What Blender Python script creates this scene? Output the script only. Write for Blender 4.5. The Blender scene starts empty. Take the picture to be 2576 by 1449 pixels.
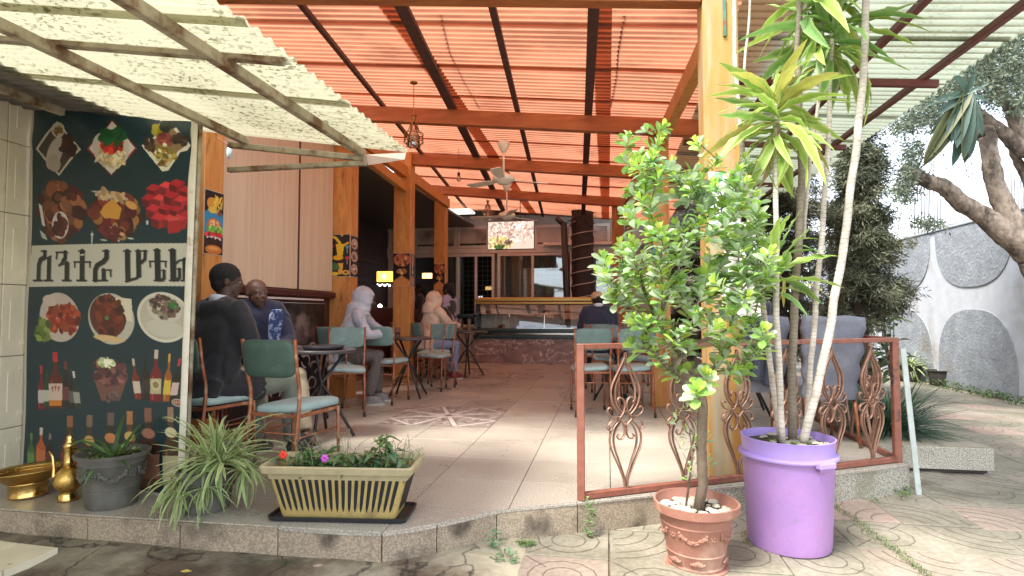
import bpy, math, random
import numpy as np
from mathutils import Vector, Matrix, noise as mnoise

# ------------------------------------------------------------------ scene, camera, light
sc = bpy.context.scene
COL = sc.collection
rad = math.radians
CAM_H = 1.03
camd = bpy.data.cameras.new('camera'); cam = bpy.data.objects.new('camera', camd); COL.objects.link(cam)
cam.location = (0, 0, CAM_H); cam.rotation_euler = (rad(92.43), 0, rad(9.4))
camd.sensor_width = 36; camd.lens = 1450 / 2576 * 36; camd.clip_start = 0.05; camd.clip_end = 500
sc.camera = cam
world = bpy.data.worlds.new('World'); sc.world = world; world.use_nodes = True
SUN_EL, SUN_AZ = 58.0, -140.0        # azimuth of the sun measured clockwise from +Y
def make_world():
    nt = world.node_tree; N = nt.nodes; L = nt.links; N.clear()
    out = N.new('ShaderNodeOutputWorld'); bg = N.new('ShaderNodeBackground')
    sky = N.new('ShaderNodeTexSky'); sky.sky_type = 'NISHITA'; sky.sun_disc = False
    sky.sun_elevation = rad(SUN_EL); sky.sun_rotation = rad(SUN_AZ); sky.dust_density = 2.5; sky.air_density = 1.0
    tc = N.new('ShaderNodeTexCoord'); mp = N.new('ShaderNodeMapping'); mp.inputs['Scale'].default_value = (1, 1, 2.6)
    no = N.new('ShaderNodeTexNoise'); no.inputs['Scale'].default_value = 2.2; no.inputs['Detail'].default_value = 7; no.inputs['Roughness'].default_value = .6
    cr = N.new('ShaderNodeValToRGB'); cr.color_ramp.elements[0].position = .36; cr.color_ramp.elements[1].position = .62
    cr.color_ramp.elements[0].color = (.35, .35, .35, 1); cr.color_ramp.elements[1].color = (.95, .95, .95, 1)
    mx = N.new('ShaderNodeMix'); mx.data_type = 'RGBA'; mx.inputs[7].default_value = (7.2, 7.6, 8.1, 1)
    L.new(tc.outputs['Generated'], mp.inputs[0]); L.new(mp.outputs[0], no.inputs[0]); L.new(no.outputs[0], cr.inputs[0])
    L.new(cr.outputs[0], mx.inputs[0]); L.new(sky.outputs[0], mx.inputs[6]); L.new(mx.outputs[2], bg.inputs[0])
    bg.inputs[1].default_value = .12; L.new(bg.outputs[0], out.inputs[0])
make_world()
sund = bpy.data.lights.new('sun', 'SUN'); sun = bpy.data.objects.new('sun', sund); COL.objects.link(sun)
sund.energy = 2.7; sund.angle = rad(18); sund.color = (1, .96, .88)
_a, _e = rad(SUN_AZ), rad(SUN_EL)
_d = Vector((math.sin(_a) * math.cos(_e), math.cos(_a) * math.cos(_e), math.sin(_e)))
sun.rotation_euler = _d.to_track_quat('Z', 'Y').to_euler()
sc.view_settings.view_transform = 'Standard'; sc.view_settings.look = 'None'
sc.view_settings.exposure = 1.8; sc.view_settings.gamma = 1; sc.view_settings.use_curve_mapping = False
sc.cycles.max_bounces = 10; sc.cycles.diffuse_bounces = 6; sc.cycles.transmission_bounces = 8; sc.cycles.transparent_max_bounces = 12
sc.cycles.sample_clamp_indirect = 6

rng = np.random.default_rng(7); R = random.Random(5)

# ------------------------------------------------------------------ survey: bearings taken from the camera station
F_ = 1450.; _P = rad(2.43); _Y = rad(9.4)
def ray(u, v):
    x = (u - 1288) / F_; y = -(v - 724.5) / F_
    d0, d1, d2 = x, math.cos(_P) - y * math.sin(_P), math.sin(_P) + y * math.cos(_P)
    return Vector((math.cos(_Y) * d0 - math.sin(_Y) * d1, math.sin(_Y) * d0 + math.cos(_Y) * d1, d2))
O_ = Vector((0, 0, CAM_H))
def pz(u, v, z=0.): d = ray(u, v); return O_ + d * ((z - CAM_H) / d.z)
def py(u, v, y): d = ray(u, v); return O_ + d * (y / d.y)
def pxx(u, v, x): d = ray(u, v); return O_ + d * (x / d.x)

# ------------------------------------------------------------------ mesh helpers
ORG = {}
def srgb(c):
    c = np.array(c, float) / 255.
    return tuple(np.where(c <= .04045, c / 12.92, ((c + .055) / 1.055) ** 2.4))
class MB:
    def __init__(s): s.v = []; s.f = []; s.c = None; s.smooth = False
    def add(s, vs, fs, col=None):
        b = len(s.v); s.v.extend([tuple(p) for p in vs]); s.f.extend([tuple(i + b for i in f) for f in fs])
        if col is not None:
            if s.c is None: s.c = [(1, 1, 1)] * b
            s.c.extend([tuple(col)] * len(vs))
        return s
    def box(s, x0, y0, z0, x1, y1, z1, M=None, col=None, taper=0):
        vs = [Vector((x, y, z)) for z in (z0, z1) for (x, y) in ((x0, y0), (x1, y0), (x1, y1), (x0, y1))]
        if taper:
            cx, cy = (x0 + x1) / 2, (y0 + y1) / 2
            for i in range(4): vs[i] = Vector((cx + (vs[i].x - cx) * taper, cy + (vs[i].y - cy) * taper, vs[i].z))
        if M is not None: vs = [M @ p for p in vs]
        return s.add(vs, [(3, 2, 1, 0), (4, 5, 6, 7), (0, 1, 5, 4), (1, 2, 6, 5), (2, 3, 7, 6), (3, 0, 4, 7)], col)
    def cbox(s, x0, y0, z0, x1, y1, z1, b=.01, M=None, col=None):
        """box with chamfered edges"""
        b = min(b, abs(x1 - x0) * .45, abs(y1 - y0) * .45, abs(z1 - z0) * .45)
        vs = []; idx = {}
        X = (x0, x1); Y = (y0, y1); Z = (z0, z1); sg = (1, -1)
        for i in (0, 1):
            for j in (0, 1):
                for k in (0, 1):
                    for a in range(3):
                        p = [X[i] + sg[i] * b, Y[j] + sg[j] * b, Z[k] + sg[k] * b]
                        p[a] = (X[i], Y[j], Z[k])[a]
                        idx[i, j, k, a] = len(vs); vs.append(Vector(p))
        fs = []
        for a in range(3):
            o = [q for q in range(3) if q != a]
            for e in (0, 1):
                loop = []
                for (p, q) in ((0, 0), (1, 0), (1, 1), (0, 1)):
                    t = [0, 0, 0]; t[a] = e; t[o[0]] = p; t[o[1]] = q; loop.append(idx[t[0], t[1], t[2], a])
                fs.append(loop)
            for p in (0, 1):
                for q in (0, 1):
                    t0 = [0, 0, 0]; t1 = [0, 0, 0]; t0[o[0]] = t1[o[0]] = p; t0[o[1]] = t1[o[1]] = q; t0[a] = 0; t1[a] = 1
                    fs.append([idx[(*t0, o[0])], idx[(*t1, o[0])], idx[(*t1, o[1])], idx[(*t0, o[1])]])
        for i in (0, 1):
            for j in (0, 1):
                for k in (0, 1): fs.append([idx[i, j, k, 0], idx[i, j, k, 1], idx[i, j, k, 2]])
        if M is not None: vs = [M @ p for p in vs]
        return s.add(vs, fs, col)
    def bar(s, p, q, w, h, up=(0, 0, 1), b=.004, col=None):
        """rectangular bar from p to q, w across, h along up"""
        p = Vector(p); q = Vector(q); d = (q - p); Ln = d.length; d.normalize(); up = Vector(up)
        x = d.cross(up).normalized(); z = x.cross(d).normalized()
        M = Matrix(((x.x, d.x, z.x, p.x), (x.y, d.y, z.y, p.y), (x.z, d.z, z.z, p.z), (0, 0, 0, 1)))
        return s.cbox(-w / 2, 0, -h / 2, w / 2, Ln, h / 2, b, M, col)
    def tube(s, pts, r, n=8, col=None, flat=None, cap=True, up=(0, 0, 1)):
        pts = [Vector(p) for p in pts]; m = len(pts); rr = r if hasattr(r, '__len__') else [r] * m
        vs = []; prev = None
        for i, p in enumerate(pts):
            t = (pts[min(i + 1, m - 1)] - pts[max(i - 1, 0)])
            if t.length < 1e-9: t = Vector((0, 0, 1))
            t.normalize()
            if prev is None:
                a = Vector(up) if abs(t.dot(Vector(up))) < .95 else Vector((1, 0, 0))
                x = a.cross(t).normalized()
            else:
                x = prev - t * prev.dot(t)
                x = x.normalized() if x.length > 1e-6 else t.orthogonal().normalized()
            prev = x; y = t.cross(x)
            for k in range(n):
                a = 2 * math.pi * k / n; fx, fy = (1, 1) if flat is None else flat
                vs.append(p + (x * math.cos(a) * fx + y * math.sin(a) * fy) * rr[i])
        fs = [(i * n + k, i * n + (k + 1) % n, (i + 1) * n + (k + 1) % n, (i + 1) * n + k) for i in range(m - 1) for k in range(n)]
        if cap: fs += [tuple(range(n - 1, -1, -1)), tuple(range((m - 1) * n, m * n))]
        return s.add(vs, fs, col)
    def lathe(s, prof, n=24, c=(0, 0, 0), col=None, ell=1., jit=None, M=None):
        vs = []; m = len(prof)
        for i, (r, z) in enumerate(prof):
            for k in range(n):
                a = 2 * math.pi * k / n; q = r * (1 + (jit(a, z) if jit else 0))
                vs.append(Vector((c[0] + q * math.cos(a), c[1] + q * ell * math.sin(a), c[2] + z)))
        if M is not None: vs = [M @ p for p in vs]
        fs = [(i * n + k, i * n + (k + 1) % n, (i + 1) * n + (k + 1) % n, (i + 1) * n + k) for i in range(m - 1) for k in range(n)]
        if prof[0][0] > 1e-5: fs.append(tuple(range(n - 1, -1, -1)))
        if prof[-1][0] > 1e-5: fs.append(tuple(range((m - 1) * n, m * n)))
        return s.add(vs, fs, col)
    def prism(s, poly, z0, z1, M=None, col=None):
        n = len(poly); vs = [Vector((x, y, z0)) for x, y in poly] + [Vector((x, y, z1)) for x, y in poly]
        if M is not None: vs = [M @ p for p in vs]
        return s.add(vs, [tuple(range(n - 1, -1, -1)), tuple(range(n, 2 * n))] + [(i, (i + 1) % n, n + (i + 1) % n, n + i) for i in range(n)], col)
    def ball(s, c, r, n=12, sc=(1, 1, 1), col=None, M=None):
        m = max(4, n // 2); vs = []; fs = []
        for i in range(m + 1):
            th = math.pi * i / m
            for k in range(n):
                a = 2 * math.pi * k / n
                vs.append(Vector((c[0] + r * sc[0] * math.sin(th) * math.cos(a), c[1] + r * sc[1] * math.sin(th) * math.sin(a), c[2] - r * sc[2] * math.cos(th))))
        if M is not None: vs = [M @ p for p in vs]
        fs = [(i * n + k, i * n + (k + 1) % n, (i + 1) * n + (k + 1) % n, (i + 1) * n + k) for i in range(m) for k in range(n)]
        return s.add(vs, fs, col)
    def mesh(s, name, smooth=None, off=None):
        me = bpy.data.meshes.new(name); v = s.v if off is None else [(p[0] - off[0], p[1] - off[1], p[2] - off[2]) for p in s.v]
        me.from_pydata(v, [], s.f); me.update()
        if s.c is not None:
            a = me.color_attributes.new('Col', 'FLOAT_COLOR', 'POINT')
            arr = np.ones((len(s.v), 4), np.float32); arr[:, :3] = np.array(s.c); a.data.foreach_set('color', arr.ravel())
        if smooth if smooth is not None else s.smooth: me.shade_smooth()
        return me
    def build(s, name, m, parent=None, smooth=None, autosm=None):
        off = ORG.get(parent.name) if parent else None
        me = s.mesh(name, smooth, off); o = bpy.data.objects.new(name, me); COL.objects.link(o)
        if m: me.materials.append(m)
        if parent: o.parent = parent; ORG[o.name] = off if off is not None else Vector((0, 0, 0))
        else: ORG[o.name] = Vector((0, 0, 0))
        if autosm: me.shade_smooth(); me.set_sharp_from_angle(angle=rad(autosm))
        return o
def tag(o, label=None, cat=None, group=None, kind=None):
    if label: o['label'] = label
    if cat: o['category'] = cat
    if group: o['group'] = group
    if kind: o['kind'] = kind
    return o
def thing(name, label, cat, loc=(0, 0, 0), rz=0, group=None):
    o = bpy.data.objects.new(name, None); COL.objects.link(o); o.location = loc; o.rotation_euler = (0, 0, rz); o.empty_display_size = .1
    ORG[o.name] = Vector(loc) if rz == 0 else Vector((0, 0, 0))
    return tag(o, label, cat, group)
def link_mesh(name, me, parent, loc=None, mtx=None):
    o = bpy.data.objects.new(name, me); COL.objects.link(o); o.parent = parent
    if mtx is not None: o.matrix_local = mtx
    elif loc is not None: o.location = loc
    return o
def copy_tree(root, loc, rz, label=None, group=None, skip=()):
    kids = {}
    for o in bpy.data.objects:
        if o.parent: kids.setdefault(o.parent.name, []).append(o)
    def rec(o, par):
        c = o.copy(); COL.objects.link(c); c.parent = par
        for k in kids.get(o.name, []): rec(k, c)
        return c
    c = rec(root, None); c.location = loc; c.rotation_euler = (0, 0, rz)
    if label: c['label'] = label
    if group: c['group'] = group
    return c

# ------------------------------------------------------------------ materials
MATS = {}
def mat(name, col, rough=.6, metal=0., var=.0, vscale=6., col2=None, bump=0., bscale=40., spec=None, trans=0., tcol=None, attr=False,
        detail=5., coord='Object', stretch=(1, 1, 1), rnd=0., patch=None, coat=0., ramp=(.35, .65), sheen=0.):
    """procedural surface: base colour varied by noise, optional second colour by noise mask, bump, per-object value jitter"""
    if name in MATS: return MATS[name]
    m = bpy.data.materials.new(name); m.use_nodes = True; nt = m.node_tree; N = nt.nodes; L = nt.links
    b = N['Principled BSDF']; out = N['Material Output']
    tc = N.new('ShaderNodeTexCoord'); mp = N.new('ShaderNodeMapping'); mp.inputs['Scale'].default_value = stretch
    L.new(tc.outputs[coord], mp.inputs[0]); V = mp.outputs[0]
    if attr:
        at = N.new('ShaderNodeAttribute'); at.attribute_name = 'Col'; c = at.outputs['Color']
    else:
        rgb = N.new('ShaderNodeRGB'); rgb.outputs[0].default_value = (*col, 1); c = rgb.outputs[0]
    def noise(scale, det=detail):
        n = N.new('ShaderNodeTexNoise'); n.inputs['Scale'].default_value = scale; n.inputs['Detail'].default_value = det
        n.inputs['Roughness'].default_value = .62; L.new(V, n.inputs[0]); return n.outputs[0]
    if col2 is not None:
        r = N.new('ShaderNodeValToRGB'); r.color_ramp.elements[0].position = ramp[0]; r.color_ramp.elements[1].position = ramp[1]
        L.new(noise(vscale), r.inputs[0]); mx = N.new('ShaderNodeMix'); mx.data_type = 'RGBA'
        L.new(r.outputs[0], mx.inputs[0]); L.new(c, mx.inputs[6]); mx.inputs[7].default_value = (*col2, 1); c = mx.outputs[2]
    if patch:
        pc, ps, lo, hi = patch
        r = N.new('ShaderNodeValToRGB'); r.color_ramp.elements[0].position = lo; r.color_ramp.elements[1].position = hi
        L.new(noise(ps, 8), r.inputs[0]); mx = N.new('ShaderNodeMix'); mx.data_type = 'RGBA'
        L.new(r.outputs[0], mx.inputs[0]); L.new(c, mx.inputs[6]); mx.inputs[7].default_value = (*pc, 1); c = mx.outputs[2]
    if var or rnd:
        h = N.new('ShaderNodeHueSaturation'); L.new(c, h.inputs['Color']); c = h.outputs[0]
        mr = N.new('ShaderNodeMapRange'); mr.inputs[1].default_value = .3; mr.inputs[2].default_value = .7
        mr.inputs[3].default_value = 1 - var; mr.inputs[4].default_value = 1 + var
        L.new(noise(vscale * 1.7), mr.inputs[0]); v = mr.outputs[0]
        if rnd:
            oi = N.new('ShaderNodeObjectInfo'); m2 = N.new('ShaderNodeMapRange'); m2.inputs[3].default_value = 1 - rnd; m2.inputs[4].default_value = 1 + rnd
            L.new(oi.outputs['Random'], m2.inputs[0]); mu = N.new('ShaderNodeMath'); mu.operation = 'MULTIPLY'
            L.new(v, mu.inputs[0]); L.new(m2.outputs[0], mu.inputs[1]); v = mu.outputs[0]
        L.new(v, h.inputs['Value'])
    L.new(c, b.inputs['Base Color']); b.inputs['Roughness'].default_value = rough; b.inputs['Metallic'].default_value = metal
    if spec is not None: b.inputs['Specular IOR Level'].default_value = spec
    if coat: b.inputs['Coat Weight'].default_value = coat; b.inputs['Coat Roughness'].default_value = .08
    if sheen: b.inputs['Sheen Weight'].default_value = sheen
    if bump:
        bp = N.new('ShaderNodeBump'); bp.inputs['Strength'].default_value = min(1, bump); bp.inputs['Distance'].default_value = .004 * max(1, bump)
        L.new(noise(bscale, 6), bp.inputs['Height']); L.new(bp.outputs[0], b.inputs['Normal'])
    if trans:
        t = N.new('ShaderNodeBsdfTranslucent'); ms = N.new('ShaderNodeMixShader'); ms.inputs[0].default_value = trans
        if tcol is not None: t.inputs[0].default_value = (*tcol, 1)
        else: L.new(c, t.inputs[0])
        L.new(b.outputs[0], ms.inputs[1]); L.new(t.outputs[0], ms.inputs[2]); L.new(ms.outputs[0], out.inputs[0])
    m['c'] = 1; MATS[name] = m
    m.diffuse_color = (*col, 1)
    return m
def emis(name, col, st, attr=False):
    m = bpy.data.materials.new(name); m.use_nodes = True; b = m.node_tree.nodes['Principled BSDF']
    b.inputs['Base Color'].default_value = (*[c * .3 for c in col], 1); b.inputs['Emission Color'].default_value = (*col, 1); b.inputs['Emission Strength'].default_value = st
    if attr:
        a = m.node_tree.nodes.new('ShaderNodeAttribute'); a.attribute_name = 'Col'; m.node_tree.links.new(a.outputs[0], b.inputs['Emission Color'])
        m.node_tree.links.new(a.outputs[0], b.inputs['Base Color'])
    return m
def glass(name, col=(.9, .95, .95), rough=.02, dark=.35):
    """window pane: sharp reflection over a partly see-through sheet"""
    m = bpy.data.materials.new(name); m.use_nodes = True; nt = m.node_tree; N = nt.nodes; L = nt.links
    N.remove(N['Principled BSDF']); out = N['Material Output']
    g = N.new('ShaderNodeBsdfGlossy'); g.inputs['Roughness'].default_value = rough; g.inputs[0].default_value = (.9, .95, 1, 1)
    t = N.new('ShaderNodeBsdfTransparent'); t.inputs[0].default_value = (*col, 1)
    f = N.new('ShaderNodeFresnel'); f.inputs[0].default_value = 1.6; a = N.new('ShaderNodeMath'); a.operation = 'ADD'; a.inputs[1].default_value = dark
    L.new(f.outputs[0], a.inputs[0]); ms = N.new('ShaderNodeMixShader'); L.new(a.outputs[0], ms.inputs[0]); L.new(t.outputs[0], ms.inputs[1]); L.new(g.outputs[0], ms.inputs[2]); L.new(ms.outputs[0], out.inputs[0])
    return m

def corrugated(name, col, tcol, dirt, axis, period, trans=.6, dirtline=.5, speck=0., phase=0., tone=1.):
    """translucent fibreglass sheet: dirt lies in the valleys of the waves, mould as specks and blotches"""
    m = bpy.data.materials.new(name); m.use_nodes = True; nt = m.node_tree; N = nt.nodes; L = nt.links
    b = N['Principled BSDF']; out = N['Material Output']; b.inputs['Roughness'].default_value = .5
    tc = N.new('ShaderNodeTexCoord'); sp = N.new('ShaderNodeSeparateXYZ'); L.new(tc.outputs['Object'], sp.inputs[0])
    def math_(op, a, bb=None, c=None):
        n = N.new('ShaderNodeMath'); n.operation = op
        for i, q in enumerate((a, bb, c)):
            if q is None: continue
            if isinstance(q, (int, float)): n.inputs[i].default_value = q
            else: L.new(q, n.inputs[i])
        return n.outputs[0]
    def noi(scale, det=4, st=(1, 1, 1)):
        mp = N.new('ShaderNodeMapping'); mp.inputs['Scale'].default_value = st; L.new(tc.outputs['Object'], mp.inputs[0])
        n = N.new('ShaderNodeTexNoise'); n.inputs['Scale'].default_value = scale; n.inputs['Detail'].default_value = det; n.inputs['Roughness'].default_value = .6; L.new(mp.outputs[0], n.inputs[0]); return n.outputs[0]
    w = math_('SINE', math_('ADD', math_('MULTIPLY', sp.outputs[axis], 2 * math.pi / period), phase))
    valley = N.new('ShaderNodeMapRange'); valley.inputs[1].default_value = -.15; valley.inputs[2].default_value = -1; L.new(w, valley.inputs[0])
    st = (.35, 1, 1) if axis == 1 else (1, .35, 1)
    n1 = N.new('ShaderNodeMapRange'); n1.inputs[1].default_value = .3; n1.inputs[2].default_value = .62; L.new(noi(1.6, 5, st), n1.inputs[0])
    k = math_('MULTIPLY', math_('MULTIPLY', valley.outputs[0], dirtline), math_('ADD', n1.outputs[0], .35))
    bl = N.new('ShaderNodeMapRange'); bl.inputs[1].default_value = .52; bl.inputs[2].default_value = .8; L.new(noi(1.1, 9), bl.inputs[0])
    k = math_('ADD', k, math_('MULTIPLY', bl.outputs[0], .55))
    if speck:
        s1 = N.new('ShaderNodeMapRange'); s1.inputs[1].default_value = .535; s1.inputs[2].default_value = .6; L.new(noi(62, 3, (.6, 1.2, 1)), s1.inputs[0])
        s2 = N.new('ShaderNodeMapRange'); s2.inputs[1].default_value = .38; s2.inputs[2].default_value = .58; L.new(noi(2.3, 3), s2.inputs[0])
        k = math_('ADD', k, math_('MULTIPLY', math_('MULTIPLY', s1.outputs[0], s2.outputs[0]), speck))
    k = math_('MINIMUM', k, 1)
    outs = []
    for cc in (col, tcol):
        mx = N.new('ShaderNodeMix'); mx.data_type = 'RGBA'; L.new(k, mx.inputs[0]); mx.inputs[6].default_value = (*cc, 1); mx.inputs[7].default_value = (*[d * q for d, q in zip(dirt, (1, 1, 1))], 1); outs.append(mx.outputs[2])
    L.new(outs[0], b.inputs['Base Color']); t = N.new('ShaderNodeBsdfTranslucent'); L.new(outs[1], t.inputs[0])
    ms = N.new('ShaderNodeMixShader'); ms.inputs[0].default_value = trans; L.new(b.outputs[0], ms.inputs[1]); L.new(t.outputs[0], ms.inputs[2]); L.new(ms.outputs[0], out.inputs[0])
    return m

M_wood = mat('orange_painted_wood', (.56, .26, .07), .5, var=.16, vscale=5, col2=(.46, .18, .045), bump=.25, bscale=20, stretch=(3, 3, .6), patch=((.16, .05, .02), 6, .60, .72))
M_woodX = mat('orange_painted_beam', (.40, .14, .045), .5, var=.16, vscale=3, col2=(.30, .08, .025), bump=.2, bscale=20, stretch=(.7, 3, 4), patch=((.12, .04, .018), 5, .60, .70))
M_post = mat('yellow_ochre_post_paint', (.42, .25, .08), .55, var=.12, vscale=3, col2=(.46, .22, .04), bump=.35, bscale=25, stretch=(5, 5, .5), patch=((.38, .31, .20), 2.5, .46, .62))
M_dark = mat('dark_stained_purlin', (.075, .032, .026), .7, var=.3, vscale=8, bump=.3)
M_steelW = mat('weathered_white_steel', (.34, .30, .22), .6, var=.2, vscale=9, patch=((.13, .06, .03), 7, .48, .62), bump=.4, bscale=50)
M_steelR = mat('dark_red_steel', (.13, .03, .025), .5, var=.2, vscale=9, bump=.2)
M_orange = corrugated('orange_translucent_sheet', (.48, .19, .10), (.60, .24, .135), (.22, .08, .045), 1, .085, .6, .75)
M_cream = corrugated('cream_translucent_sheet', (.34, .325, .21), (.48, .46, .32), (.13, .12, .06), 1, .076, .6, .5, speck=.8)
M_pale = corrugated('pale_green_translucent_sheet', (.38, .41, .33), (.42, .47, .37), (.16, .16, .10), 1, .1, .45, .8, speck=.3)
M_tin = mat('grey_metal_sheet', (.14, .13, .13), .45, metal=.3, var=.2, vscale=3)
# ------------------------------------------------------------------ ground and terrace floor
def gz_(x, y=0): return -.168 - .014 * max(-4, min(3, x))
def clip_cell(poly, x0, y0, x1, y1):
    for ax, val, s in ((0, x0, 1), (0, x1, -1), (1, y0, 1), (1, y1, -1)):
        out = []
        for i in range(len(poly)):
            a, b = poly[i - 1], poly[i]; ia = s * (a[ax] - val) >= 0; ib = s * (b[ax] - val) >= 0
            if ia != ib:
                t = (val - a[ax]) / (b[ax] - a[ax]); out.append((a[0] + t * (b[0] - a[0]), a[1] + t * (b[1] - a[1])))
            if ib: out.append(b)
        poly = out
        if not poly: return []
    q = []
    for p in poly:
        if not q or (abs(p[0] - q[-1][0]) + abs(p[1] - q[-1][1]) > 1e-5): q.append(p)
    if len(q) > 1 and abs(q[0][0] - q[-1][0]) + abs(q[0][1] - q[-1][1]) < 1e-5: q.pop()
    return q
def area(p): return .5 * abs(sum(p[i - 1][0] * p[i][1] - p[i][0] * p[i - 1][1] for i in range(len(p))))
def inset(p, d):
    """shrink a convex-ish polygon by d"""
    n = len(p); A = sum(p[i - 1][0] * p[i][1] - p[i][0] * p[i - 1][1] for i in range(n)); s = 1 if A > 0 else -1
    out = []
    for i in range(n):
        a, b, c = Vector(p[i - 1]), Vector(p[i]), Vector(p[(i + 1) % n]); u = (b - a).normalized(); v = (c - b).normalized()
        nu = Vector((-u.y, u.x)) * s; nv = Vector((-v.y, v.x)) * s; k = nu + nv
        k = k / max(.4, k.length_squared / 2) if k.length > .05 else nu
        q = b + k * d; out.append((q.x, q.y))
    return out

EDGE = [(-3.9, 2.60), (-2.61, 2.585), (-1.57, 2.60), (-1.05, 2.61), (-.83, 2.76), (-.58, 3.0), (-.17, 3.2), (.85, 3.72), (2.02, 4.37)]
PLAT = EDGE + [(2.02, 14.2), (-6.5, 14.2), (-6.5, 2.60)]

def groundmat():
    m = mat('damp_rough_concrete', (.135, .095, .065), .75, var=.4, vscale=1.9, col2=(.34, .30, .22), bump=5, bscale=11, patch=((.06, .08, .03), 2.6, .60, .68), detail=11, ramp=(.42, .56))
    nt = m.node_tree; N = nt.nodes; L = nt.links; b = N['Principled BSDF']; tc = N.new('ShaderNodeTexCoord'); sx = N.new('ShaderNodeSeparateXYZ'); L.new(tc.outputs['Object'], sx.inputs[0])
    n = N.new('ShaderNodeTexNoise'); n.inputs['Scale'].default_value = 3; n.inputs['Detail'].default_value = 6; L.new(tc.outputs['Object'], n.inputs[0])
    ad = N.new('ShaderNodeVectorMath'); ad.operation = 'MULTIPLY_ADD'; L.new(n.outputs['Color'], ad.inputs[0]); ad.inputs[1].default_value = (.8, .8, 0); L.new(tc.outputs['Object'], ad.inputs[2])
    v = N.new('ShaderNodeTexVoronoi'); v.feature = 'DISTANCE_TO_EDGE'; v.inputs['Scale'].default_value = 2.3; L.new(ad.outputs[0], v.inputs[0])
    r = N.new('ShaderNodeMapRange'); r.inputs[1].default_value = .0; r.inputs[2].default_value = .035; r.inputs[3].default_value = .22; r.inputs[4].default_value = 1; L.new(v.outputs[0], r.inputs[0])
    src = b.inputs['Base Color'].links[0].from_socket; h = N.new('ShaderNodeHueSaturation'); L.new(src, h.inputs['Color'])
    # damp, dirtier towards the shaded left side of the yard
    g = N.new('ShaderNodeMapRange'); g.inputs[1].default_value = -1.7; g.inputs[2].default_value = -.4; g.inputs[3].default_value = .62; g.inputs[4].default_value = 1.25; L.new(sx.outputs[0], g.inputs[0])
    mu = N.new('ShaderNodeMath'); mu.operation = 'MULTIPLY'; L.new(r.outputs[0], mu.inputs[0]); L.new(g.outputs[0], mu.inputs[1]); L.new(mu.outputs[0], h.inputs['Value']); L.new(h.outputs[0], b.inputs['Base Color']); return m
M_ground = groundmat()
def ground():
    mb = MB(); n = 90
    xs = np.concatenate([[-60, -20, -8], np.linspace(-5, 3.4, 85), [5, 8, 20, 60]]); ys = np.concatenate([[-60, -20, -5, 0], np.linspace(1.2, 4.6, 60), [6, 9, 14, 25, 60]])
    vs = []
    for y in ys:
        for x in xs:
            h = gz_(x) - .012
            if -5 < x < 3.4 and 1.2 < y < 4.6:
                near = max(0, min(1, (-.06 - x) * 6))
                h += near * (.018 * mnoise.noise(Vector((x * 2.2, y * 2.2, 3))) + .006 * mnoise.noise(Vector((x * 9, y * 9, 1))) + .006)
                # broken ledge along the step foot on the left
                if x < -.4: h += .03 * max(0, min(1, (y - 2.36 - .05 * mnoise.noise(Vector((x * 3, 0, 8)))) * 7)) * (mnoise.noise(Vector((x * 1.3, 5, 0))) * .5 + .6)
            vs.append((x, y, h))
    W = len(xs); fs = [(j * W + i, j * W + i + 1, (j + 1) * W + i + 1, (j + 1) * W + i) for j in range(len(ys) - 1) for i in range(W - 1)]
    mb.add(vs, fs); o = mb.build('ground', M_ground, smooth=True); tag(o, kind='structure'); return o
GROUND = ground()

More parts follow.
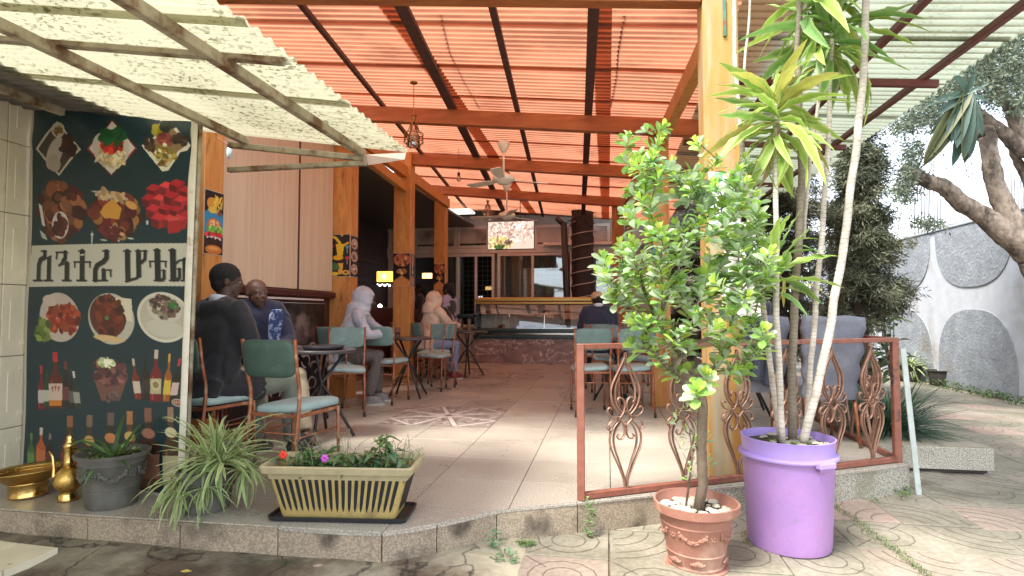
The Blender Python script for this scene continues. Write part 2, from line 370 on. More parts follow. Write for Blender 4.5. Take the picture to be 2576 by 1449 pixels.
M_slab = mat('terrace_core_concrete', (.07, .06, .05), .85, var=.2, vscale=5, bump=.6)
core = MB().prism([(x, y) for x, y in inset(PLAT, .02)], -.40, -.018).build('terrace_floor', M_slab); tag(core, kind='structure')
def tilemat(name, c, c2, rough, sc_=160, rnd=.06, dirt=None):
    m = bpy.data.materials.new(name); m.use_nodes = True; nt = m.node_tree; N = nt.nodes; L = nt.links; b = N['Principled BSDF']
    tc = N.new('ShaderNodeTexCoord'); oi = N.new('ShaderNodeObjectInfo'); ad = N.new('ShaderNodeVectorMath'); ad.operation = 'ADD'
    ge = N.new('ShaderNodeNewGeometry')
    n = N.new('ShaderNodeTexNoise'); n.inputs['Scale'].default_value = sc_; n.inputs['Detail'].default_value = 3; L.new(ge.outputs['Position'], n.inputs[0])
    r = N.new('ShaderNodeValToRGB'); r.color_ramp.elements[0].position = .44; r.color_ramp.elements[1].position = .58; r.color_ramp.elements[0].color = (*c2, 1); r.color_ramp.elements[1].color = (*c, 1)
    L.new(n.outputs[0], r.inputs[0]); n2 = N.new('ShaderNodeTexNoise'); n2.inputs['Scale'].default_value = 1.6; n2.inputs['Detail'].default_value = 8; L.new(ge.outputs['Position'], n2.inputs[0])
    mr = N.new('ShaderNodeMapRange'); mr.inputs[1].default_value = .3; mr.inputs[2].default_value = .7; mr.inputs[3].default_value = .84; mr.inputs[4].default_value = 1.1; L.new(n2.outputs[0], mr.inputs[0])
    m2 = N.new('ShaderNodeMapRange'); m2.inputs[3].default_value = 1 - rnd; m2.inputs[4].default_value = 1 + rnd; L.new(oi.outputs['Random'], m2.inputs[0])
    mu = N.new('ShaderNodeMath'); mu.operation = 'MULTIPLY'; L.new(mr.outputs[0], mu.inputs[0]); L.new(m2.outputs[0], mu.inputs[1])
    h = N.new('ShaderNodeHueSaturation'); L.new(r.outputs[0], h.inputs['Color']); L.new(mu.outputs[0], h.inputs['Value']); c_ = h.outputs[0]
    if dirt:
        n3 = N.new('ShaderNodeTexNoise'); n3.inputs['Scale'].default_value = dirt[1]; n3.inputs['Detail'].default_value = 9; L.new(ge.outputs['Position'], n3.inputs[0])
        rr = N.new('ShaderNodeValToRGB'); rr.color_ramp.elements[0].position = dirt[2]; rr.color_ramp.elements[1].position = dirt[3]; L.new(n3.outputs[0], rr.inputs[0])
        mx = N.new('ShaderNodeMix'); mx.data_type = 'RGBA'; L.new(rr.outputs[0], mx.inputs[0]); L.new(c_, mx.inputs[6]); mx.inputs[7].default_value = (*dirt[0], 1); c_ = mx.outputs[2]
    L.new(c_, b.inputs['Base Color'])
    m3 = N.new('ShaderNodeMapRange'); m3.inputs[1].default_value = .3; m3.inputs[2].default_value = .7; m3.inputs[3].default_value = rough - .08; m3.inputs[4].default_value = rough + .12; L.new(n2.outputs[0], m3.inputs[0]); L.new(m3.outputs[0], b.inputs['Roughness'])
    return m
M_tile = tilemat('beige_speckled_floor_tile', (.50, .455, .39), (.28, .25, .21), .30, 130, .08)
M_riser = tilemat('worn_brown_riser_tile', (.42, .34, .25), (.27, .21, .15), .6, 110, .12, dirt=((.07, .055, .04), 4, .55, .7))
M_granite = tilemat('grey_speckled_granite', (.56, .53, .45), (.24, .22, .18), .6, 120, .1, dirt=((.22, .2, .13), 3, .5, .75))
T = .53
def floor_tiles():
    c = .0022; full = MB(); full.cbox(c, c, -.018, T - c, T - c, 0, .0008); fm = full.mesh('floor_tile'); fm.materials.append(M_tile)
    inner = [(x, y) for x, y in inset(PLAT, .004)]
    i0, i1 = math.floor((-6.5 + 1.05) / T), math.ceil((2.02 + 1.05) / T); j0, j1 = math.floor((2.6 - 5.11) / T), math.ceil((14.2 - 5.11) / T)
    for j in range(j0, j1):
        for i in range(i0, i1):
            x0, y0 = -1.05 + i * T, 5.11 + j * T
            if y0 > 6.1 and x0 < -4.3: continue
            if -2.12 < x0 < -.6 and abs(y0 - 5.11) < .6 and x0 < -1.06 and y0 > 5.0: continue   # the patterned inlay goes here
            if -2.12 < x0 < -1.06 and 8.7 < y0 < 9.6: continue
            p = clip_cell(inner, x0, y0, x0 + T, y0 + T)
            if len(p) < 3 or area(p) < .004: continue
            if abs(area(p) - T * T) < 1e-4: link_mesh('floor_tile', fm, core, (x0, y0, 0))
            else:
                q = inset(p, c); MB().prism(q, -.018, -.0003).build('floor_tile', M_tile, core)
floor_tiles()
# patterned 2 x 2 inlay tiles: grey ground with interlaced white bands (drawn once, laid twice)
M_print = mat('printed_surface', (1, 1, 1), .42, attr=True)
M_printm = mat('printed_vinyl', (1, 1, 1), .38, attr=True)
class Canvas:
    """flat print: a fine grid of coloured points"""
    def __init__(s, w, h, bg): s.w, s.h = w, h; s.a = np.empty((h, w, 3)); s.a[:] = bg; s.Y, s.X = np.mgrid[0:h, 0:w].astype(float)
    def mask(s, m, col, alpha=1.):
        m = np.clip(m, 0, 1)[..., None] * alpha; s.a = s.a * (1 - m) + np.array(col) * m
    def ell(s, cx, cy, rx, ry, col, rot=0., alpha=1., soft=1.):
        c, n = math.cos(rot), math.sin(rot); dx, dy = s.X - cx, s.Y - cy
        d = np.sqrt(((dx * c + dy * n) / rx) ** 2 + ((-dx * n + dy * c) / ry) ** 2); s.mask((1 - d) * min(rx, ry) / soft + .5, col, alpha)
    def poly(s, pts, col, alpha=1.):
        x, y = s.X, s.Y; inside = np.zeros_like(x, bool); n = len(pts)
        for i in range(n):
            (x0, y0), (x1, y1) = pts[i - 1], pts[i]
            if y0 == y1: continue
            cnd = ((y0 > y) != (y1 > y)) & (x < (x1 - x0) * (y - y0) / (y1 - y0) + x0); inside ^= cnd
        s.mask(inside.astype(float), col, alpha)
    def line(s, pts, w, col, alpha=1.):
        D = np.full(s.X.shape, 1e9)
        for (x0, y0), (x1, y1) in zip(pts[:-1], pts[1:]):
            dx, dy = x1 - x0, y1 - y0; t = np.clip(((s.X - x0) * dx + (s.Y - y0) * dy) / max(1e-9, dx * dx + dy * dy), 0, 1)
            D = np.minimum(D, np.hypot(s.X - x0 - t * dx, s.Y - y0 - t * dy))
        s.mask(w / 2 - D + .5, col, alpha)
    def blobs(s, cx, cy, rx, ry, cols, n, size, r, el=1.8):
        for _ in range(n):
            a = r.random() * 6.283; q = math.sqrt(r.random()); z = size * (.6 + .8 * r.random())
            k = cols[r.randrange(len(cols))]; q_ = .78 + .44 * r.random(); k = [v * q_ for v in k]
            s.ell(cx + rx * q * math.cos(a), cy + ry * q * math.sin(a), z * (1 + (el - 1) * r.random()), z, k, r.random() * 3.14)
    def build(s, name, m, fn, parent=None, smooth=True):
        """fn(s,t) -> world point, s,t in 0..1 (t down)"""
        vs = [fn(i / (s.w - 1), j / (s.h - 1)) for j in range(s.h) for i in range(s.w)]
        mb = MB(); W = s.w; mb.v = [tuple(v) for v in vs]
        mb.f = [(j * W + i, (j + 1) * W + i, (j + 1) * W + i + 1, j * W + i + 1) for j in range(s.h - 1) for i in range(W - 1)]
        mb.c = [srgb_lin for srgb_lin in s.lin()]
        return mb.build(name, m, parent, smooth=smooth)
    def lin(s):
        c = np.clip(s.a / 255., 0, 1); c = np.where(c <= .04045, c / 12.92, ((c + .055) / 1.055) ** 2.4) * .82; return [tuple(v) for v in c.reshape(-1, 3)]
def inlay(x0, y0):
    n = 150; C = Canvas(n, n, (150, 140, 132)); r = random.Random(3)
    for _ in range(260):
        C.ell(r.random() * n, r.random() * n, 2 + r.random() * 5, 1.5 + r.random() * 2, r.choice([(176, 166, 156), (118, 106, 100), (196, 188, 180)]), r.random() * 3)
    W = (206, 198, 190); Dk = (84, 74, 70)
    def band(p): C.line(p, 9, Dk, .8); C.line(p, 6.5, W)
    for p in ([(0, n * .30), (n, n * .70)], [(0, n * .70), (n, n * .30)], [(n * .30, 0), (n * .70, n)], [(n * .70, 0), (n * .30, n)], [(0, n * .3), (n * .3, 0)], [(n * .7, 0), (n, n * .3)], [(n, n * .7), (n * .7, n)], [(n * .3, n), (0, n * .7)]): band(p)
    for k in range(8):
        a = k * math.pi / 4; C.ell(n / 2 + 13 * math.cos(a), n / 2 + 13 * math.sin(a), 8, 3.5, (188, 178, 168), a)
    C.ell(n / 2, n / 2, 5, 5, (110, 98, 92))
    h = n // 2
    for a in (0, 1):
        for b in (0, 1):
            c = Canvas(h, h, (0, 0, 0)); c.a = C.a[b * h:(b + 1) * h, a * h:(a + 1) * h]
            xa, yb = x0 + a * T + .002, y0 + 2 * T - b * T - .002; S = T - .004
            o = c.build('patterned_floor_tile', M_print, lambda s, t: (xa + s * S, yb - t * S, 0.0004), core)
            if a == 0 and b == 0: o['label'] = 'grey floor tile printed with interlaced white bands'
inlay(-2.11, 5.11); inlay(-2.11, 5.11 + 7 * T)

# riser faces of the platform, tile by tile
def risers():
    seg = []
    for (a, b) in zip(EDGE[:-1], EDGE[1:]): seg.append((Vector(a), Vector(b)))
    seg.append((Vector((2.02, 4.37)), Vector((2.02, 9.0))))
    k = 0
    for a, b in seg:
        L_ = (b - a).length; n = max(1, round(L_ / .55)); d = (b - a) / n; t = d.normalized(); nrm = Vector((t.y, -t.x))
        for i in range(n):
            p, q = a + d * i, a + d * (i + 1); g = .003; p2, q2 = p + t * g, q - t * g
            m = M_riser if p.x < .0 else M_granite; off = .004 * R.random(); z0 = min(gz_(p.x), gz_(q.x)) - .03
            o0, o1 = nrm * (.002 + off), nrm * (.002 - .02)
            MB().prism([(p2 + o1).to_tuple(), (p2 + o0).to_tuple(), (q2 + o0).to_tuple(), (q2 + o1).to_tuple()][::-1], z0, -.02 + .002 * R.random()).build('riser_tile', m, core)
            # nosing: thin broken tile edge that overhangs
            jj = [R.uniform(.004, .014) for _ in range(3)]
            if R.random() < .85:
                w = [(p2 - nrm * .03), (p2 + nrm * jj[0]), ((p2 + q2) / 2 + nrm * jj[1]), (q2 + nrm * jj[2]), (q2 - nrm * .03)]
                MB().prism([v.to_tuple() for v in w][::-1], -.0175, -.006 - .0005).build('tile_edge', M_tile if p.x > -1.7 else M_riser, core)
risers()

# stamped concrete pavers
def pavermat(name, base):
    m = bpy.data.materials.new(name); m.use_nodes = True; nt = m.node_tree; N = nt.nodes; L = nt.links; b = N['Principled BSDF']
    tc = N.new('ShaderNodeTexCoord'); oi = N.new('ShaderNodeObjectInfo'); ge = N.new('ShaderNodeNewGeometry')
    n2 = N.new('ShaderNodeTexNoise'); n2.inputs['Scale'].default_value = 1.5; n2.inputs['Detail'].default_value = 9; n2.inputs['Roughness'].default_value = .65; L.new(ge.outputs['Position'], n2.inputs[0])
    n3 = N.new('ShaderNodeTexNoise'); n3.inputs['Scale'].default_value = 40; n3.inputs['Detail'].default_value = 4; L.new(ge.outputs['Position'], n3.inputs[0])
    r = N.new('ShaderNodeValToRGB'); e = r.color_ramp.elements; e[0].position = .34; e[0].color = (.14, .125, .095, 1); e[1].position = .62; e[1].color = (*base, 1)
    e2 = r.color_ramp.elements.new(.47); e2.color = (base[0] * .72, base[1] * .74, base[2] * .68, 1); L.new(n2.outputs[0], r.inputs[0])
    hu = N.new('ShaderNodeMix'); hu.data_type = 'RGBA'; L.new(r.outputs[0], hu.inputs[6]); hu.inputs[7].default_value = (.36, .25, .21, 1)
    mr = N.new('ShaderNodeMapRange'); mr.inputs[1].default_value = .72; mr.inputs[2].default_value = .95; mr.inputs[4].default_value = .75; L.new(oi.outputs['Random'], mr.inputs[0]); L.new(mr.outputs[0], hu.inputs[0])
    h = N.new('ShaderNodeHueSaturation'); L.new(hu.outputs[2], h.inputs['Color']); m2 = N.new('ShaderNodeMapRange'); m2.inputs[1].default_value = .35; m2.inputs[2].default_value = .65; m2.inputs[3].default_value = .86; m2.inputs[4].default_value = 1.12; L.new(n3.outputs[0], m2.inputs[0]); L.new(m2.outputs[0], h.inputs['Value'])
    at = N.new('ShaderNodeAttribute'); at.attribute_name = 'Col'; mu = N.new('ShaderNodeMix'); mu.data_type = 'RGBA'; mu.blend_type = 'MULTIPLY'; mu.inputs[0].default_value = 1; L.new(h.outputs[0], mu.inputs[6]); L.new(at.outputs[0], mu.inputs[7])
    L.new(mu.outputs[2], b.inputs['Base Color']); b.inputs['Roughness'].default_value = .72
    bp = N.new('ShaderNodeBump'); bp.inputs['Strength'].default_value = .5; bp.inputs['Distance'].default_value = .003; L.new(n3.outputs[0], bp.inputs['Height']); L.new(bp.outputs[0], b.inputs['Normal'])
    return m
M_paver = pavermat('stamped_concrete_paver', (.30, .265, .215))
PV = .42
def paver_mesh(kind):
    """square slab with grooves drawn as dark strips: concentric arcs round one corner, or straight scoring"""
    mb = MB(); g = .004; S = PV; mb.cbox(g, g, -.03, S - g, S - g, 0, .003, col=(1, 1, 1))
    def groove(pts, w):
        # narrow dirty strip laid nearly flat, groove depth put into its dark colour
        vs = []; n = len(pts)
        for i, p in enumerate(pts):
            a = Vector(pts[max(0, i - 1)]); b_ = Vector(pts[min(n - 1, i + 1)]); t = (b_ - a).normalized(); q = Vector((-t.y, t.x)) * w
            p = Vector(p); vs += [(p.x - q.x, p.y - q.y, .0008), (p.x - q.x * .6, p.y - q.y * .6, .0013), (p.x + q.x * .6, p.y + q.y * .6, .0013), (p.x + q.x, p.y + q.y, .0008)]
        fs = [(4 * i + k, 4 * i + k + 1, 4 * i + 5 + k, 4 * i + 4 + k) for i in range(n - 1) for k in range(3)]
        mb.add(vs, fs, (.52, .5, .46))
    arc = lambda cx, cy, r, a0, a1, n=7: [(cx + r * math.cos(rad(a0 + (a1 - a0) * i / n)), cy + r * math.sin(rad(a0 + (a1 - a0) * i / n))) for i in range(n + 1)]
    if kind == 0:
        for r in (.12, .2, .29, .36): groove(arc(.012, .012, r, 3, 87), .004)
    elif kind == 1:
        for r in (.09, .16): groove(arc(S / 2, S / 2, r, 0, 360, 12), .004)
        groove([(.02, .02), (.13, .13)], .004); groove([(S - .02, S - .02), (S - .13, S - .13)], .004)
    else:
        for r in (.14, .22): groove(arc(.012, .012, r, 3, 87), .004); groove(arc(S - .012, S - .012, r, 183, 267), .004)
    return mb
def pavers():
    ms = []
    for k in range(3):
        me = paver_mesh(k).mesh('paver'); me.materials.append(M_paver); ms.append(me)
    walk = bpy.data.objects.new('paved_walk', None); COL.objects.link(walk); tag(walk, kind='structure'); ORG['paved_walk'] = Vector((0, 0, 0))
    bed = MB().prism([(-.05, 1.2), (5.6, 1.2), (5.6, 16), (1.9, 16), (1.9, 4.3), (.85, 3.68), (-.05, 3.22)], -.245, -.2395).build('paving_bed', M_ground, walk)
    cells = []
    block = [(2.0, 4.95), (2.9, 4.98), (2.72, 5.95), (2.0, 5.95)]
    for i in range(-1, 14):
        for j in range(-6, 26):
            x0, y0 = .0 + i * PV, 3.3 + j * PV
            if y0 < 1.2 or y0 > 13.5 or x0 + PV > 5.62: continue
            cx, cy = x0 + PV / 2, y0 + PV / 2
            edge_y = np.interp(cx, [-.2, .85, 2.02], [3.15, 3.72, 4.37]) if cx < 2.02 else 99
            if cy > edge_y + .25: continue
            cells.append((math.hypot(cx, cy), x0, y0))
    cells.sort(); rest = MB()
    for k, (d, x0, y0) in enumerate(cells):
        z = gz_(x0 + PV / 2) + R.uniform(-.003, .003); q = R.randrange(4)
        M = Matrix.Translation((x0 + PV / 2, y0 + PV / 2, z)) @ Matrix.Rotation(q * math.pi / 2 + R.uniform(-.006, .006), 4, 'Z') @ Matrix.Rotation(R.uniform(-.006, .006), 4, 'X') @ Matrix.Translation((-PV / 2, -PV / 2, 0))
        kind = R.choice([0, 0, 1, 2])
        if k < 300: link_mesh('paver', ms[kind], walk, mtx=M)
        else:
            s = MB().cbox(.004, .004, -.03, PV - .004, PV - .004, 0, .003, M, col=(1, 1, 1)); rest.add(s.v, s.f, (1, 1, 1))
    if rest.v: o = rest.build('far_pavers', M_paver, walk); o['kind'] = 'stuff'
pavers()
# white glazed floor tiles at the lower left
M_white = mat('cream_glazed_tile', (.74, .68, .52), .25, var=.06, vscale=4, rnd=.04, patch=((.16, .12, .08), 5, .64, .70))
def white_floor():
    w = bpy.data.objects.new('tiled_threshold', None); COL.objects.link(w); tag(w, kind='structure'); ORG[w.name] = Vector((0, 0, 0))
    poly = [(-6, .6), (-2.42, .6), (-2.62, 2.44), (-2.95, 2.46), (-3.45, 2.56), (-6, 2.56)]
    for i in range(14):
        for j in range(6):
            x0 = -2.62 - .245 * (i + 1); y0 = 2.6 - .42 * (j + 1)
            if j == 0 and i == 0: pass
            p = clip_cell(poly, x0, y0, x0 + .245, y0 + .42)
            if len(p) < 3 or area(p) < .002: continue
            MB().prism(inset(p, .0045), -.16, -.104 + .001 * R.random()).build('glazed_tile', M_white, w)
white_floor()

# ------------------------------------------------------------------ left tiled wall
M_wall = mat('cream_embossed_wall_tile', (.80, .74, .58), .35, var=.08, vscale=3, rnd=.05, patch=((.35, .29, .2), 2.5, .6, .75))
M_wallcore = mat('wall_mortar', (.2, .18, .14), .9)
def tile_wall():
    w = thing('tiled_wall', 'cream tiled wall left of the food banner with embossed panels', 'wall', (-3.79, 1.0, -.2))
    X = -3.79
    MB().box(X - .25, -1.0, -.2, X - .012, 3.38, 3.0).build('wall_body', M_wallcore, w)
    tw, th = .30, .46
    me = MB(); g = .0025
    me.cbox(-.012, g, g, 0, tw - g, th - g, .003)
    for (a, b, c, d) in ((.05, .10, .085, .36), (.215, .10, .25, .36), (.12, .07, .18, .10), (.12, .36, .18, .39)): me.cbox(0, a, b, .004, c, d, .003)
    m = me.mesh('wall_tile'); m.materials.append(M_wall)
    for j in range(7):
        for i in range(14):
            link_mesh('wall_tile', m, w, (0, 3.38 - 1 - tw * (i + 1), .2 - .2 + th * j + .03))
tile_wall()
def block():
    o = thing('granite_faced_step', 'low granite faced block beyond the railing with agave growing on it', 'step', (2.4, 5.3, -.2))
    MB().prism([(2.03, 4.97), (2.86, 5.0), (2.70, 5.95), (2.03, 5.95)], -.2, -.012).build('block_core', M_slab, o)
    MB().cbox(2.03, 4.95, -.17, 2.32, 4.968, -.004, .002).build('facing_slab', M_granite, o)
    MB().cbox(2.325, 4.95, -.17, 2.88, 4.968, -.004, .002).build('facing_slab', M_granite, o)
    MB().prism([(2.03, 4.945), (2.89, 4.98), (2.72, 5.97), (2.03, 5.97)], -.0115, .004).build('top_slab', mat('worn_concrete_top', (.33, .29, .22), .8, var=.15, vscale=4, bump=.5), o)
    MB().prism([(2.8605, 5.0), (2.875, 5.0), (2.72, 5.95), (2.705, 5.95)], -.17, -.0125).build('facing_slab', M_granite, o)
block()
# ------------------------------------------------------------------ the pavilion: posts, beams, purlins, roof sheets
def Zr(x, y): return 3.25 - .10 * x - .016 * (y - 4)
pav = thing('dining_pavilion', 'open timber dining pavilion with orange posts and orange translucent roof', 'pavilion', (0, 3.8, 0))
def post(x0, y0, x1, y1, top, m=M_wood, name='post', lab=None):
    o = MB().cbox(x0, y0, .0, x1, y1, top, .006).build(name, m, pav)
    if lab: o['label'] = lab
    return o
LP = [(-3.30, 3.98, -3.075, 4.21), (-3.32, 6.5, -3.05, 6.72), (-3.20, 8.3, -2.93, 8.5), (-3.27, 10.6, -3.05, 10.8)]
for p in LP: post(*p, Zr(p[0], p[1]) - .03)
post(.62, 3.81, .84, 4.03, 3.14, M_post, lab='thick ochre front post with weathered paint')
post(.47, 6.5, .68, 6.7, Zr(.5, 6.5) - .03); post(.09, 10.6, .31, 10.8, Zr(0, 10.6) - .03)
M_brown = mat('brown_painted_board', (.25, .07, .025), .55, var=.15, vscale=3, bump=.2)
MB().box(.33, 8.6, .0, .37, 10.595, 2.8).build('side_board', M_brown, pav)
def beam(y, xl, xr, h=.19, t=.10, dz=0, m=M_woodX, lab=None):
    a = Vector((xl, y, Zr(xl, y) - .015 - h / 2 + dz)); b = Vector((xr, y, Zr(xr, y) - .015 - h / 2 + dz))
    o = MB().bar(a, b, t, h, b=.005).build('beam', m, pav)
    if lab: o['label'] = lab
beam(3.86, -3.3, .618, .13, .11, 0.0)
MB().bar((-3.3, 3.80, Zr(-3.3, 3.8) + .03), (.90, 3.80, Zr(.9, 3.8) + .03), .03, .20, b=.004).build('fascia_board', M_post, pav)
beam(6.40, -3.6, 1.05, .175); beam(8.4, -3.3, .9, .165); beam(10.55, -3.3, .7, .16)
def sidebeam(p, q, h=.2, m=M_wood): MB().bar(p, q, .09, h, b=.005).build('side_beam', m, pav)
ys = [3.98, 6.5, 8.3, 10.6]
for i in range(3):
    y0, y1 = ys[i] + .1, ys[i + 1] + .1; X = -3.03
    sidebeam((X, y0, Zr(X, y0) - .32), (X, y1, Zr(X, y1) - .32), .17)
sidebeam((.72, 4.04, 2.93), (.58, 6.5, 2.92), .16); sidebeam((.58, 6.7, 2.92), (.22, 10.6, 2.88), .16)
# knee braces seen at the left post tops and the right post
sidebeam((-3.03, 6.56, 3.02), (-3.03, 8.3, 2.92), .13); 
for (xa, xb, w) in ((-2.36, -3.05, .045), (-1.52, -2.18, .10), (-.81, -1.32, .055), (-.06, -.44, .085), (.86, .35, .045)):
    a = Vector((xa, 3.7, Zr(xa, 3.7) + .005)); b = Vector((xb, 11.2, Zr(xb, 11.2) + .005)); b = a + (b - a) * 1.26
    MB().bar(a, b, w, .045, b=.003).build('purlin', M_dark, pav)
def corr(name, m, parent, x0, x1, y0, y1, zf, per=.085, amp=.012, axis=1, nx=3, res=6, skew=0., ragged=0.):
    """corrugated sheet: waves travel along y, ridges run along x"""
    n = max(4, int((y1 - y0) / per * res)); vs = []
    for j in range(n + 1):
        y = y0 + (y1 - y0) * j / n; h = amp * math.sin(2 * math.pi * y / per)
        for i in range(nx + 1):
            x = x0 + (x1 - x0) * i / nx
            vs.append((x + skew * y, y, zf(x, y) + h))
    W = nx + 1; fs = [(j * W + i, j * W + i + 1, (j + 1) * W + i + 1, (j + 1) * W + i) for j in range(n) for i in range(nx)]
    mb = MB().add(vs, fs); o = mb.build(name, m, parent, smooth=True); return o
# orange roof: rows of sheets that overlap
y = 3.78; k = 0
while y < 12.7:  # unseen rear rows added to light the back wall
    for (xa, xb, dz) in ((-3.75, -1.62, 0), (-1.80, .05, .012), (-.12, 1.35, .024)):
        lift = R.uniform(0, .004) + (k % 2) * .010 + .03
        sg = lambda x, yy, l=lift + dz, s=R.uniform(-.012, .012): Zr(x, yy) + l + .03 + s * math.sin((x + 4) * 1.3) * .6
        corr('roof_sheet', M_orange, pav, xa, xb, y - .04, y + .84, sg, nx=10)
    y += .80; k += 1
# dirt trails and the cable stains on top of the sheets: cables lying on the roof
def cable(name, pts, r, m, parent, n=5): return MB().tube(pts, r, n).build(name, m, parent, smooth=True)
M_cable = mat('grey_cable', (.05, .05, .055), .5)
for (pp) in ([(1105, 30), (1130, 130), (1165, 200), (1205, 270)], [(1570, 35), (1555, 130), (1550, 190), (1535, 270)]):
    pts = []
    for (u, v) in pp:
        d = ray(u, v); t = 1.0
        for _ in range(20):
            P = O_ + d * t; t = (Zr(P.x, P.y) + .10 - CAM_H) / d.z
        pts.append(O_ + d * t)
    cable('roof_cable', pts, .008, M_cable, pav)

# ------------------------------------------------------------------ left foreground canopy
cano = thing('front_canopy', 'low cream translucent corrugated canopy over the left foreground on rusty steel frame', 'canopy', (-2, 3.2, 2))
def Zc(x): return 1.995 - .145 * (x + 1.46)
def cb(p, q, w=.04, h=.045, m=M_steelW, name='canopy_bar'): return MB().bar(p, q, w, h, b=.003).build(name, m, cano)
for X in (-1.46, -2.24): cb((X, -.2, Zc(X) - .0), (X, 3.27, Zc(X) - .0))
cb((-3.3, -.2, Zc(-3.3)), (-3.3, 3.0, Zc(-3.3)))
a = pxx(0, 85, -3.3); b = pxx(600, 148, -1.62)
cb((-3.7, 2.0, Zc(-3.7) + .045), (-1.22, 2.0, Zc(-1.22) + .045), .045, .05)
cb((-2.36, 3.27, Zc(-2.36) - .035), (-1.44, 3.27, Zc(-1.44) - .03), .035, .035, name='frame_bar')
cb((-2.36, 3.27, 1.93), (-1.44, 3.27, 1.935), .035, .03, name='frame_bar')
cb((-2.14, 3.27, 1.945), (-2.14, 3.27, 2.035), .035, .04, name='frame_upright', )
cb((-1.445, 3.27, 1.925), (-1.445, 3.27, 1.985), .02, .04, name='frame_upright')
def sheets():
    y = -.6; k = 0
    while y < 3.2:
        y1 = min(y + .80, 3.31)
        for (xa, xb, dz, m) in ((-3.02, -1.17, 0, M_cream), (-4.0, -2.90, .012, M_tin)):
            off = .034 + dz + (k % 2) * .008 + R.uniform(0, .003); e = R.uniform(-.02, .02)
            if m is M_tin and y > 2.5: xb = -2.6
            corr('canopy_sheet' if m is M_cream else 'metal_sheet', m, cano, xa, xb + e, y - .03, y1, lambda x, yy, o=off: Zc(x) + o, per=.076, amp=.010, nx=6)
        y += .76; k += 1
sheets()
# loose plastic flap at the frame's end
MB().add([(-1.45, 3.28, 1.99), (-1.2, 3.31, 2.0), (-1.22, 3.34, 1.965), (-1.44, 3.3, 1.93)], [(0, 1, 2, 3)]).build('loose_plastic_flap', mat('clear_plastic_film', (.7, .65, .55), .3, trans=.7), cano)

# ------------------------------------------------------------------ right canopy
rc = thing('side_canopy', 'pale green corrugated canopy along the right side on dark red steel rafters', 'canopy', (2, 5, 2.9))
def Zs(x): return 3.10 - .085 * (x - .9)
def rb(p, q, w=.05, h=.05): return MB().bar(p, q, w, h, b=.003).build('rafter', M_steelR, rc)
for X in (1.45, 2.0, 2.58): rb((X, 1.6, Zs(X)), (X, 10.2, Zs(X)))
for Y in (3.62, 5.15, 7.0, 9.0): MB().bar((.9, Y, Zs(.9) - .05), (2.68, Y, Zs(2.68) - .05), .05, .06, b=.003).build('crossbar', M_steelR, rc)
y = 1.3; k = 0
while y < 10:
    xr = 2.85 + R.uniform(-.05, .12)
    corr('canopy_sheet', M_pale, rc, .92, xr, y - .04, y + .86, lambda x, yy, o=.045 + (k % 2) * .010: Zs(x) + o, per=.10, amp=.012, nx=6)
    y += .82; k += 1
M_rpost = mat('pale_grey_post_paint', (.45, .50, .48), .5, var=.15, vscale=6)
# pale leaning angle bar at the railing corner
tag(MB().bar((2.012, 4.385, .78), (2.062, 4.335, -.2), .035, .012, up=(0, 1, 0), b=.002).build('steel_strip', M_rpost), 'pale grey steel strip running down beside the railing corner to the paving', 'strip')

# ------------------------------------------------------------------ enclosing building: side wall panel, left room, back wall with windows
M_panel = mat('pale_oak_panel', (.64, .52, .38), .45, var=.08, vscale=2, col2=(.52, .40, .28), stretch=(1, 9, .35), bump=.1, ramp=(.3, .8))
M_dkwood = mat('dark_red_wood', (.055, .012, .010), .35, var=.25, vscale=4, stretch=(1, 4, .5))
M_plast = mat('grey_plaster', (.55, .50, .46), .8, var=.2, vscale=1.5, bump=.3, patch=((.12, .10, .09), 1.2, .5, .7))
M_alu = mat('aluminium_frame', (.72, .64, .60), .5, metal=.1, var=.1)
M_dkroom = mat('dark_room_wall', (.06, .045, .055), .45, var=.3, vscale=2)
house = thing('hotel_building', 'back wall and dark side bar of the hotel behind the pavilion', 'building', (-3, 13.8, 0))
def hb(name, m, *a, **k): return MB().cbox(*a, **k).build(name, m, house)
# side wall between the first two left posts: oak veneer panels over a dark wood dado
hb('wall', M_dkwood, -3.46, 4.215, 0.0, -3.30, 6.495, 3.4)
jx = [4.22, 5.70, 6.49]
for i in range(2):
    hb('oak_panel', M_panel, -3.297, jx[i] + .012, 1.28, -3.265, jx[i + 1] - .012, 3.3, b=.002)
hb('panel_joint', M_dkwood, -3.297, 5.69, 1.24, -3.258, 5.712, 3.3, b=.001)
hb('ledge', M_dkwood, -3.297, 4.22, 1.20, -3.22, 6.49, 1.268)
hb('ledge_light', M_alu, -3.297, 4.6, 1.165, -3.25, 6.25, 1.185, b=.002)
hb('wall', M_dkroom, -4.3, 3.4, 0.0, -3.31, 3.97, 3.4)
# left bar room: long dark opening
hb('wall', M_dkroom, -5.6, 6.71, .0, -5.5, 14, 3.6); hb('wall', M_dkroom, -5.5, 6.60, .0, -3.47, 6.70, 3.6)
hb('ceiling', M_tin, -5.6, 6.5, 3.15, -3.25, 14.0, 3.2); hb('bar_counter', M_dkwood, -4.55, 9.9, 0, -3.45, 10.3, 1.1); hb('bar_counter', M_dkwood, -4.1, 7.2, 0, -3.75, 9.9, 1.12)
# pale daylight strip high in the left room and the mirrors with frames
hb('mirror_frame', mat('dark_frame', (.06, .05, .05), .4), -5.49, 7, 2.18, -5.45, 13.5, 2.24); hb('mirror_frame', MATS['dark_frame'], -5.49, 7, 1.72, -5.45, 13.5, 1.80)
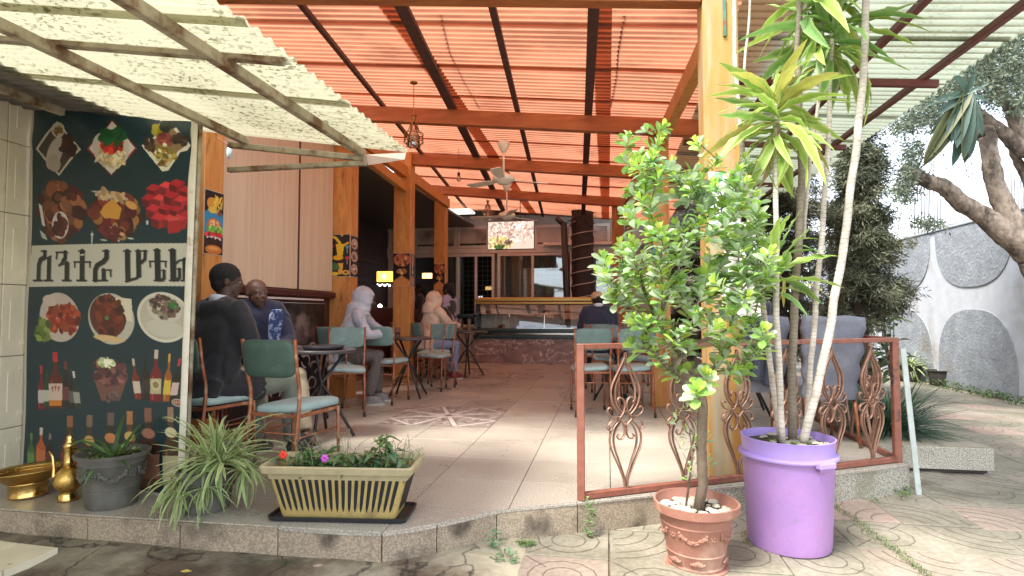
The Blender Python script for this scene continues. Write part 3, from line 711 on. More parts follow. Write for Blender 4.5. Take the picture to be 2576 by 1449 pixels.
# back wall, y = 13.9
Yb = 13.9
hb('wall', M_plast, -6.0, Yb, 2.75, 3.4, Yb + .2, 4.2); hb('wall', M_plast, -6.0, Yb, 0, 3.4, Yb + .2, .62)
M_glassd = glass('window_pane_glass', (.75, .8, .8), .03, .10)
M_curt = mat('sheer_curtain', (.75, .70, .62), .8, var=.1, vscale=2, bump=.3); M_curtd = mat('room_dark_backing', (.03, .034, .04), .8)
M_lattice = mat('window_grille', (.55, .50, .45), .5)
def window(x0, x1, z0, z1, curtain=.6, grille=True, mull=None):
    """aluminium window: frame, sashes, pane, curtain folds and security grille behind"""
    f = MB(); t = .07
    f.cbox(x0, Yb - .05, z0, x0 + t, Yb + .05, z1, .006); f.cbox(x1 - t, Yb - .05, z0, x1, Yb + .05, z1, .006)
    f.cbox(x0 + t, Yb - .048, z0, x1 - t, Yb + .048, z0 + t, .006); f.cbox(x0 + t, Yb - .048, z1 - t, x1 - t, Yb + .048, z1, .006)
    fr = f.build('window', M_alu, house)
    for q in (mull or []): MB().cbox(x0 + (x1 - x0) * q - .03, Yb - .045, z0 + t, x0 + (x1 - x0) * q + .03, Yb + .04, z1 - t, .005).build('mullion', M_alu, fr)
    MB().cbox(x0 + t, Yb - .01, z0 + t, x1 - t, Yb - .004, z1 - t, .001).build('pane', M_glassd, fr)
    MB().box(x0 + t, Yb + .16, z0 + t, x1 - t, Yb + .17, z1 - t).build('dim_room_sheet', M_curtd, fr)  # dark sheet standing in for the dim room behind the pane
    if curtain:
        c = MB(); xa, xb = x0 + t, x0 + t + (x1 - x0 - 2 * t) * curtain; n = int((xb - xa) / .012); vs = []
        for i in range(n + 1):
            x = xa + (xb - xa) * i / n; yy = Yb + .09 + .02 * math.sin(x * 55 + 2 * math.sin(x * 7)); vs += [(x, yy, z0 + t), (x, yy, z1 - t)]
        c.add(vs, [(2 * i, 2 * i + 2, 2 * i + 3, 2 * i + 1) for i in range(n)]); c.build('curtain', M_curt, fr, smooth=True)
    if grille:
        g = MB(); x = x0 + t
        while x < x1 - t: g.box(x, Yb + .02, z0 + t, x + .012, Yb + .03, z1 - t); x += .12
        z = z0 + t
        while z < z1 - t: g.box(x0 + t, Yb + .018, z, x1 - t, Yb + .032, z + .012); z += .12
        g.build('grille', M_lattice, fr)
    return fr
def winrow():
    # boundaries read from the photograph on the wall plane
    W = lambda u: py(u, 600, Yb).x
    zt, zm, zb = py(1300, 568, Yb).z, py(1300, 625, Yb).z, .66
    zl = py(1300, 637, Yb).z
    for a, b, m in ((900, 985, None), (1043, 1150, [.68]), (1150, 1232, None), (1345, 1440, None), (1440, 1535, [.5])):
        window(W(a) + .004, W(b) - .004, zm + .02, zt, 1.0, True, m)
    window(W(900), W(985) - .004, zb, zl, .0, False); window(W(985), W(1100), zb, zl, .0, False, [.5]); window(W(1100) + .004, W(1245) - .004, zb, zl, .45, True, [.36, .68])
    window(W(1252), W(1430), zb, zl, 1.0, True, [.5]); window(W(1434), W(1545), zb, zl, 1.0, True, [.5])
    window(W(1232) + .004, W(1345) - .004, zm + .02, zt, 0, False)
    hb('transom', M_alu, W(890), Yb - .06, zl + .004, W(1550), Yb + .05, zm + .016)
    hb('lintel', M_plast, -6, Yb - .02, zt + .002, 3.4, Yb + .19, 2.749)
    hb('wall', M_plast, W(1550), Yb - .01, .62, 3.4, Yb + .19, zt)
winrow()
hb('rear_wall', M_plast, -6.0, Yb + .215, 0, 3.4, Yb + .30, 4.2)
hb('gutter', M_alu, -1.5, Yb - .30, 2.62, 1.2, Yb - .12, 2.70)
hb('soffit', mat('dark_soffit', (.17, .145, .13), .8, var=.2, vscale=2), -6, 13.2, 3.42, 3.4, 13.9, 3.46)
# pale skylight strip behind the last left post, its daylight given as emission
tag(MB().cbox(-3.45, 12.4, 3.30, -3.0, 12.9, 3.34, .005).build('glowing_skylight', emis('skylight_glow', (1, .95, .85), .6)), 'pale glowing skylight strip high beside the last left post', 'lamp')

# ------------------------------------------------------------------ boundary wall at the right with rough grey ovals
M_whitew = mat('white_painted_wall', (.52, .54, .58), .7, var=.10, vscale=2.5, bump=.6, patch=((.34, .31, .27), 1.3, .52, .74), coord='Object')
M_rough = mat('rough_grey_render', (.29, .31, .34), .9, var=.22, vscale=2.5, bump=5, bscale=22, patch=((.20, .17, .12), 1.1, .58, .75))
bw = thing('boundary_wall', 'white boundary wall with raised grey roughcast ovals behind the paved walk', 'wall', (5.62, 10, -.25))
def bwall():
    X = 5.62
    MB().cbox(X, 2.0, -.3, X + .2, 17, 2.42, .02).build('wall_body', M_whitew, bw)
    MB().cbox(X - .03, 2.0, 2.421, X + .24, 17, 2.46, .01).build('coping', mat('grey_coping', (.3, .32, .34), .8, var=.1), bw)
    def oval(y0, y1, z0, z1, clipt=None, flat=None):
        """superellipse plate, roughcast"""
        cy, cz, ry, rz = (y0 + y1) / 2, (z0 + z1) / 2, (y1 - y0) / 2, (z1 - z0) / 2; pts = []
        for k in range(44):
            a = 2 * math.pi * k / 44; e = 2 / 2.5
            py_ = cy + ry * math.copysign(abs(math.cos(a)) ** e, math.cos(a)); pz_ = cz + rz * math.copysign(abs(math.sin(a)) ** e, math.sin(a))
            pts.append((py_, min(clipt or 9, max(-.2, pz_))))
        mb = MB(); n = len(pts); vs = [(X - .0005, p[0], p[1]) for p in pts] + [(X - .016, p[0], p[1]) for p in pts]
        c = [(X - .016, cy, cz)]
        vs += c; fs = [(i, (i + 1) % n, n + (i + 1) % n, n + i) for i in range(n)] + [(n + i, n + (i + 1) % n, 2 * n) for i in range(n)]
        mb.add(vs, fs).build('grey_oval', M_rough, bw)
    yy = [pxx(2576, 800, X).y, pxx(2368, 800, X).y, pxx(2332, 800, X).y]
    # columns of ovals, spacing from the two seen
    yA = pxx(2362, 850, X).y; yB = pxx(2560, 850, X).y; w = yA - yB
    zc0 = pxx(2440, 725, X).z; zc1 = pxx(2440, 775, X).z
    for k in range(-3, 4):
        y0 = yB + k * (w + .18)
        oval(y0, y0 + w, zc0 + .02, 3.2, clipt=2.415); oval(y0, y0 + w, -.9, zc1 - .02)
bwall()
# distant unfinished column stubs with rods above the wall
far = thing('unfinished_building', 'grey unfinished building with bare reinforcing rods beyond the wall', 'building', (14, 20, 0))
M_conc = mat('raw_concrete', (.3, .31, .32), .9, var=.1)
MB().cbox(12, 20, 0, 24, 26, 4.2, .02).build('wall_body', M_conc, far)
for (u0, n) in ((2325, 6), (2545, 6), (2300, 3)):
    for k in range(n):
        p = py(u0 + k * 8 + R.uniform(-2, 2), 550, 22); MB().tube([(p.x, 22, 3.5), (p.x + .02, 22, p.z + 1.0 + R.random() * .5)], .02, 4).build('reinforcing_rod', M_tin, far)
# ------------------------------------------------------------------ food banner
bBL = pz(52, 1186); bBR = pz(452, 1258)
_bn = (bBR - bBL).cross(Vector((0, 0, 1))).normalized()
def bpt(u, v):
    d = ray(u, v); return O_ + d * ((bBL - O_).dot(_bn) / d.dot(_bn))
bTL, bTR = bpt(83, 270), bpt(489, 306)
ban = thing('food_banner', 'dark teal printed hotel banner with rows of dishes and bottles hung beside the tiled wall', 'banner', tuple(bBL))
BW, BH = 330, 720
# inverse bilinear by simple iteration in the banner plane
_ex = (bBR - bBL).normalized()
def bst(u, v):
    P = bpt(u, v); s, t = .5, .5
    for _ in range(12):
        A = bTL.lerp(bTR, s); B = bBL.lerp(bBR, s); t += (A.lerp(B, t).z - P.z) / (A.z - B.z)
        L_, R_ = bTL.lerp(bBL, t), bTR.lerp(bBR, t); s += (P - L_.lerp(R_, s)).dot(_ex) / (R_ - L_).dot(_ex)
    return s * (BW - 1), t * (BH - 1)
def banner_print():
    C = Canvas(BW, BH, (16, 50, 60)); r = random.Random(11)
    n = np.array([[mnoise.noise(Vector((i * .35, j * .35, 0))) for i in range(BW // 6 + 2)] for j in range(BH // 6 + 2)])
    nn = np.kron(n, np.ones((6, 6)))[:BH, :BW]; C.a *= (1 + .06 * nn)[..., None]
    k = BW / 415.
    def E(u, v, rx, ry, col, rot=0, alpha=1): x, y = bst(u, v); C.ell(x, y, rx * k, ry * k, col, rot, alpha)
    def Pg(pts, col, a=1): C.poly([bst(*p) for p in pts], col, a)
    def Ln(pts, w, col, a=1): C.line([bst(*p) for p in pts], w * k, col, a)
    def Bl(u, v, rx, ry, cols, n_, sz, el=1.8): x, y = bst(u, v); C.blobs(x, y, rx * k, ry * k, cols, n_, sz * k, r, el)
    # top row: three square plates set on their corner
    Pg([(148, 302), (202, 375), (148, 442), (94, 375)], (205, 196, 180)); Pg([(148, 308), (196, 375), (148, 436), (100, 375)], (70, 60, 52))
    E(140, 385, 20, 45, (186, 174, 160), .35); E(150, 325, 17, 20, (196, 186, 168)); Bl(151, 327, 11, 12, [(120, 92, 50), (150, 130, 80)], 30, 3); Bl(173, 370, 15, 28, [(62, 22, 24), (46, 18, 20)], 24, 6); E(138, 410, 18, 22, (172, 160, 148))
    Pg([(278, 296), (344, 374), (278, 440), (216, 374)], (170, 34, 34)); Pg([(278, 300), (339, 372), (278, 438), (221, 372)], (226, 222, 216)); E(276, 372, 48, 48, (214, 206, 196))
    Bl(276, 392, 34, 24, [(224, 204, 160), (200, 176, 130), (240, 226, 190)], 120, 3.0, 5); Bl(278, 360, 28, 20, [(190, 30, 24), (214, 54, 34), (150, 20, 18)], 70, 5); Bl(282, 336, 26, 12, [(20, 80, 44), (34, 110, 60)], 22, 8, 2.2)
    Pg([(408, 296), (446, 316), (480, 366), (470, 378), (452, 382), (424, 428), (410, 430), (356, 366), (372, 348), (390, 342)], (232, 226, 210)); Pg([(408, 302), (440, 320), (472, 364), (446, 380), (420, 420), (364, 364), (380, 350), (396, 344)], (150, 120, 90))
    Bl(378, 362, 12, 14, [(66, 44, 40), (100, 74, 60)], 22, 5); Bl(404, 325, 16, 12, [(206, 190, 60), (180, 160, 50)], 18, 6); Bl(424, 318, 12, 10, [(24, 40, 30), (16, 24, 22)], 14, 6); E(418, 348, 19, 17, (150, 70, 62)); Bl(418, 348, 14, 12, [(170, 86, 78), (120, 50, 46)], 16, 5)
    Bl(455, 352, 15, 13, [(40, 34, 34), (70, 52, 44)], 18, 5); Bl(414, 388, 22, 24, [(190, 170, 70), (226, 220, 190), (120, 110, 50), (150, 90, 50)], 60, 4.5)
    # second row: meat
    Bl(152, 532, 58, 64, [(92, 34, 30), (66, 18, 22), (120, 66, 42), (150, 96, 62), (56, 16, 20)], 130, 12, 1.6); E(150, 566, 24, 34, (214, 210, 204)); Bl(148, 566, 15, 22, [(92, 36, 32), (70, 24, 24)], 16, 8); Pg([(96, 512), (104, 518), (112, 570), (104, 566)], (220, 216, 206)); Pg([(98, 578), (112, 590), (118, 604), (104, 598)], (190, 196, 180))
    Bl(286, 540, 54, 52, [(96, 26, 34), (76, 18, 30), (126, 52, 40), (70, 26, 30), (170, 120, 66)], 120, 11, 1.8); Bl(276, 492, 38, 10, [(214, 186, 150), (196, 160, 120)], 26, 5, 3); Pg([(262, 516), (282, 500), (306, 524), (300, 552), (262, 548), (250, 534)], (222, 160, 70)); E(330, 516, 16, 9, (224, 166, 96), .4); Bl(290, 584, 30, 16, [(120, 40, 44), (200, 160, 110), (90, 26, 32)], 26, 7)
    for (u, v, w, h) in ((232, 600, 2, 18), (232, 590, 4, 4), (262, 604, 9, 2), (330, 600, 8, 2), (240, 482, 12, 2), (372, 560, 3, 6), (300, 606, 3, 2)): E(u, v, w, h, (214, 214, 206))
    for (u, v) in [(388, 482), (420, 474), (446, 470), (470, 486), (376, 506), (404, 506), (432, 500), (458, 510), (482, 522), (388, 534), (418, 530), (446, 534), (474, 548), (402, 556), (430, 558), (452, 560)]:
        a = r.random() * .8; z = 17 + r.random() * 4; c = r.choice([(168, 38, 50), (190, 56, 64), (150, 28, 42), (178, 46, 56)])
        Pg([(u - z, v - z * .4), (u - z * .2, v - z), (u + z, v - z * .6), (u + z * .8, v + z * .7), (u - z * .1, v + z), (u - z * .9, v + z * .6)], c)
        Pg([(u - z, v - z * .4), (u - z * .2, v - z), (u + z, v - z * .6), (u + z * .1, v - z * .05)], [min(255, q * 1.25) for q in c]); Pg([(u - z * .9, v + z * .6), (u - z * .1, v + z), (u, v + z * .0), (u - z, v - z * .3)], [q * .72 for q in c])
    Pg([(424, 548), (456, 546), (454, 584), (424, 588)], (176, 36, 46)); Pg([(424, 548), (456, 546), (452, 554), (426, 557)], (214, 80, 84))
    # title band
    Pg([(78, 618), (484, 612), (480, 720), (72, 722)], (206, 204, 190))
    Z = lambda X, Y: ((100 + X * .27174) / 1.59, (950 + Y * .27174) / 1.59)
    ink = (20, 32, 34); S = []
    def st(pts, w): S.append(([Z(*p) for p in pts], w * .171))
    st([(197, 610), (200, 400), (222, 325), (285, 290)], 66); st([(285, 300), (285, 205)], 52); st([(232, 198), (305, 198)], 22); st([(375, 275), (330, 305), (300, 290)], 26); st([(352, 310), (352, 610)], 66)
    st([(125, 632), (252, 632)], 26); st([(288, 632), (408, 632)], 26)
    st([(460, 310), (468, 235)], 24); st([(455, 218), (620, 215)], 24); st([(592, 215), (592, 300), (560, 350)], 58); st([(590, 330), (505, 412)], 30); st([(505, 405), (650, 378)], 18); st([(622, 385), (622, 610)], 74); st([(560, 632), (682, 632)], 26)
    st([(847, 205), (847, 610)], 74); st([(790, 198), (880, 198)], 20); st([(728, 360), (972, 360)], 22); st([(736, 360), (736, 438)], 18); st([(962, 360), (962, 438)], 18); st([(775, 632), (905, 632)], 26)
    st([(1208, 205), (1208, 300), (1165, 355), (1070, 410), (1042, 480), (1040, 625)], 66); st([(1150, 198), (1240, 198)], 20); st([(1165, 480), (1165, 610)], 58); st([(1140, 478), (1278, 478)], 20); st([(1264, 480), (1268, 572)], 20); st([(1010, 634), (1215, 632)], 24)
    st([(1515, 205), (1515, 600)], 70); st([(1490, 645), (1560, 622), (1640, 600), (1685, 540)], 34); st([(1675, 205), (1675, 560)], 64); st([(1460, 200), (1560, 200)], 20); st([(1632, 200), (1800, 196)], 18); st([(1775, 200), (1768, 320), (1712, 372)], 40)
    st([(1950, 195), (1950, 610)], 74); st([(1898, 187), (1988, 187)], 20); st([(1832, 350), (2078, 350)], 20); st([(1842, 352), (1842, 432)], 18); st([(2066, 352), (2066, 432)], 18); st([(2040, 485), (2042, 600), (1990, 632)], 36); st([(1990, 484), (2060, 484)], 12); st([(1898, 632), (2030, 632)], 22)
    st([(2175, 195), (2175, 610)], 74); st([(2120, 186), (2212, 186)], 20); st([(2215, 385), (2262, 338), (2388, 318)], 24); st([(2352, 330), (2352, 610)], 70); st([(2215, 462), (2290, 460)], 14); st([(2266, 462), (2266, 590), (2220, 625)], 38); st([(2122, 632), (2250, 632)], 22); st([(2292, 632), (2418, 632)], 24)
    for p, w in S: Ln([(u + 2.2, v + 1.2) for u, v in p], w, (120, 118, 112))
    for p, w in S: Ln(p, w, ink)
    Ln([Z(828, 258), Z(872, 252)], 3.4, (226, 222, 206))
    # third row: round plates
    E(150, 798, 56, 60, (200, 186, 174)); Bl(158, 800, 44, 40, [(150, 52, 32), (176, 76, 46), (120, 36, 26)], 110, 6); Bl(110, 830, 20, 26, [(90, 110, 46), (130, 150, 70)], 24, 7); E(128, 756, 22, 14, (208, 190, 178)); E(158, 752, 22, 13, (198, 180, 170))
    E(278, 802, 58, 62, (196, 190, 176)); E(270, 796, 46, 52, (90, 46, 36)); Pg([(290, 748), (330, 752), (332, 810), (300, 800)], (226, 216, 192)); Bl(274, 796, 34, 50, [(96, 32, 26), (70, 24, 22), (124, 56, 34)], 90, 7); E(272, 852, 40, 8, (220, 190, 140)); E(268, 800, 6, 5, (90, 130, 70))
    E(410, 798, 62, 60, (222, 216, 200)); E(410, 798, 55, 53, (196, 188, 170)); E(412, 776, 40, 34, (210, 204, 190)); Bl(412, 772, 32, 26, [(96, 70, 66), (130, 100, 90), (70, 52, 50), (150, 140, 120)], 100, 4.5); E(412, 826, 44, 20, (206, 202, 186)); Bl(432, 768, 6, 8, [(60, 120, 60)], 8, 4)
    # fourth row: bottles, cup of meat, beers
    def bottle(u, v0, v1, w, col, neck=None, label=None, lab2=None, cap=None, rot=0):
        h = v1 - v0
        def q(x, y): return (u + x + rot * (v1 - (v0 + y)) , v0 + y)
        Pg([q(-w * .28, 0), q(w * .28, 0), q(w * .3, h * .3), q(w, h * .45), q(w, h), q(-w, h), q(-w, h * .45), q(-w * .3, h * .3)], col)
        Ln([q(-w * .55, h * .5), q(-w * .55, h * .95)], w * .25, [min(255, c * 1.7 + 30) for c in col], .6)
        if cap: Pg([q(-w * .34, -2), q(w * .34, -2), q(w * .34, h * .16), q(-w * .34, h * .16)], cap)
        if label: Pg([q(-w, h * .55), q(w, h * .55), q(w, h * .85), q(-w, h * .85)], label)
        if lab2: Pg([q(-w * .9, h * .85), q(w * .9, h * .85), q(w * .9, h * .95), q(-w * .9, h * .95)], lab2)
    bottle(103, 922, 1030, 9, (120, 24, 34), label=(206, 190, 190), cap=(190, 40, 40)); bottle(116, 930, 1024, 8, (26, 70, 50), label=(190, 196, 170)); bottle(164, 912, 1024, 10, (40, 26, 26), label=(110, 60, 60), cap=(120, 50, 40)); bottle(182, 930, 1028, 8, (24, 26, 30), label=(90, 96, 90), cap=(60, 56, 70), rot=-.05); bottle(196, 936, 1028, 8, (30, 56, 44), label=(160, 160, 150), cap=(214, 214, 210), rot=-.14)
    bottle(138, 888, 1028, 17, (92, 34, 22), label=(214, 190, 172), lab2=(214, 130, 40), cap=(196, 36, 44))
    for (x, y0) in ((130, 972), (138, 970), (146, 972)): Ln([(x, y0), (x, y0 + 12)], 2.2, (130, 40, 30)); Ln([(x - 3, y0 + 5), (x + 3, y0 + 3)], 1.8, (130, 40, 30))
    Pg([(232, 946), (322, 946), (302, 1008), (256, 1008)], (120, 80, 70)); Bl(276, 936, 42, 28, [(110, 62, 66), (140, 88, 84), (84, 44, 50)], 120, 6); Bl(268, 914, 22, 10, [(190, 210, 150), (226, 230, 190)], 22, 5); Bl(280, 996, 18, 12, [(120, 96, 96), (80, 60, 66)], 20, 4)
    bottle(350, 904, 1004, 9, (120, 46, 30), label=(214, 196, 180), cap=(200, 190, 170), rot=-.16 * -1 * -1); bottle(368, 892, 1006, 9, (40, 24, 20), label=(60, 50, 44), cap=(50, 40, 36), rot=-.03)
    bottle(420, 892, 1010, 9, (160, 90, 30), label=(222, 190, 70), cap=(214, 160, 60), rot=.06); bottle(436, 904, 1010, 9, (36, 20, 20), label=(214, 186, 180), cap=(200, 60, 60), rot=.16); bottle(393, 882, 1010, 14, (120, 28, 36), label=(190, 180, 140), cap=(210, 190, 170))
    E(393, 968, 11, 13, (214, 200, 160)); E(393, 968, 7, 8, (150, 130, 80))
    E(449, 1013, 14, 9, (214, 206, 190)); E(449, 1013, 12, 7, (150, 80, 60))
    for x in (441, 446, 452, 457): Ln([(x, 1009), (x, 1015)], 1.4, (240, 236, 220))
    # bottom rows: soft drinks and spirits
    bottle(78, 1092, 1178, 9, (70, 110, 50), label=(110, 150, 80), cap=(100, 140, 70)); bottle(103, 1078, 1178, 12, (190, 90, 40), label=(206, 120, 70), cap=(214, 200, 190)); bottle(126, 1092, 1176, 9, (50, 22, 24), label=(110, 50, 50), cap=(150, 120, 110))
    for (u, v0, v1, w, c, l) in ((176, 1048, 1210, 22, (84, 48, 28), (150, 60, 40)), (226, 1046, 1220, 22, (66, 54, 40), (190, 150, 90)), (280, 1040, 1225, 25, (58, 44, 40), (196, 130, 80)), (328, 1036, 1232, 22, (104, 66, 34), (200, 170, 100)), (374, 1028, 1236, 26, (74, 44, 34), (160, 110, 90)), (430, 1026, 1246, 22, (86, 66, 48), (200, 190, 150))):
        bottle(u, v0, v1, w, c, label=l, lab2=[q * .7 for q in l], cap=[q * 1.6 + 20 for q in c]); E(u, v0 + 62, w * .6, 12, [min(255, q * 1.1) for q in l])
    # pale printed margin along the edges
    C.a[:, :6] = (196, 190, 172); C.a[:, -4:] = (206, 200, 180); C.a[-6:, :] = (196, 190, 176)
    def sh(s, t):
        A = bTL.lerp(bTR, s); B = bBL.lerp(bBR, s); P = A.lerp(B, t)
        top = max(0, 1 - t * 5); w = .012 * math.sin(s * 9 + t * 5) * top + .004 * math.sin(s * 5 + t * 13) + .014 * top * mnoise.noise(Vector((s * 6, t * 16, 0)))
        return P - _bn * (w) * (1 if _bn.y > 0 else -1) + Vector((0, 0, -.012 * top * math.sin(s * 3.14 * 3) ** 2 * (1 - t)))
    m = mat('banner_vinyl', (1, 1, 1), .42, attr=True)
    o = C.build('printed_sheet', m, sh, ban)
    o['label'] = 'teal vinyl sheet printed with dishes, bottles and large dark Amharic lettering'
banner_print()
_back = _bn * (1 if _bn.y > 0 else -1)
f = MB().tube([bBR + _back * .03 + _ex * .005, bTR + _back * .03 + _ex * .01], .013, 8); f.build('frame_post', M_steelW, ban, smooth=True)
MB().tube([bBL + _back * .03, bTL + _back * .03], .014, 8).build('frame_post', M_steelW, ban, smooth=True)
MB().bar(bBL + _back * .03 + Vector((0, 0, .012)), bBR + _back * .03 + Vector((0, 0, .012)), .03, .02, b=.002).build('frame_rail', M_steelW, ban)
MB().bar(bTL + _back * .03 - Vector((0, 0, .02)), bTR + _back * .03 - Vector((0, 0, .02)), .02, .02, b=.002).build('frame_rail', M_steelW, ban)
# white hem that curls round the right-hand post
hm = []; 
for i in range(40):
    t = i / 39; P = bTR.lerp(bBR, t); k = .012 * math.sin(t * 26) * max(0, 1 - t * 2.2); hm += [P - _back * .012 + _ex * (-.010 + k), P - _back * .016 + _ex * (.004 + k * .6), P + _back * .01 + _ex * (.016)]
MB().add(hm, [(3 * i + q, 3 * i + 3 + q, 3 * i + 4 + q, 3 * i + 1 + q) for i in range(39) for q in (0, 1)]).build('white_hem', mat('white_vinyl_hem', (.62, .58, .48), .5, var=.08, patch=((.3, .2, .12), 6, .6, .7)), ban, smooth=True)

# ------------------------------------------------------------------ posters on the posts
def burger(C):
    w, h = C.w, C.h; r = random.Random(4); C.a[:] = (20, 20, 26); C.ell(w * .5, h * .52, w * .62, h * .26, (40, 130, 170)); C.poly([(0, h * .34), (w, h * .40), (w, h * .62), (0, h * .62)], (46, 140, 180))
    C.ell(w * .38, h * .2, w * .27, h * .1, (214, 150, 60)); 
    for _ in range(26):
        x = w * (.5 + .4 * r.random()); y = h * (.05 + .2 * r.random()); C.line([(x, y), (x + w * r.uniform(-.2, .2), y + h * .09)], 2.6, r.choice([(236, 200, 90), (216, 170, 60)]))
    C.ell(w * .40, h * .30, w * .22, h * .05, (226, 190, 70)); C.ell(w * .78, h * .33, w * .09, h * .05, (140, 60, 40))
    C.ell(w * .5, h * .55, w * .38, h * .13, (196, 110, 66)); C.blobs(w * .5, h * .51, w * .28, h * .06, [(236, 190, 140)], 30, 1.3, r)
    C.blobs(w * .5, h * .62, w * .4, h * .05, [(90, 150, 60), (150, 190, 90)], 40, 3.5, r); C.blobs(w * .5, h * .69, w * .4, h * .025, [(180, 30, 40), (206, 60, 60)], 24, 3.5, r)
    C.ell(w * .5, h * .745, w * .4, h * .035, (230, 224, 214)); C.blobs(w * .5, h * .81, w * .4, h * .045, [(60, 34, 26), (40, 24, 20)], 50, 4, r); C.ell(w * .5, h * .92, w * .44, h * .075, (206, 120, 50)); C.ell(w * .5, h * .90, w * .3, h * .03, (232, 160, 90))
def juice(C):
    w, h = C.w, C.h; r = random.Random(6); C.a[:] = (22, 20, 20)
    C.poly([(w * .3, h * .22), (w * .72, h * .22), (w * .64, h * .52), (w * .4, h * .52)], (234, 190, 40)); C.line([(w * .08, h * .03), (w * .3, h * .08), (w * .5, h * .2)], 6, (236, 190, 50)); C.line([(w * .9, h * .2), (w * .68, h * .26)], 5, (226, 176, 50)); C.ell(w * .42, h * .55, w * .26, h * .06, (240, 176, 40)); C.ell(w * .6, h * .02, w * .06, h * .03, (220, 170, 60))
    C.poly([(w * .38, h * .68), (w * .68, h * .68), (w * .62, h * .94), (w * .44, h * .94)], (236, 170, 60)); C.ell(w * .25, h * .93, w * .2, h * .05, (236, 200, 60)); C.ell(w * .8, h * .9, w * .17, h * .06, (240, 190, 80)); C.ell(w * .8, h * .9, w * .09, h * .03, (150, 80, 40))
    for (x, y, c) in ((.14, .3, (196, 50, 60)), (.86, .32, (80, 150, 170)), (.86, .58, (206, 60, 70))):
        C.poly([(w * (x - .1), h * (y - .05)), (w * (x + .1), h * (y - .05)), (w * x, h * (y + .06))], c); C.line([(w * x, h * (y + .05)), (w * x, h * (y + .12))], 1.6, (180, 180, 176))
    C.blobs(w * .2, h * .75, w * .16, h * .06, [(50, 90, 40), (70, 120, 60)], 12, 4, r)
def plates(C):
    w, h = C.w, C.h; r = random.Random(8); C.a[:] = (24, 18, 18); C.ell(w * .5, h * .2, w * .48, h * .2, (200, 130, 96)); C.blobs(w * .5, h * .2, w * .4, h * .16, [(170, 84, 56), (214, 150, 100), (120, 60, 40)], 80, 3.2, r)
    C.ell(w * .5, h * .55, w * .32, h * .08, (206, 140, 90)); C.blobs(w * .5, h * .55, w * .22, h * .05, [(170, 100, 50), (226, 180, 110)], 20, 2.5, r)
    for k in range(9):
        x = w * (.08 + .105 * k); C.line([(x, h * .97), (w * .5 + (x - w * .5) * 1.1, h * (.70 + .04 * abs(k - 4)))], 6, (206, 130, 66)); C.line([(x - 1.5, h * .97), (w * .5 + (x - w * .5) * 1.1 - 1.5, h * (.71 + .04 * abs(k - 4)))], 1.4, (240, 180, 110))
def cups(C):
    w, h = C.w, C.h; r = random.Random(9); C.a[:] = (34, 28, 28)
    for k in range(3): C.ell(w * .5, h * (.19 + .31 * k), w * .42, h * .13, (196, 160, 140)); C.ell(w * .5, h * (.19 + .31 * k), w * .26, h * .08, (120, 84, 70)); C.blobs(w * .5, h * (.19 + .31 * k), w * .2, h * .06, [(210, 180, 160), (90, 60, 50)], 12, 2.4, r)
def bottlep(C):
    C.a[:] = (30, 24, 24); w, h = C.w, C.h; C.ell(w * .5, h * .22, w * .3, h * .2, (196, 120, 90)); C.line([(w * .5, h * .35), (w * .5, h * .6)], 3, (200, 190, 180)); C.ell(w * .5, h * .56, w * .2, h * .05, (214, 200, 150)); C.ell(w * .5, h * .82, w * .4, h * .16, (190, 130, 96))
def poster(fn, P0, P1, z0, z1, nrm, label, n=(46, 92), parent_label=None):
    t = thing('poster', label, 'poster', ((P0[0] + P1[0]) / 2, (P0[1] + P1[1]) / 2, z0)); nrm = Vector(nrm)
    C = Canvas(*n, (0, 0, 0)); fn(C); P0 = Vector((*P0, 0)) + nrm * .0035; P1 = Vector((*P1, 0)) + nrm * .0035
    C.build('printed_face', M_printm, lambda s, q: P0.lerp(P1, s) + Vector((0, 0, z1 + (z0 - z1) * q)), t)
    e = MB(); a, b = P0 - nrm * .003, P1 - nrm * .003
    mp = MB(); vs = [a, P0 - nrm * .0005, P1 - nrm * .0005, b]; mp.prism([(v.x, v.y) for v in vs], z0 - .003, z1 + .003); mp.build('backing_board', mat('poster_edge', (.55, .53, .5), .5), t)
zA0, zA1 = pxx(540, 645, -3.075).z, pxx(540, 480, -3.075).z
poster(burger, (-3.075, 3.985), (-3.075, 4.205), pxx(540, 640, -3.07).z, pxx(540, 482, -3.07).z, (1, 0, 0), 'burger and fries poster on the orange post right beside the food banner', (50, 110))
zz = lambda v, y: py(860, v, y).z
poster(juice, (-3.315, 6.5), (-3.055, 6.5), zz(695, 6.5), zz(590, 6.5), (0, -1, 0), 'poster of yellow juice glasses on the post behind the grey hooded person')
poster(cups, (-3.05, 6.505), (-3.05, 6.715), zz(695, 6.5), zz(592, 6.5), (1, 0, 0), 'narrow poster of three pale food bowls round the corner from the juice poster', (30, 92))
poster(plates, (-3.195, 8.3), (-2.935, 8.3), zz(720, 8.3), zz(640, 8.3), (0, -1, 0), 'poster of a round plate and fries on the middle left post', (46, 80))
poster(bottlep, (-2.93, 8.305), (-2.93, 8.495), zz(720, 8.3), zz(641, 8.3), (1, 0, 0), 'narrow food poster on the inner side of the middle left post', (24, 80))
poster(plates, (-3.265, 10.6), (-3.055, 10.6), zz(728, 10.6), zz(668, 10.6), (0, -1, 0), 'small plate and fries poster on the farthest left post', (40, 70))
poster(burger, (.475, 6.5), (.675, 6.5), py(1655, 697, 6.5).z, py(1655, 590, 6.5).z, (0, -1, 0), 'burger poster on the orange post seen through the potted tree', (50, 100))
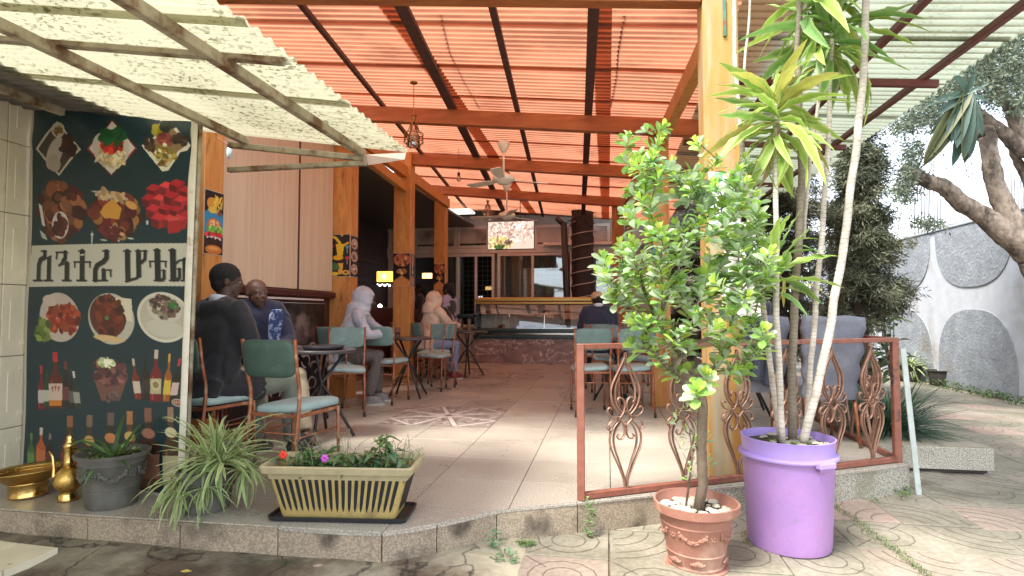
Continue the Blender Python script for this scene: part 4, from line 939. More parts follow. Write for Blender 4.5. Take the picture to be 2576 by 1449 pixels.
# coffee mural under the ledge
def mural(C):
    w, h = C.w, C.h; r = random.Random(21); C.a[:] = (26, 20, 18)
    C.line([(w * .17, h * .0), (w * .06, h * .45)], 12, (206, 120, 30)); C.blobs(w * .36, h * .2, w * .17, h * .22, [(110, 60, 38), (150, 90, 60), (70, 36, 24), (176, 120, 84)], 620, 2.0, r, 1.6)
    C.poly([(w * .2, h * .2), (w * .5, h * .06), (w * .52, h * .1), (w * .22, h * .26)], (180, 140, 110), .7)
    for _ in range(60):
        x = w * (.72 + .1 * r.gauss(0, 1)); y = h * (.22 + .15 * r.gauss(0, 1)); C.ell(x, y, 3 + 9 * r.random(), 4 + 12 * r.random(), (150, 136, 130), r.random() * 3, .22)
    for (x, y) in [(.30, .62), (.42, .55), (.55, .52), (.68, .5), (.36, .75), (.5, .68), (.62, .64), (.76, .6), (.84, .48), (.44, .86), (.58, .8), (.72, .74), (.86, .68), (.3, .92), (.66, .9), (.84, .84), (.93, .56), (.92, .76)]:
        C.ell(w * x, h * y, w * .052, h * .07, (206, 196, 190)); C.ell(w * x, h * y, w * .040, h * .052, (40, 30, 40)); C.ell(w * x + 2, h * y + 1, w * .028, h * .034, (24, 18, 24))
    C.poly([(0, h * .9), (w, h * .9), (w, h), (0, h)], (30, 16, 14)); 
    # two letters and a little bag at the foot
    W = (196, 176, 130); x0, y0 = w * .54, h * .925
    C.line([(x0, y0 - 6), (x0, y0 + 7)], 2.4, W); C.line([(x0, y0 - 6), (x0 + 5, y0 - 4), (x0 + 4, y0), (x0, y0)], 2.0, W); C.line([(x0 + 2, y0), (x0 + 6, y0 + 7)], 2.2, W)
    x0 += 12; C.line([(x0 + 6, y0 - 5), (x0 + 1, y0 - 5), (x0, y0 - 1), (x0 + 6, y0 + 2), (x0 + 5, y0 + 6), (x0, y0 + 6)], 2.2, W); C.ell(x0 + 18, y0 + 1, 7, 6, W)
def mk_mural():
    t = thing('coffee_mural', 'dark printed panel of coffee beans and white cups under the oak panels', 'poster', (-3.19, 5.2, 0.05))
    C = Canvas(220, 130, (0, 0, 0)); mural(C); C.build('printed_face', M_printm, lambda s, q: Vector((-3.285, 4.55 + 1.80 * s, 1.13 - 1.05 * q)), t)
    MB().box(-3.2985, 4.545, .075, -3.2865, 6.355, 1.135).build('backing_board', MATS['poster_edge'], t)
mk_mural()

# ------------------------------------------------------------------ chairs
M_rust = mat('rusty_copper_tube', (.30, .10, .045), .42, metal=.35, var=.3, vscale=14, col2=(.46, .27, .19), bump=.3, ramp=(.50, .72), patch=((.10, .03, .02), 18, .64, .72))
M_teal = mat('worn_teal_vinyl', (.13, .205, .195), .55, var=.14, vscale=7, bump=.3, bscale=60, rnd=.12, patch=((.20, .32, .31), 9, .58, .72))
M_seat = mat('faded_teal_vinyl_seat', (.29, .395, .395), .55, var=.12, vscale=6, bump=.3, bscale=60, rnd=.1, patch=((.08, .15, .15), 8, .6, .68))
M_tealdk = mat('dark_green_vinyl', (.045, .085, .07), .5, var=.15, vscale=7, bump=.35, bscale=60, patch=((.09, .14, .12), 9, .55, .75))
M_rubber = mat('black_rubber', (.02, .02, .02), .7)
def pad(w0, w1, d, t, n=5, crown=.012, r=.05):
    """stuffed cushion: rounded trapezoid, crowned top"""
    mb = MB(); N = 32; rings = []
    def outline(s):
        pts = []
        for k in range(N):
            a = 2 * math.pi * k / N; e = .34; x = math.copysign(abs(math.cos(a)) ** e, math.cos(a)); y = math.copysign(abs(math.sin(a)) ** e, math.sin(a))
            w = (w0 + (w1 - w0) * (y + 1) / 2) / 2; pts.append((x * w * s, y * d / 2 * s))
        return pts
    lv = [(.90, -t / 2), (.985, -t * .42), (1.0, -t * .1), (.995, t * .2), (.96, t * .42), (.85, t * .5 + crown * .4), (.5, t * .5 + crown), (.02, t * .5 + crown * 1.15)]
    vs = []
    for s, z in lv: vs += [(x, y, z) for x, y in outline(s)]
    fs = [(i * N + k, i * N + (k + 1) % N, (i + 1) * N + (k + 1) % N, (i + 1) * N + k) for i in range(len(lv) - 1) for k in range(N)] + [tuple(range(N - 1, -1, -1)), tuple(range((len(lv) - 1) * N, len(lv) * N))]
    return mb.add(vs, fs)
def make_chair(label, back=None, seat=None):
    back = back or M_teal; seat = seat or M_seat
    t = thing('dining_chair', label, 'chair', (0, 0, 0)); ORG[t.name] = Vector((0, 0, 0))
    p = pad(.35, .38, .40, .045); p.v = [(x, y + .03, z + .463 + .01 * math.sin(x * 9)) for x, y, z in p.v]; p.build('seat', seat, t, smooth=True)
    b = pad(.35, .37, .22, .032, crown=.004); Mx = Matrix.Translation((0, -.222, .765)) @ Matrix.Rotation(rad(90 + 9), 4, 'X')
    b.v = [tuple(Mx @ Vector((x, y, z))) for x, y, z in b.v]; b.v = [(x, y - .03 + .35 * x * x * 2, z) for x, y, z in b.v]; b.build('backrest', back, t, smooth=True)
    for s in (-1, 1):
        l = MB().tube([(s * .175, -.235, .035), (s * .172, -.19, .40), (s * .172, -.178, .50), (s * .174, -.180, .58), (s * .180, -.215, .72), (s * .184, -.240, .875)], .0115, 8).build('leg', M_rust, t, smooth=True)
        MB().tube([(s * .175, -.238, 0), (s * .175, -.2345, .045)], .014, 8).build('rubber_foot', M_rubber, l, smooth=True)
        l = MB().tube([(s * .175, .205, .035), (s * .172, .19, .44)], .0105, 8).build('leg', M_rust, t, smooth=True)
        MB().tube([(s * .1755, .207, 0), (s * .175, .2045, .045)], .0135, 8).build('rubber_foot', M_rubber, l, smooth=True)
        MB().tube([(s * .174, -.21, .31), (s * .174, .197, .31)], .005, 6).build('stretcher', M_rust, t, smooth=True)
    MB().tube([(-.173, -.205, .335), (.173, -.205, .335)], .005, 6).build('stretcher', M_rust, t, smooth=True)
    fr = MB(); 
    for (a, b_) in (((-.168, -.18), (.168, -.18)), ((.168, -.18), (.168, .19)), ((.168, .19), (-.168, .19)), ((-.168, .19), (-.168, -.18))): fr.bar((*a, .432), (*b_, .432), .012, .022, b=.002)
    fr.build('seat_frame', M_rust, t)
    return t
GC = 'teal vinyl dining chairs on the terrace'
chair_a = make_chair('x'); chair_a['group'] = GC
def facing(rl, rr): a, b = pz(*rl), pz(*rr); v = b - a; return (a + b) / 2, math.atan2(v.y, v.x)
first = [True]
def chair_at(mid, ang, label, src=None):
    mid = Vector((mid[0], mid[1], 0)); f = Vector((-math.sin(ang), math.cos(ang), 0)); loc = mid + f * .235
    src = src or chair_a
    if src is chair_a and first[0]: first[0] = False; c = chair_a; c.location = loc; c.rotation_euler = (0, 0, ang); c['label'] = label; return c
    return copy_tree(src, loc, ang, label, GC)
def chair_px(rl, rr, label, da=0, src=None): m, a = facing(rl, rr); return chair_at(m, a + da, label, src)
c3 = chair_at((-3.0, 5.93), rad(-14), 'teal chair under the grey hooded person, nearest the oak panels')
chair_px((914, 1017), (986, 1020), 'teal chair with its back to us between the grey and the beige hooded persons')
chair_at(pz(1135, 972), rad(82), 'teal chair turned side-on facing left beside the beige hooded person'); 
chair_at(pz(1057, 955), rad(-4), 'dark teal chair with its back to us directly behind the beige hooded person')
chair_at(pz(1008, 938), rad(10), 'shadowed dark chair between the left post and the beige hooded person')
chair_at((-2.25, 7.75), rad(172), 'shadowed chair with faded seat at the far side of the middle left table')
chair_at((-2.72, 5.75), rad(205), 'empty teal chair seen between the navy jacketed man and the mural')
chair_px((1449, 1050), (1539, 1050), 'teal chair at the right table nearest the railing end, left of the pair')
chair_px((1556, 1052), (1652, 1051), 'teal chair at the right table partly behind the potted tree, right of the pair')
chair_at((-.03, 7.55), rad(186), 'teal chair facing us across the right table, left one')
chair_at((.42, 7.55), rad(176), 'teal chair facing us across the right table, right one beside the orange post')
chair_at((-.12, 7.92), rad(4), 'teal chair in which the man with the beige cap sits')
chair_at((.38, 8.3), rad(4), 'dark teal chair behind the right table, right of the man with the beige cap')
chair_b = make_chair('weathered green chair standing empty behind the flower box with faded seat', M_tealdk); chair_b['group'] = GC
chair_b.location = Vector((-1.89, 3.29, 0)); chair_b.rotation_euler = (0, 0, rad(-9))
copy_tree(chair_b, (-2.56, 3.42, 0), rad(-14), 'dark green chair half hidden by the banner under the man in black', GC)
chair_at((-2.85, 8.35), rad(-42), 'teal chair carrying the beige hooded person')
chair_at((-3.0, 4.42), rad(-115), 'teal chair carrying the man in the dark navy jacket')

# grey covered high chairs on the right
M_cover = mat('grey_blue_chair_cover', (.17, .18, .225), .85, var=.15, vscale=4, bump=.8, bscale=18, patch=((.26, .27, .31), 5, .55, .75))
def covered_chair(label, loc, ang, jacket=False):
    t = thing('covered_chair', label, 'chair', (0, 0, 0), 0, 'high chairs with grey cloth covers behind the railing')
    ORG[t.name] = Vector((0, 0, 0))
    mb = MB(); n = 10; m = 14; vs = []
    for side in (0, 1):
        for j in range(m + 1):
            z = .36 + .64 * j / m; w = .19 + .035 * (j / m) + .012 * math.sin(j * 1.7)
            for i in range(n + 1):
                x = -w + 2 * w * i / n; y = -.21 - .10 * ((j / m)) + (.045 if side else -.022) + .014 * mnoise.noise(Vector((x * 9, j * .55, side * 3 + loc[0] * 5))) + .010 * math.sin(x * 30 + j * .5 + side) * (1.2 - j / m)
                vs.append((x, y, z + (.008 * math.sin(i * 1.1) if j == m else 0)))
    W = n + 1; S = W * (m + 1); fs = []
    for s in (0, 1):
        for j in range(m):
            for i in range(n):
                f = (s * S + j * W + i, s * S + j * W + i + 1, s * S + (j + 1) * W + i + 1, s * S + (j + 1) * W + i); fs.append(f if not s else f[::-1])
    for j in range(m): fs += [(j * W, (j + 1) * W, S + (j + 1) * W, S + j * W), (j * W + n, S + j * W + n, S + (j + 1) * W + n, (j + 1) * W + n)]
    for i in range(n): fs.append((m * W + i, m * W + i + 1, S + m * W + i + 1, S + m * W + i))
    mb.add(vs, fs).build('cloth_cover', M_cover, t, smooth=True)
    p = pad(.37, .40, .40, .05); p.v = [(x, y + .02, z + .46) for x, y, z in p.v]; p.build('seat', M_cover, t, smooth=True)
    for s in (-1, 1):
        l = MB().tube([(s * .19, -.27, .0), (s * .178, -.2, .45)], .013, 8).build('leg', M_rust, t, smooth=True)
        l = MB().tube([(s * .19, .21, .0), (s * .178, .19, .45)], .012, 8).build('leg', M_rust, t, smooth=True)
    MB().bar((-.17, -.2, .425), (.17, -.2, .425), .015, .025, b=.002).build('seat_frame', M_rust, t)
    t.location = loc; t.rotation_euler = (0, 0, ang); return t
covered_chair('grey cloth covered high chair, right one, alone behind the purple bin stems', (1.68, 5.05, 0), rad(4))
covered_chair('grey cloth covered high chair, left one, in which the person in the black jacket sits', (1.26, 5.36, 0), rad(-3))

# ------------------------------------------------------------------ tables
M_black = mat('black_painted_steel', (.018, .018, .022), .4, var=.2, vscale=10)
M_top = mat('dark_laminate_top', (.05, .045, .05), .3, var=.2, vscale=6)
def table(loc, label, r=.36, rz=0, top=None):
    t = thing('bistro_table', label, 'table', (0, 0, 0), 0, 'round tables on black folding legs'); ORG[t.name] = Vector((0, 0, 0))
    MB().lathe([(0.001, .70), (r, .70), (r + .008, .708), (r + .008, .722), (r, .73), (.001, .732)], 32).build('table_top', top or M_top, t, autosm=40)
    for k in range(2):
        a = k * math.pi / 2; c, s = math.cos(a), math.sin(a); q = .27
        for d in (1, -1): MB().tube([(c * q * d, s * q * d, .012), (c * q * .25 * d, s * q * .25 * d, .36), (-c * q * .72 * d, -s * q * .72 * d, .70)], .013, 8).build('leg', M_black, t, smooth=True)
    MB().tube([(-.12, .12, .2), (0, 0, .26), (.12, .12, .2)], .008, 6).build('brace', M_black, t, smooth=True)
    t.location = loc; t.rotation_euler = (0, 0, rz); return t
table((-2.33, 4.45, 0), 'round dark table in front of the coffee mural between the two seated men', .27, .3)
table((-2.40, 6.75, 0), 'round dark table where the grey hooded person leans', .28, .9)
table((.10, 6.85, 0), 'dark table on black crossed legs at the right by the orange post', .36, .2)
table((-2.25, 9.15, 0), 'table farthest back on the left by the beige hooded person', .32, .1)
table((1.40, 6.25, 0), 'dark table in front of the grey covered chairs behind the railing', .36, .7)
tag(MB().lathe([(.033, 0), (.036, .004), (.040, .12), (.037, .12), (.034, .01), (.001, .01)], 14, c=(-2.45, 6.5, .733)).build('drinking_glass', mat('smoky_glass', (.10, .06, .04), .1), smooth=True), 'dark drinking glass held by the grey hooded person on the table edge', 'glass')
tag(MB().lathe([(.001, 0), (.15, 0), (.17, .03), (.165, .03), (.145, .008), (.001, .006)], 24, c=(-2.27, 4.37, .733)).build('serving_tray', M_black, smooth=True), 'round black tray on the table beside the coffee mural', 'tray')

# ------------------------------------------------------------------ food display counter
def veins(name, base, vein, sc_=2.2):
    m = bpy.data.materials.new(name); m.use_nodes = True; nt = m.node_tree; N = nt.nodes; L = nt.links; b = N['Principled BSDF']; b.inputs['Roughness'].default_value = .3
    tc = N.new('ShaderNodeTexCoord'); mp = N.new('ShaderNodeMapping'); mp.inputs['Scale'].default_value = (1, 1, 1.8); L.new(tc.outputs['Object'], mp.inputs[0])
    n = N.new('ShaderNodeTexNoise'); n.inputs['Scale'].default_value = sc_; n.inputs['Detail'].default_value = 4; n.inputs['Distortion'].default_value = .6; L.new(mp.outputs[0], n.inputs[0])
    r = N.new('ShaderNodeValToRGB'); e = r.color_ramp.elements; e[0].position = .47; e[0].color = (*base, 1); e[1].position = .53; e[1].color = (*base, 1); x = e.new(.50); x.color = (*vein, 1); x = e.new(.485); x.color = (*base, 1); x = e.new(.515); x.color = (*base, 1)
    L.new(n.outputs[0], r.inputs[0]); n2 = N.new('ShaderNodeTexNoise'); n2.inputs['Scale'].default_value = 5; n2.inputs['Detail'].default_value = 6; L.new(mp.outputs[0], n2.inputs[0])
    h = N.new('ShaderNodeHueSaturation'); mr = N.new('ShaderNodeMapRange'); mr.inputs[1].default_value = .3; mr.inputs[2].default_value = .7; mr.inputs[3].default_value = .65; mr.inputs[4].default_value = 1.35; L.new(n2.outputs[0], mr.inputs[0]); L.new(mr.outputs[0], h.inputs['Value']); L.new(r.outputs[0], h.inputs['Color']); L.new(h.outputs[0], b.inputs['Base Color']); return m
M_marble = veins('veined_brown_marble', (.26, .165, .15), (.66, .55, .5))
M_gold = mat('brushed_gold_trim', (.42, .29, .09), .3, metal=.5); M_green = mat('dark_green_enamel', (.02, .055, .06), .25)
M_cglass = glass('display_glass', (.82, .88, .86), .01, .06); M_chrome = mat('chrome_trim', (.6, .6, .6), .15, metal=1.)
def counter():
    t = thing('display_counter', 'glass food display counter with gold top and veined marble base at the back', 'counter', (-1.4, 11.9, 0))
    a = -2.70; b = .18; y = 11.62
    def b_(n, m, *ar, **k): return MB().cbox(*ar, **k).build(n, m, t)
    b_('marble_base', M_marble, a, y, .0, b, y + .7, .50, b=.005); b_('plinth', M_marble, a - .01, y - .012, 0, b + .01, y - .001, .09, b=.003)
    b_('enamel_band', M_green, a - .03, y - .06, .50, b + .03, y + .72, .57, b=.01); b_('enamel_band', M_green, a - .03, y - .05, .63, b + .03, y + .72, .70, b=.01); b_('chrome_strip', M_chrome, a - .01, y - .04, .571, b + .01, y + .7, .629, b=.01)
    b_('shelf_plate', M_alu, a + .02, y + .06, 1.0, b - .02, y + .6, 1.008, b=.001); b_('inner_tray', M_chrome, a + .02, y + .02, .701, b - .02, y + .66, .712, b=.001)
    # slanting front glass, in two panes
    for (x0, x1) in ((a, (a + b) / 2 - .01), ((a + b) / 2 + .01, b)):
        MB().add([(x0, y - .03, .70), (x1, y - .03, .70), (x1, y + .02, 1.0), (x0, y + .02, 1.0), (x0, y + .12, 1.24), (x1, y + .12, 1.24)], [(0, 1, 2, 3), (3, 2, 5, 4)]).build('front_glass', M_cglass, t)
    for x in (a, b): MB().prism([(y - .03, .70), (y + .68, .70), (y + .68, 1.25), (y + .12, 1.25), (y + .02, 1.0)], 0, .006, M=Matrix(((0, 0, 1, x - .003), (1, 0, 0, 0), (0, 1, 0, 0), (0, 0, 0, 1)))).build('side_glass', M_cglass, t)
    b_('gold_top', M_gold, a - .02, y + .08, 1.245, b + .02, y + .72, 1.34, b=.025); b_('gold_lip', M_gold, a - .01, y + .07, 1.20, b + .01, y + .10, 1.243, b=.006); b_('back_frame', M_alu, a, y + .66, .71, b, y + .70, 1.24, b=.004)
    for x in (a + .01, (a + b) / 2, b - .01): MB().bar((x, y - .033, .70), (x, y + .018, 1.0), .018, .012, up=(0, -1, .2), b=.002).build('glass_bead', M_chrome, t)
    return a, b, y
ca, cb_, cy_ = counter()
M_bread = mat('baked_bread', (.36, .17, .06), .6, var=.3, vscale=10, bump=.5)
M_meatc = mat('roast_meat', (.16, .05, .03), .5, var=.3, vscale=12, bump=.6)
k = 0
for i in range(9):
    x = -2.5 + i * .30
    if i in (2, 6): continue
    top = i % 2 == 0; o = MB()
    for q in range(4): o.ball((x + R.uniform(-.07, .07), 11.85 + R.uniform(-.06, .08), (1.03 if top else .735) + .008 * q), .045, 10, (1.5, 1, .55))
    tr = thing('food_tray', ('%s on the %s shelf of the display counter, %s' % (['bread rolls', 'roast meat', 'pastries'][i % 3], 'upper' if top else 'lower', ['left end', 'second from left', '', 'left of middle', 'middle', 'right of middle', '', 'near right end', 'right end'][i])), 'tray', (x, 11.85, 1.008 if top else .712))
    MB().cbox(x - .12, 11.74, 1.0095 if top else .7135, x + .12, 11.97, 1.022 if top else .726, .004).build('tray', M_chrome, tr); o.build('food', M_bread if i % 3 != 1 else M_meatc, tr, smooth=True)

# balustrade and stone ledge left of the counter
bl = thing('balustrade', 'stone ledge on turned balusters between the last left post and the counter', 'balustrade', (-2.95, 11.7, 0))
M_stone = mat('painted_stone', (.34, .27, .20), .6, var=.15)
MB().cbox(-3.35, 11.55, .92, -2.73, 11.85, 1.0, .02).build('ledge', M_green, bl); MB().cbox(-3.35, 11.6, 0, -2.73, 11.8, .1, .01).build('plinth', M_stone, bl)
for x in (-3.22, -3.03, -2.84): MB().lathe([(.05, .1), (.05, .14), (.03, .17), (.055, .28), (.06, .36), (.045, .48), (.028, .58), (.03, .64), (.05, .70), (.035, .78), (.05, .86), (.05, .92)], 14, c=(x, 11.7, 0)).build('baluster', M_stone, bl, smooth=True)

# ------------------------------------------------------------------ television
def tv():
    y = 11.4; p0 = py(1228, 559, y); p1 = py(1343, 625, y); x0, x1, z0, z1 = p0.x, p1.x, p1.z, p0.z
    t = thing('television', 'flat television hung from the ceiling above the counter showing a pale picture', 'television', ((x0 + x1) / 2, y, z0))
    MB().cbox(x0 - .012, y, z0 - .014, x1 + .012, y + .05, z1 + .012, .006).build('casing', M_black, t)
    C = Canvas(110, 62, (196, 184, 170)); r = random.Random(2); C.blobs(55, 22, 55, 26, [(210, 196, 186), (186, 166, 150), (170, 140, 130), (224, 214, 204)], 500, 1.7, r, 4); C.blobs(30, 48, 30, 14, [(196, 180, 110), (160, 140, 90), (214, 204, 150)], 160, 2, r, 2); C.blobs(50, 46, 9, 5, [(80, 60, 50), (110, 90, 80)], 24, 1.8, r); C.blobs(27, 56, 10, 4, [(50, 80, 40)], 14, 3, r)
    C.build('screen', emis('screen_glow', (1, 1, 1), .50, attr=True), lambda s, q: Vector((x0 + (x1 - x0) * s, y - .003, z1 + (z0 - z1) * q)), t)
    for x in (x0 + .28, x1 - .28): MB().tube([(x, y + .03, z1), (x, y + .03, 3.42)], .008, 6).build('hanger', M_black, t)
tv()
# ------------------------------------------------------------------ fans
M_fan = mat('yellowed_fan_enamel', (.72, .64, .52), .35, var=.1, vscale=5)
def fan(u, v, ytop, y, label, r=.56, rot=0.):
    h = py(u, v, y); zt = ytop; t = thing('ceiling_fan', label, 'fan', (h.x, y, h.z), 0, 'ceiling fans hung from the beams')
    X, Y, Z = h.x, y, h.z
    MB().lathe([(.008, -.10), (.03, -.095), (.075, 0.0), (.07, .02), (.012, .03)], 20, c=(X, Y, zt - .03)).build('ceiling_cup', M_fan, t, smooth=True)
    MB().tube([(X, Y, Z + .06), (X, Y, zt - .1)], .012, 8).build('rod', M_fan, t, smooth=True)
    MB().lathe([(.02, -.075), (.06, -.07), (.085, -.045), (.125, -.03), (.13, -.01), (.12, .02), (.06, .045), (.02, .075)], 24, c=(X, Y, Z)).build('motor', M_fan, t, smooth=True)
    for k in range(3):
        a = rad(-90 + rot + 120 * k); M = Matrix.Translation((X, Y, Z - .02)) @ Matrix.Rotation(a, 4, 'Z') @ Matrix.Rotation(rad(11), 4, 'X')
        q = [(.10, -.03), (.2, -.05), (r * .6, -.062), (r * .95, -.06), (r, -.04), (r, .045), (r * .95, .06), (r * .6, .058), (.2, .045), (.10, .03)]
        MB().prism(q[::1], -.003, .003, M=M).build('blade', M_fan, t)
fan(1267, 448, 2.99, 6.42, 'cream ceiling fan on the nearer beam in the middle of the roof', .54)
fan(1275, 541, 2.97, 8.42, 'cream ceiling fan farther back, above the television', .58, 20)
# ------------------------------------------------------------------ hanging lamps
M_brass = mat('aged_brass', (.28, .16, .05), .3, metal=.9); M_lglass = glass('lantern_glass', (.8, .7, .65), .02, .12)
def roofpt(u, v):
    d = ray(u, v); t = 1.
    for _ in range(20): P = O_ + d * t; t = (Zr(P.x, P.y) - CAM_H) / d.z
    return O_ + d * t
def lantern(u, v0, v1, v2, label):
    T_ = roofpt(u, v0); y = T_.y; a = py(u, v1, y); b = py(u, v2, y); H_ = a.z - b.z; c = (a.x, y, b.z)
    t = thing('hanging_lantern', label, 'lantern', (a.x, y, b.z), 0, 'brass lanterns with glass shades'); s = H_
    MB().tube([(a.x, y, a.z - .01), (T_.x, y, T_.z)], .004, 5).build('cord', M_brass, t); MB().lathe([(.04, 0), (.04, .012), (.01, .02)], 12, c=(T_.x, y, T_.z - .02)).build('ceiling_rose', M_brass, t, smooth=True)
    MB().lathe([(.09 * s, .78 * s), (.05 * s, .84 * s), (.05 * s, .9 * s), (.11 * s, 1.0 * s)], 12, c=c).build('cap', M_brass, t, smooth=True)
    MB().lathe([(.19 * s, .02 * s), (.20 * s, .06 * s), (.20 * s, .36 * s), (.13 * s, .46 * s), (.10 * s, .78 * s)], 20, c=c).build('glass_shade', M_lglass, t, smooth=True)
    MB().ball((a.x, y, b.z + .33 * s), .09 * s, 10).build('bulb', mat('bulb_glass', (.8, .8, .75), .1), t, smooth=True)
    for k in range(8):
        q = 2 * math.pi * k / 8; f = lambda r, z: (a.x + r * s * math.cos(q), y + r * s * math.sin(q), b.z + z * s)
        MB().tube([f(.22, .0), f(.22, .1), f(.31, .16), f(.31, .42), f(.18, .52), f(.09, .8)], .004, 5).build('cage_wire', M_brass, t)
    for (r, z) in ((.31, .17), (.31, .3), (.31, .42)): MB().tube([(a.x + r * s * math.cos(k * .5236), y + r * s * math.sin(k * .5236), b.z + z * s) for k in range(13)], .004, 5, cap=False).build('cage_ring', M_brass, t)
lantern(1041, 205, 292, 371, 'brass caged glass lantern hanging nearest, left of the fans')
lantern(1227, 480, 505, 553, 'small brass lantern hanging far back beside the second fan')
def bulb():
    T_ = roofpt(1150, 372); y = T_.y; b = py(1154, 445, y); t = thing('bare_bulb', 'bare light bulb on a thin cord left of the nearer ceiling fan', 'bulb', tuple(b))
    MB().tube([b + Vector((0, 0, .05)), (b.x, y, T_.z)], .003, 5).build('cord', M_black, t); MB().lathe([(.02, .02), (.022, .06), (.01, .065)], 10, c=tuple(b)).build('socket', M_black, t, smooth=True); MB().lathe([(.001, -.07), (.025, -.055), (.032, -.03), (.02, .02)], 12, c=tuple(b)).build('glass_bulb', M_lglass, t, smooth=True)
bulb()
# ------------------------------------------------------------------ rope-wrapped palm trunk, dark pole
def wrapped():
    y = 12.6; a = py(1466, 745, y); x = a.x; t = thing('wrapped_trunk', 'dark palm trunk wound with a pale rope light right of the television', 'tree trunk', (x, y, 0))
    MB().lathe([(.24 + .01 * math.sin(i * 2.1), i * .12) for i in range(29)], 20, c=(x, y, 0), jit=lambda a_, z: .06 * mnoise.noise(Vector((math.cos(a_) * 2, math.sin(a_) * 2, z * 6)))).build('trunk', mat('dark_palm_bark', (.028, .018, .018), .8, var=.3, vscale=12, bump=1.5, bscale=30), t, smooth=True)
    n = 260; MB().tube([(x + .262 * math.cos(k * .21), y + .262 * math.sin(k * .21), .6 + 2.4 * k / n) for k in range(n)], .011, 6).build('rope_light', mat('pale_rope_tube', (.45, .38, .33), .4), t, smooth=True)
    mb = MB(); r = random.Random(3)
    for _ in range(90):
        q = r.random() * 6.28; p = Vector((x + .25 * math.cos(q), y + .25 * math.sin(q), 2.75 + r.random() * .4)); d = Vector((math.cos(q), math.sin(q), r.uniform(-.9, .5))) * .16; s = Vector((-math.sin(q), math.cos(q), 0)) * .015
        mb.add([p - s, p + s, p + d], [(0, 1, 2)])
    o = mb.build('dead_fronds', MATS['dark_palm_bark'], t); o['kind'] = 'stuff'
wrapped()
pl = thing('dark_pole', 'thin dark steel pole standing left of the rope-wrapped trunk', 'pole', (-.93, 12.5, 0))
MB().tube([py(1432, 745, 12.3) - Vector((0, 0, 1.4)), py(1418, 560, 12.3)], .07, 8).build('shaft', M_black, pl, smooth=True); MB().tube([py(1418, 565, 12.3), py(1400, 548, 12.3)], .06, 8).build('elbow', M_black, pl, smooth=True)
# sign reflections given as glowing boxes, and lamp glimmers in the left room
sg = thing('sign_reflection', 'glowing orange sign reflection in the dark bar room left of the posts', 'sign', (-4.4, 9.97, 1.62))
p0, p1 = py(948, 683, 9.9), py(986, 708, 9.9)
MB().cbox(p0.x, 9.90, p1.z, p1.x, 9.94, p0.z, .004).build('reflection_box', emis('amber_glow', (1, .5, .06), 1.3), sg); MB().cbox(p0.x - .01, 9.945, p1.z - .04, p1.x + .01, 9.96, p0.z + .01, .004).build('box_back', M_black, sg)
MB().ball(((p0.x + p1.x) / 2, 9.895, (p0.z + p1.z) / 2), .035, 8, (1, .2, 1.2)).build('emblem', emis('pale_glow', (1, .9, .7), 1.8), sg)
tag(MB().ball(tuple(py(956, 770, 9.7)), .035, 10).build('counter_lamp', emis('warm_spot', (1, .95, .75), 6)), 'tiny bright lamp low in the dark bar room under the sign reflection', 'lamp')
bt = thing('bottle_shelf_glints', 'white glints of a lit bottle shelf under the orange sign reflection', 'shelf light', tuple(py(965, 716, 9.98)))
for k in range(6): q = py(950 + k * 6, 715 + (k % 2) * 3, 9.97); MB().ball(tuple(q), .012 + .01 * (k % 2), 8).build('glint', MATS.get('g') or emis('white_glint', (.9, .95, 1), 2.5), bt)  # glints modelled as small glowing balls
p0, p1 = py(1062, 687, 10.9), py(1086, 700, 10.9)
tag(MB().cbox(p0.x, 10.9, p1.z, p1.x, 10.93, p0.z, .004).build('sign_reflection', emis('amber_glow_small', (1, .55, .2), 1.1)), 'small amber sign reflection seen between the second and third left posts', 'sign')  # second sign reflection, also a glowing box
# little blue striped fish ornament and twig hanging at the front canopy end
orn = thing('hanging_ornament', 'small blue striped ornament dangling under the canopy frame by the first post', 'ornament', tuple(py(576, 385, 3.35)))
MB().ball(tuple(py(577, 383, 3.35)), .045, 12, (.45, .3, 1.0)).build('body', mat('blue_white_stripes', (.25, .4, .5), .5, col2=(.7, .72, .7), vscale=30, stretch=(1, 1, 6)), orn, smooth=True); MB().tube([py(577, 368, 3.35), py(545, 345, 3.33), py(540, 322, 3.3)], .0035, 5).build('cord', M_rust, orn)
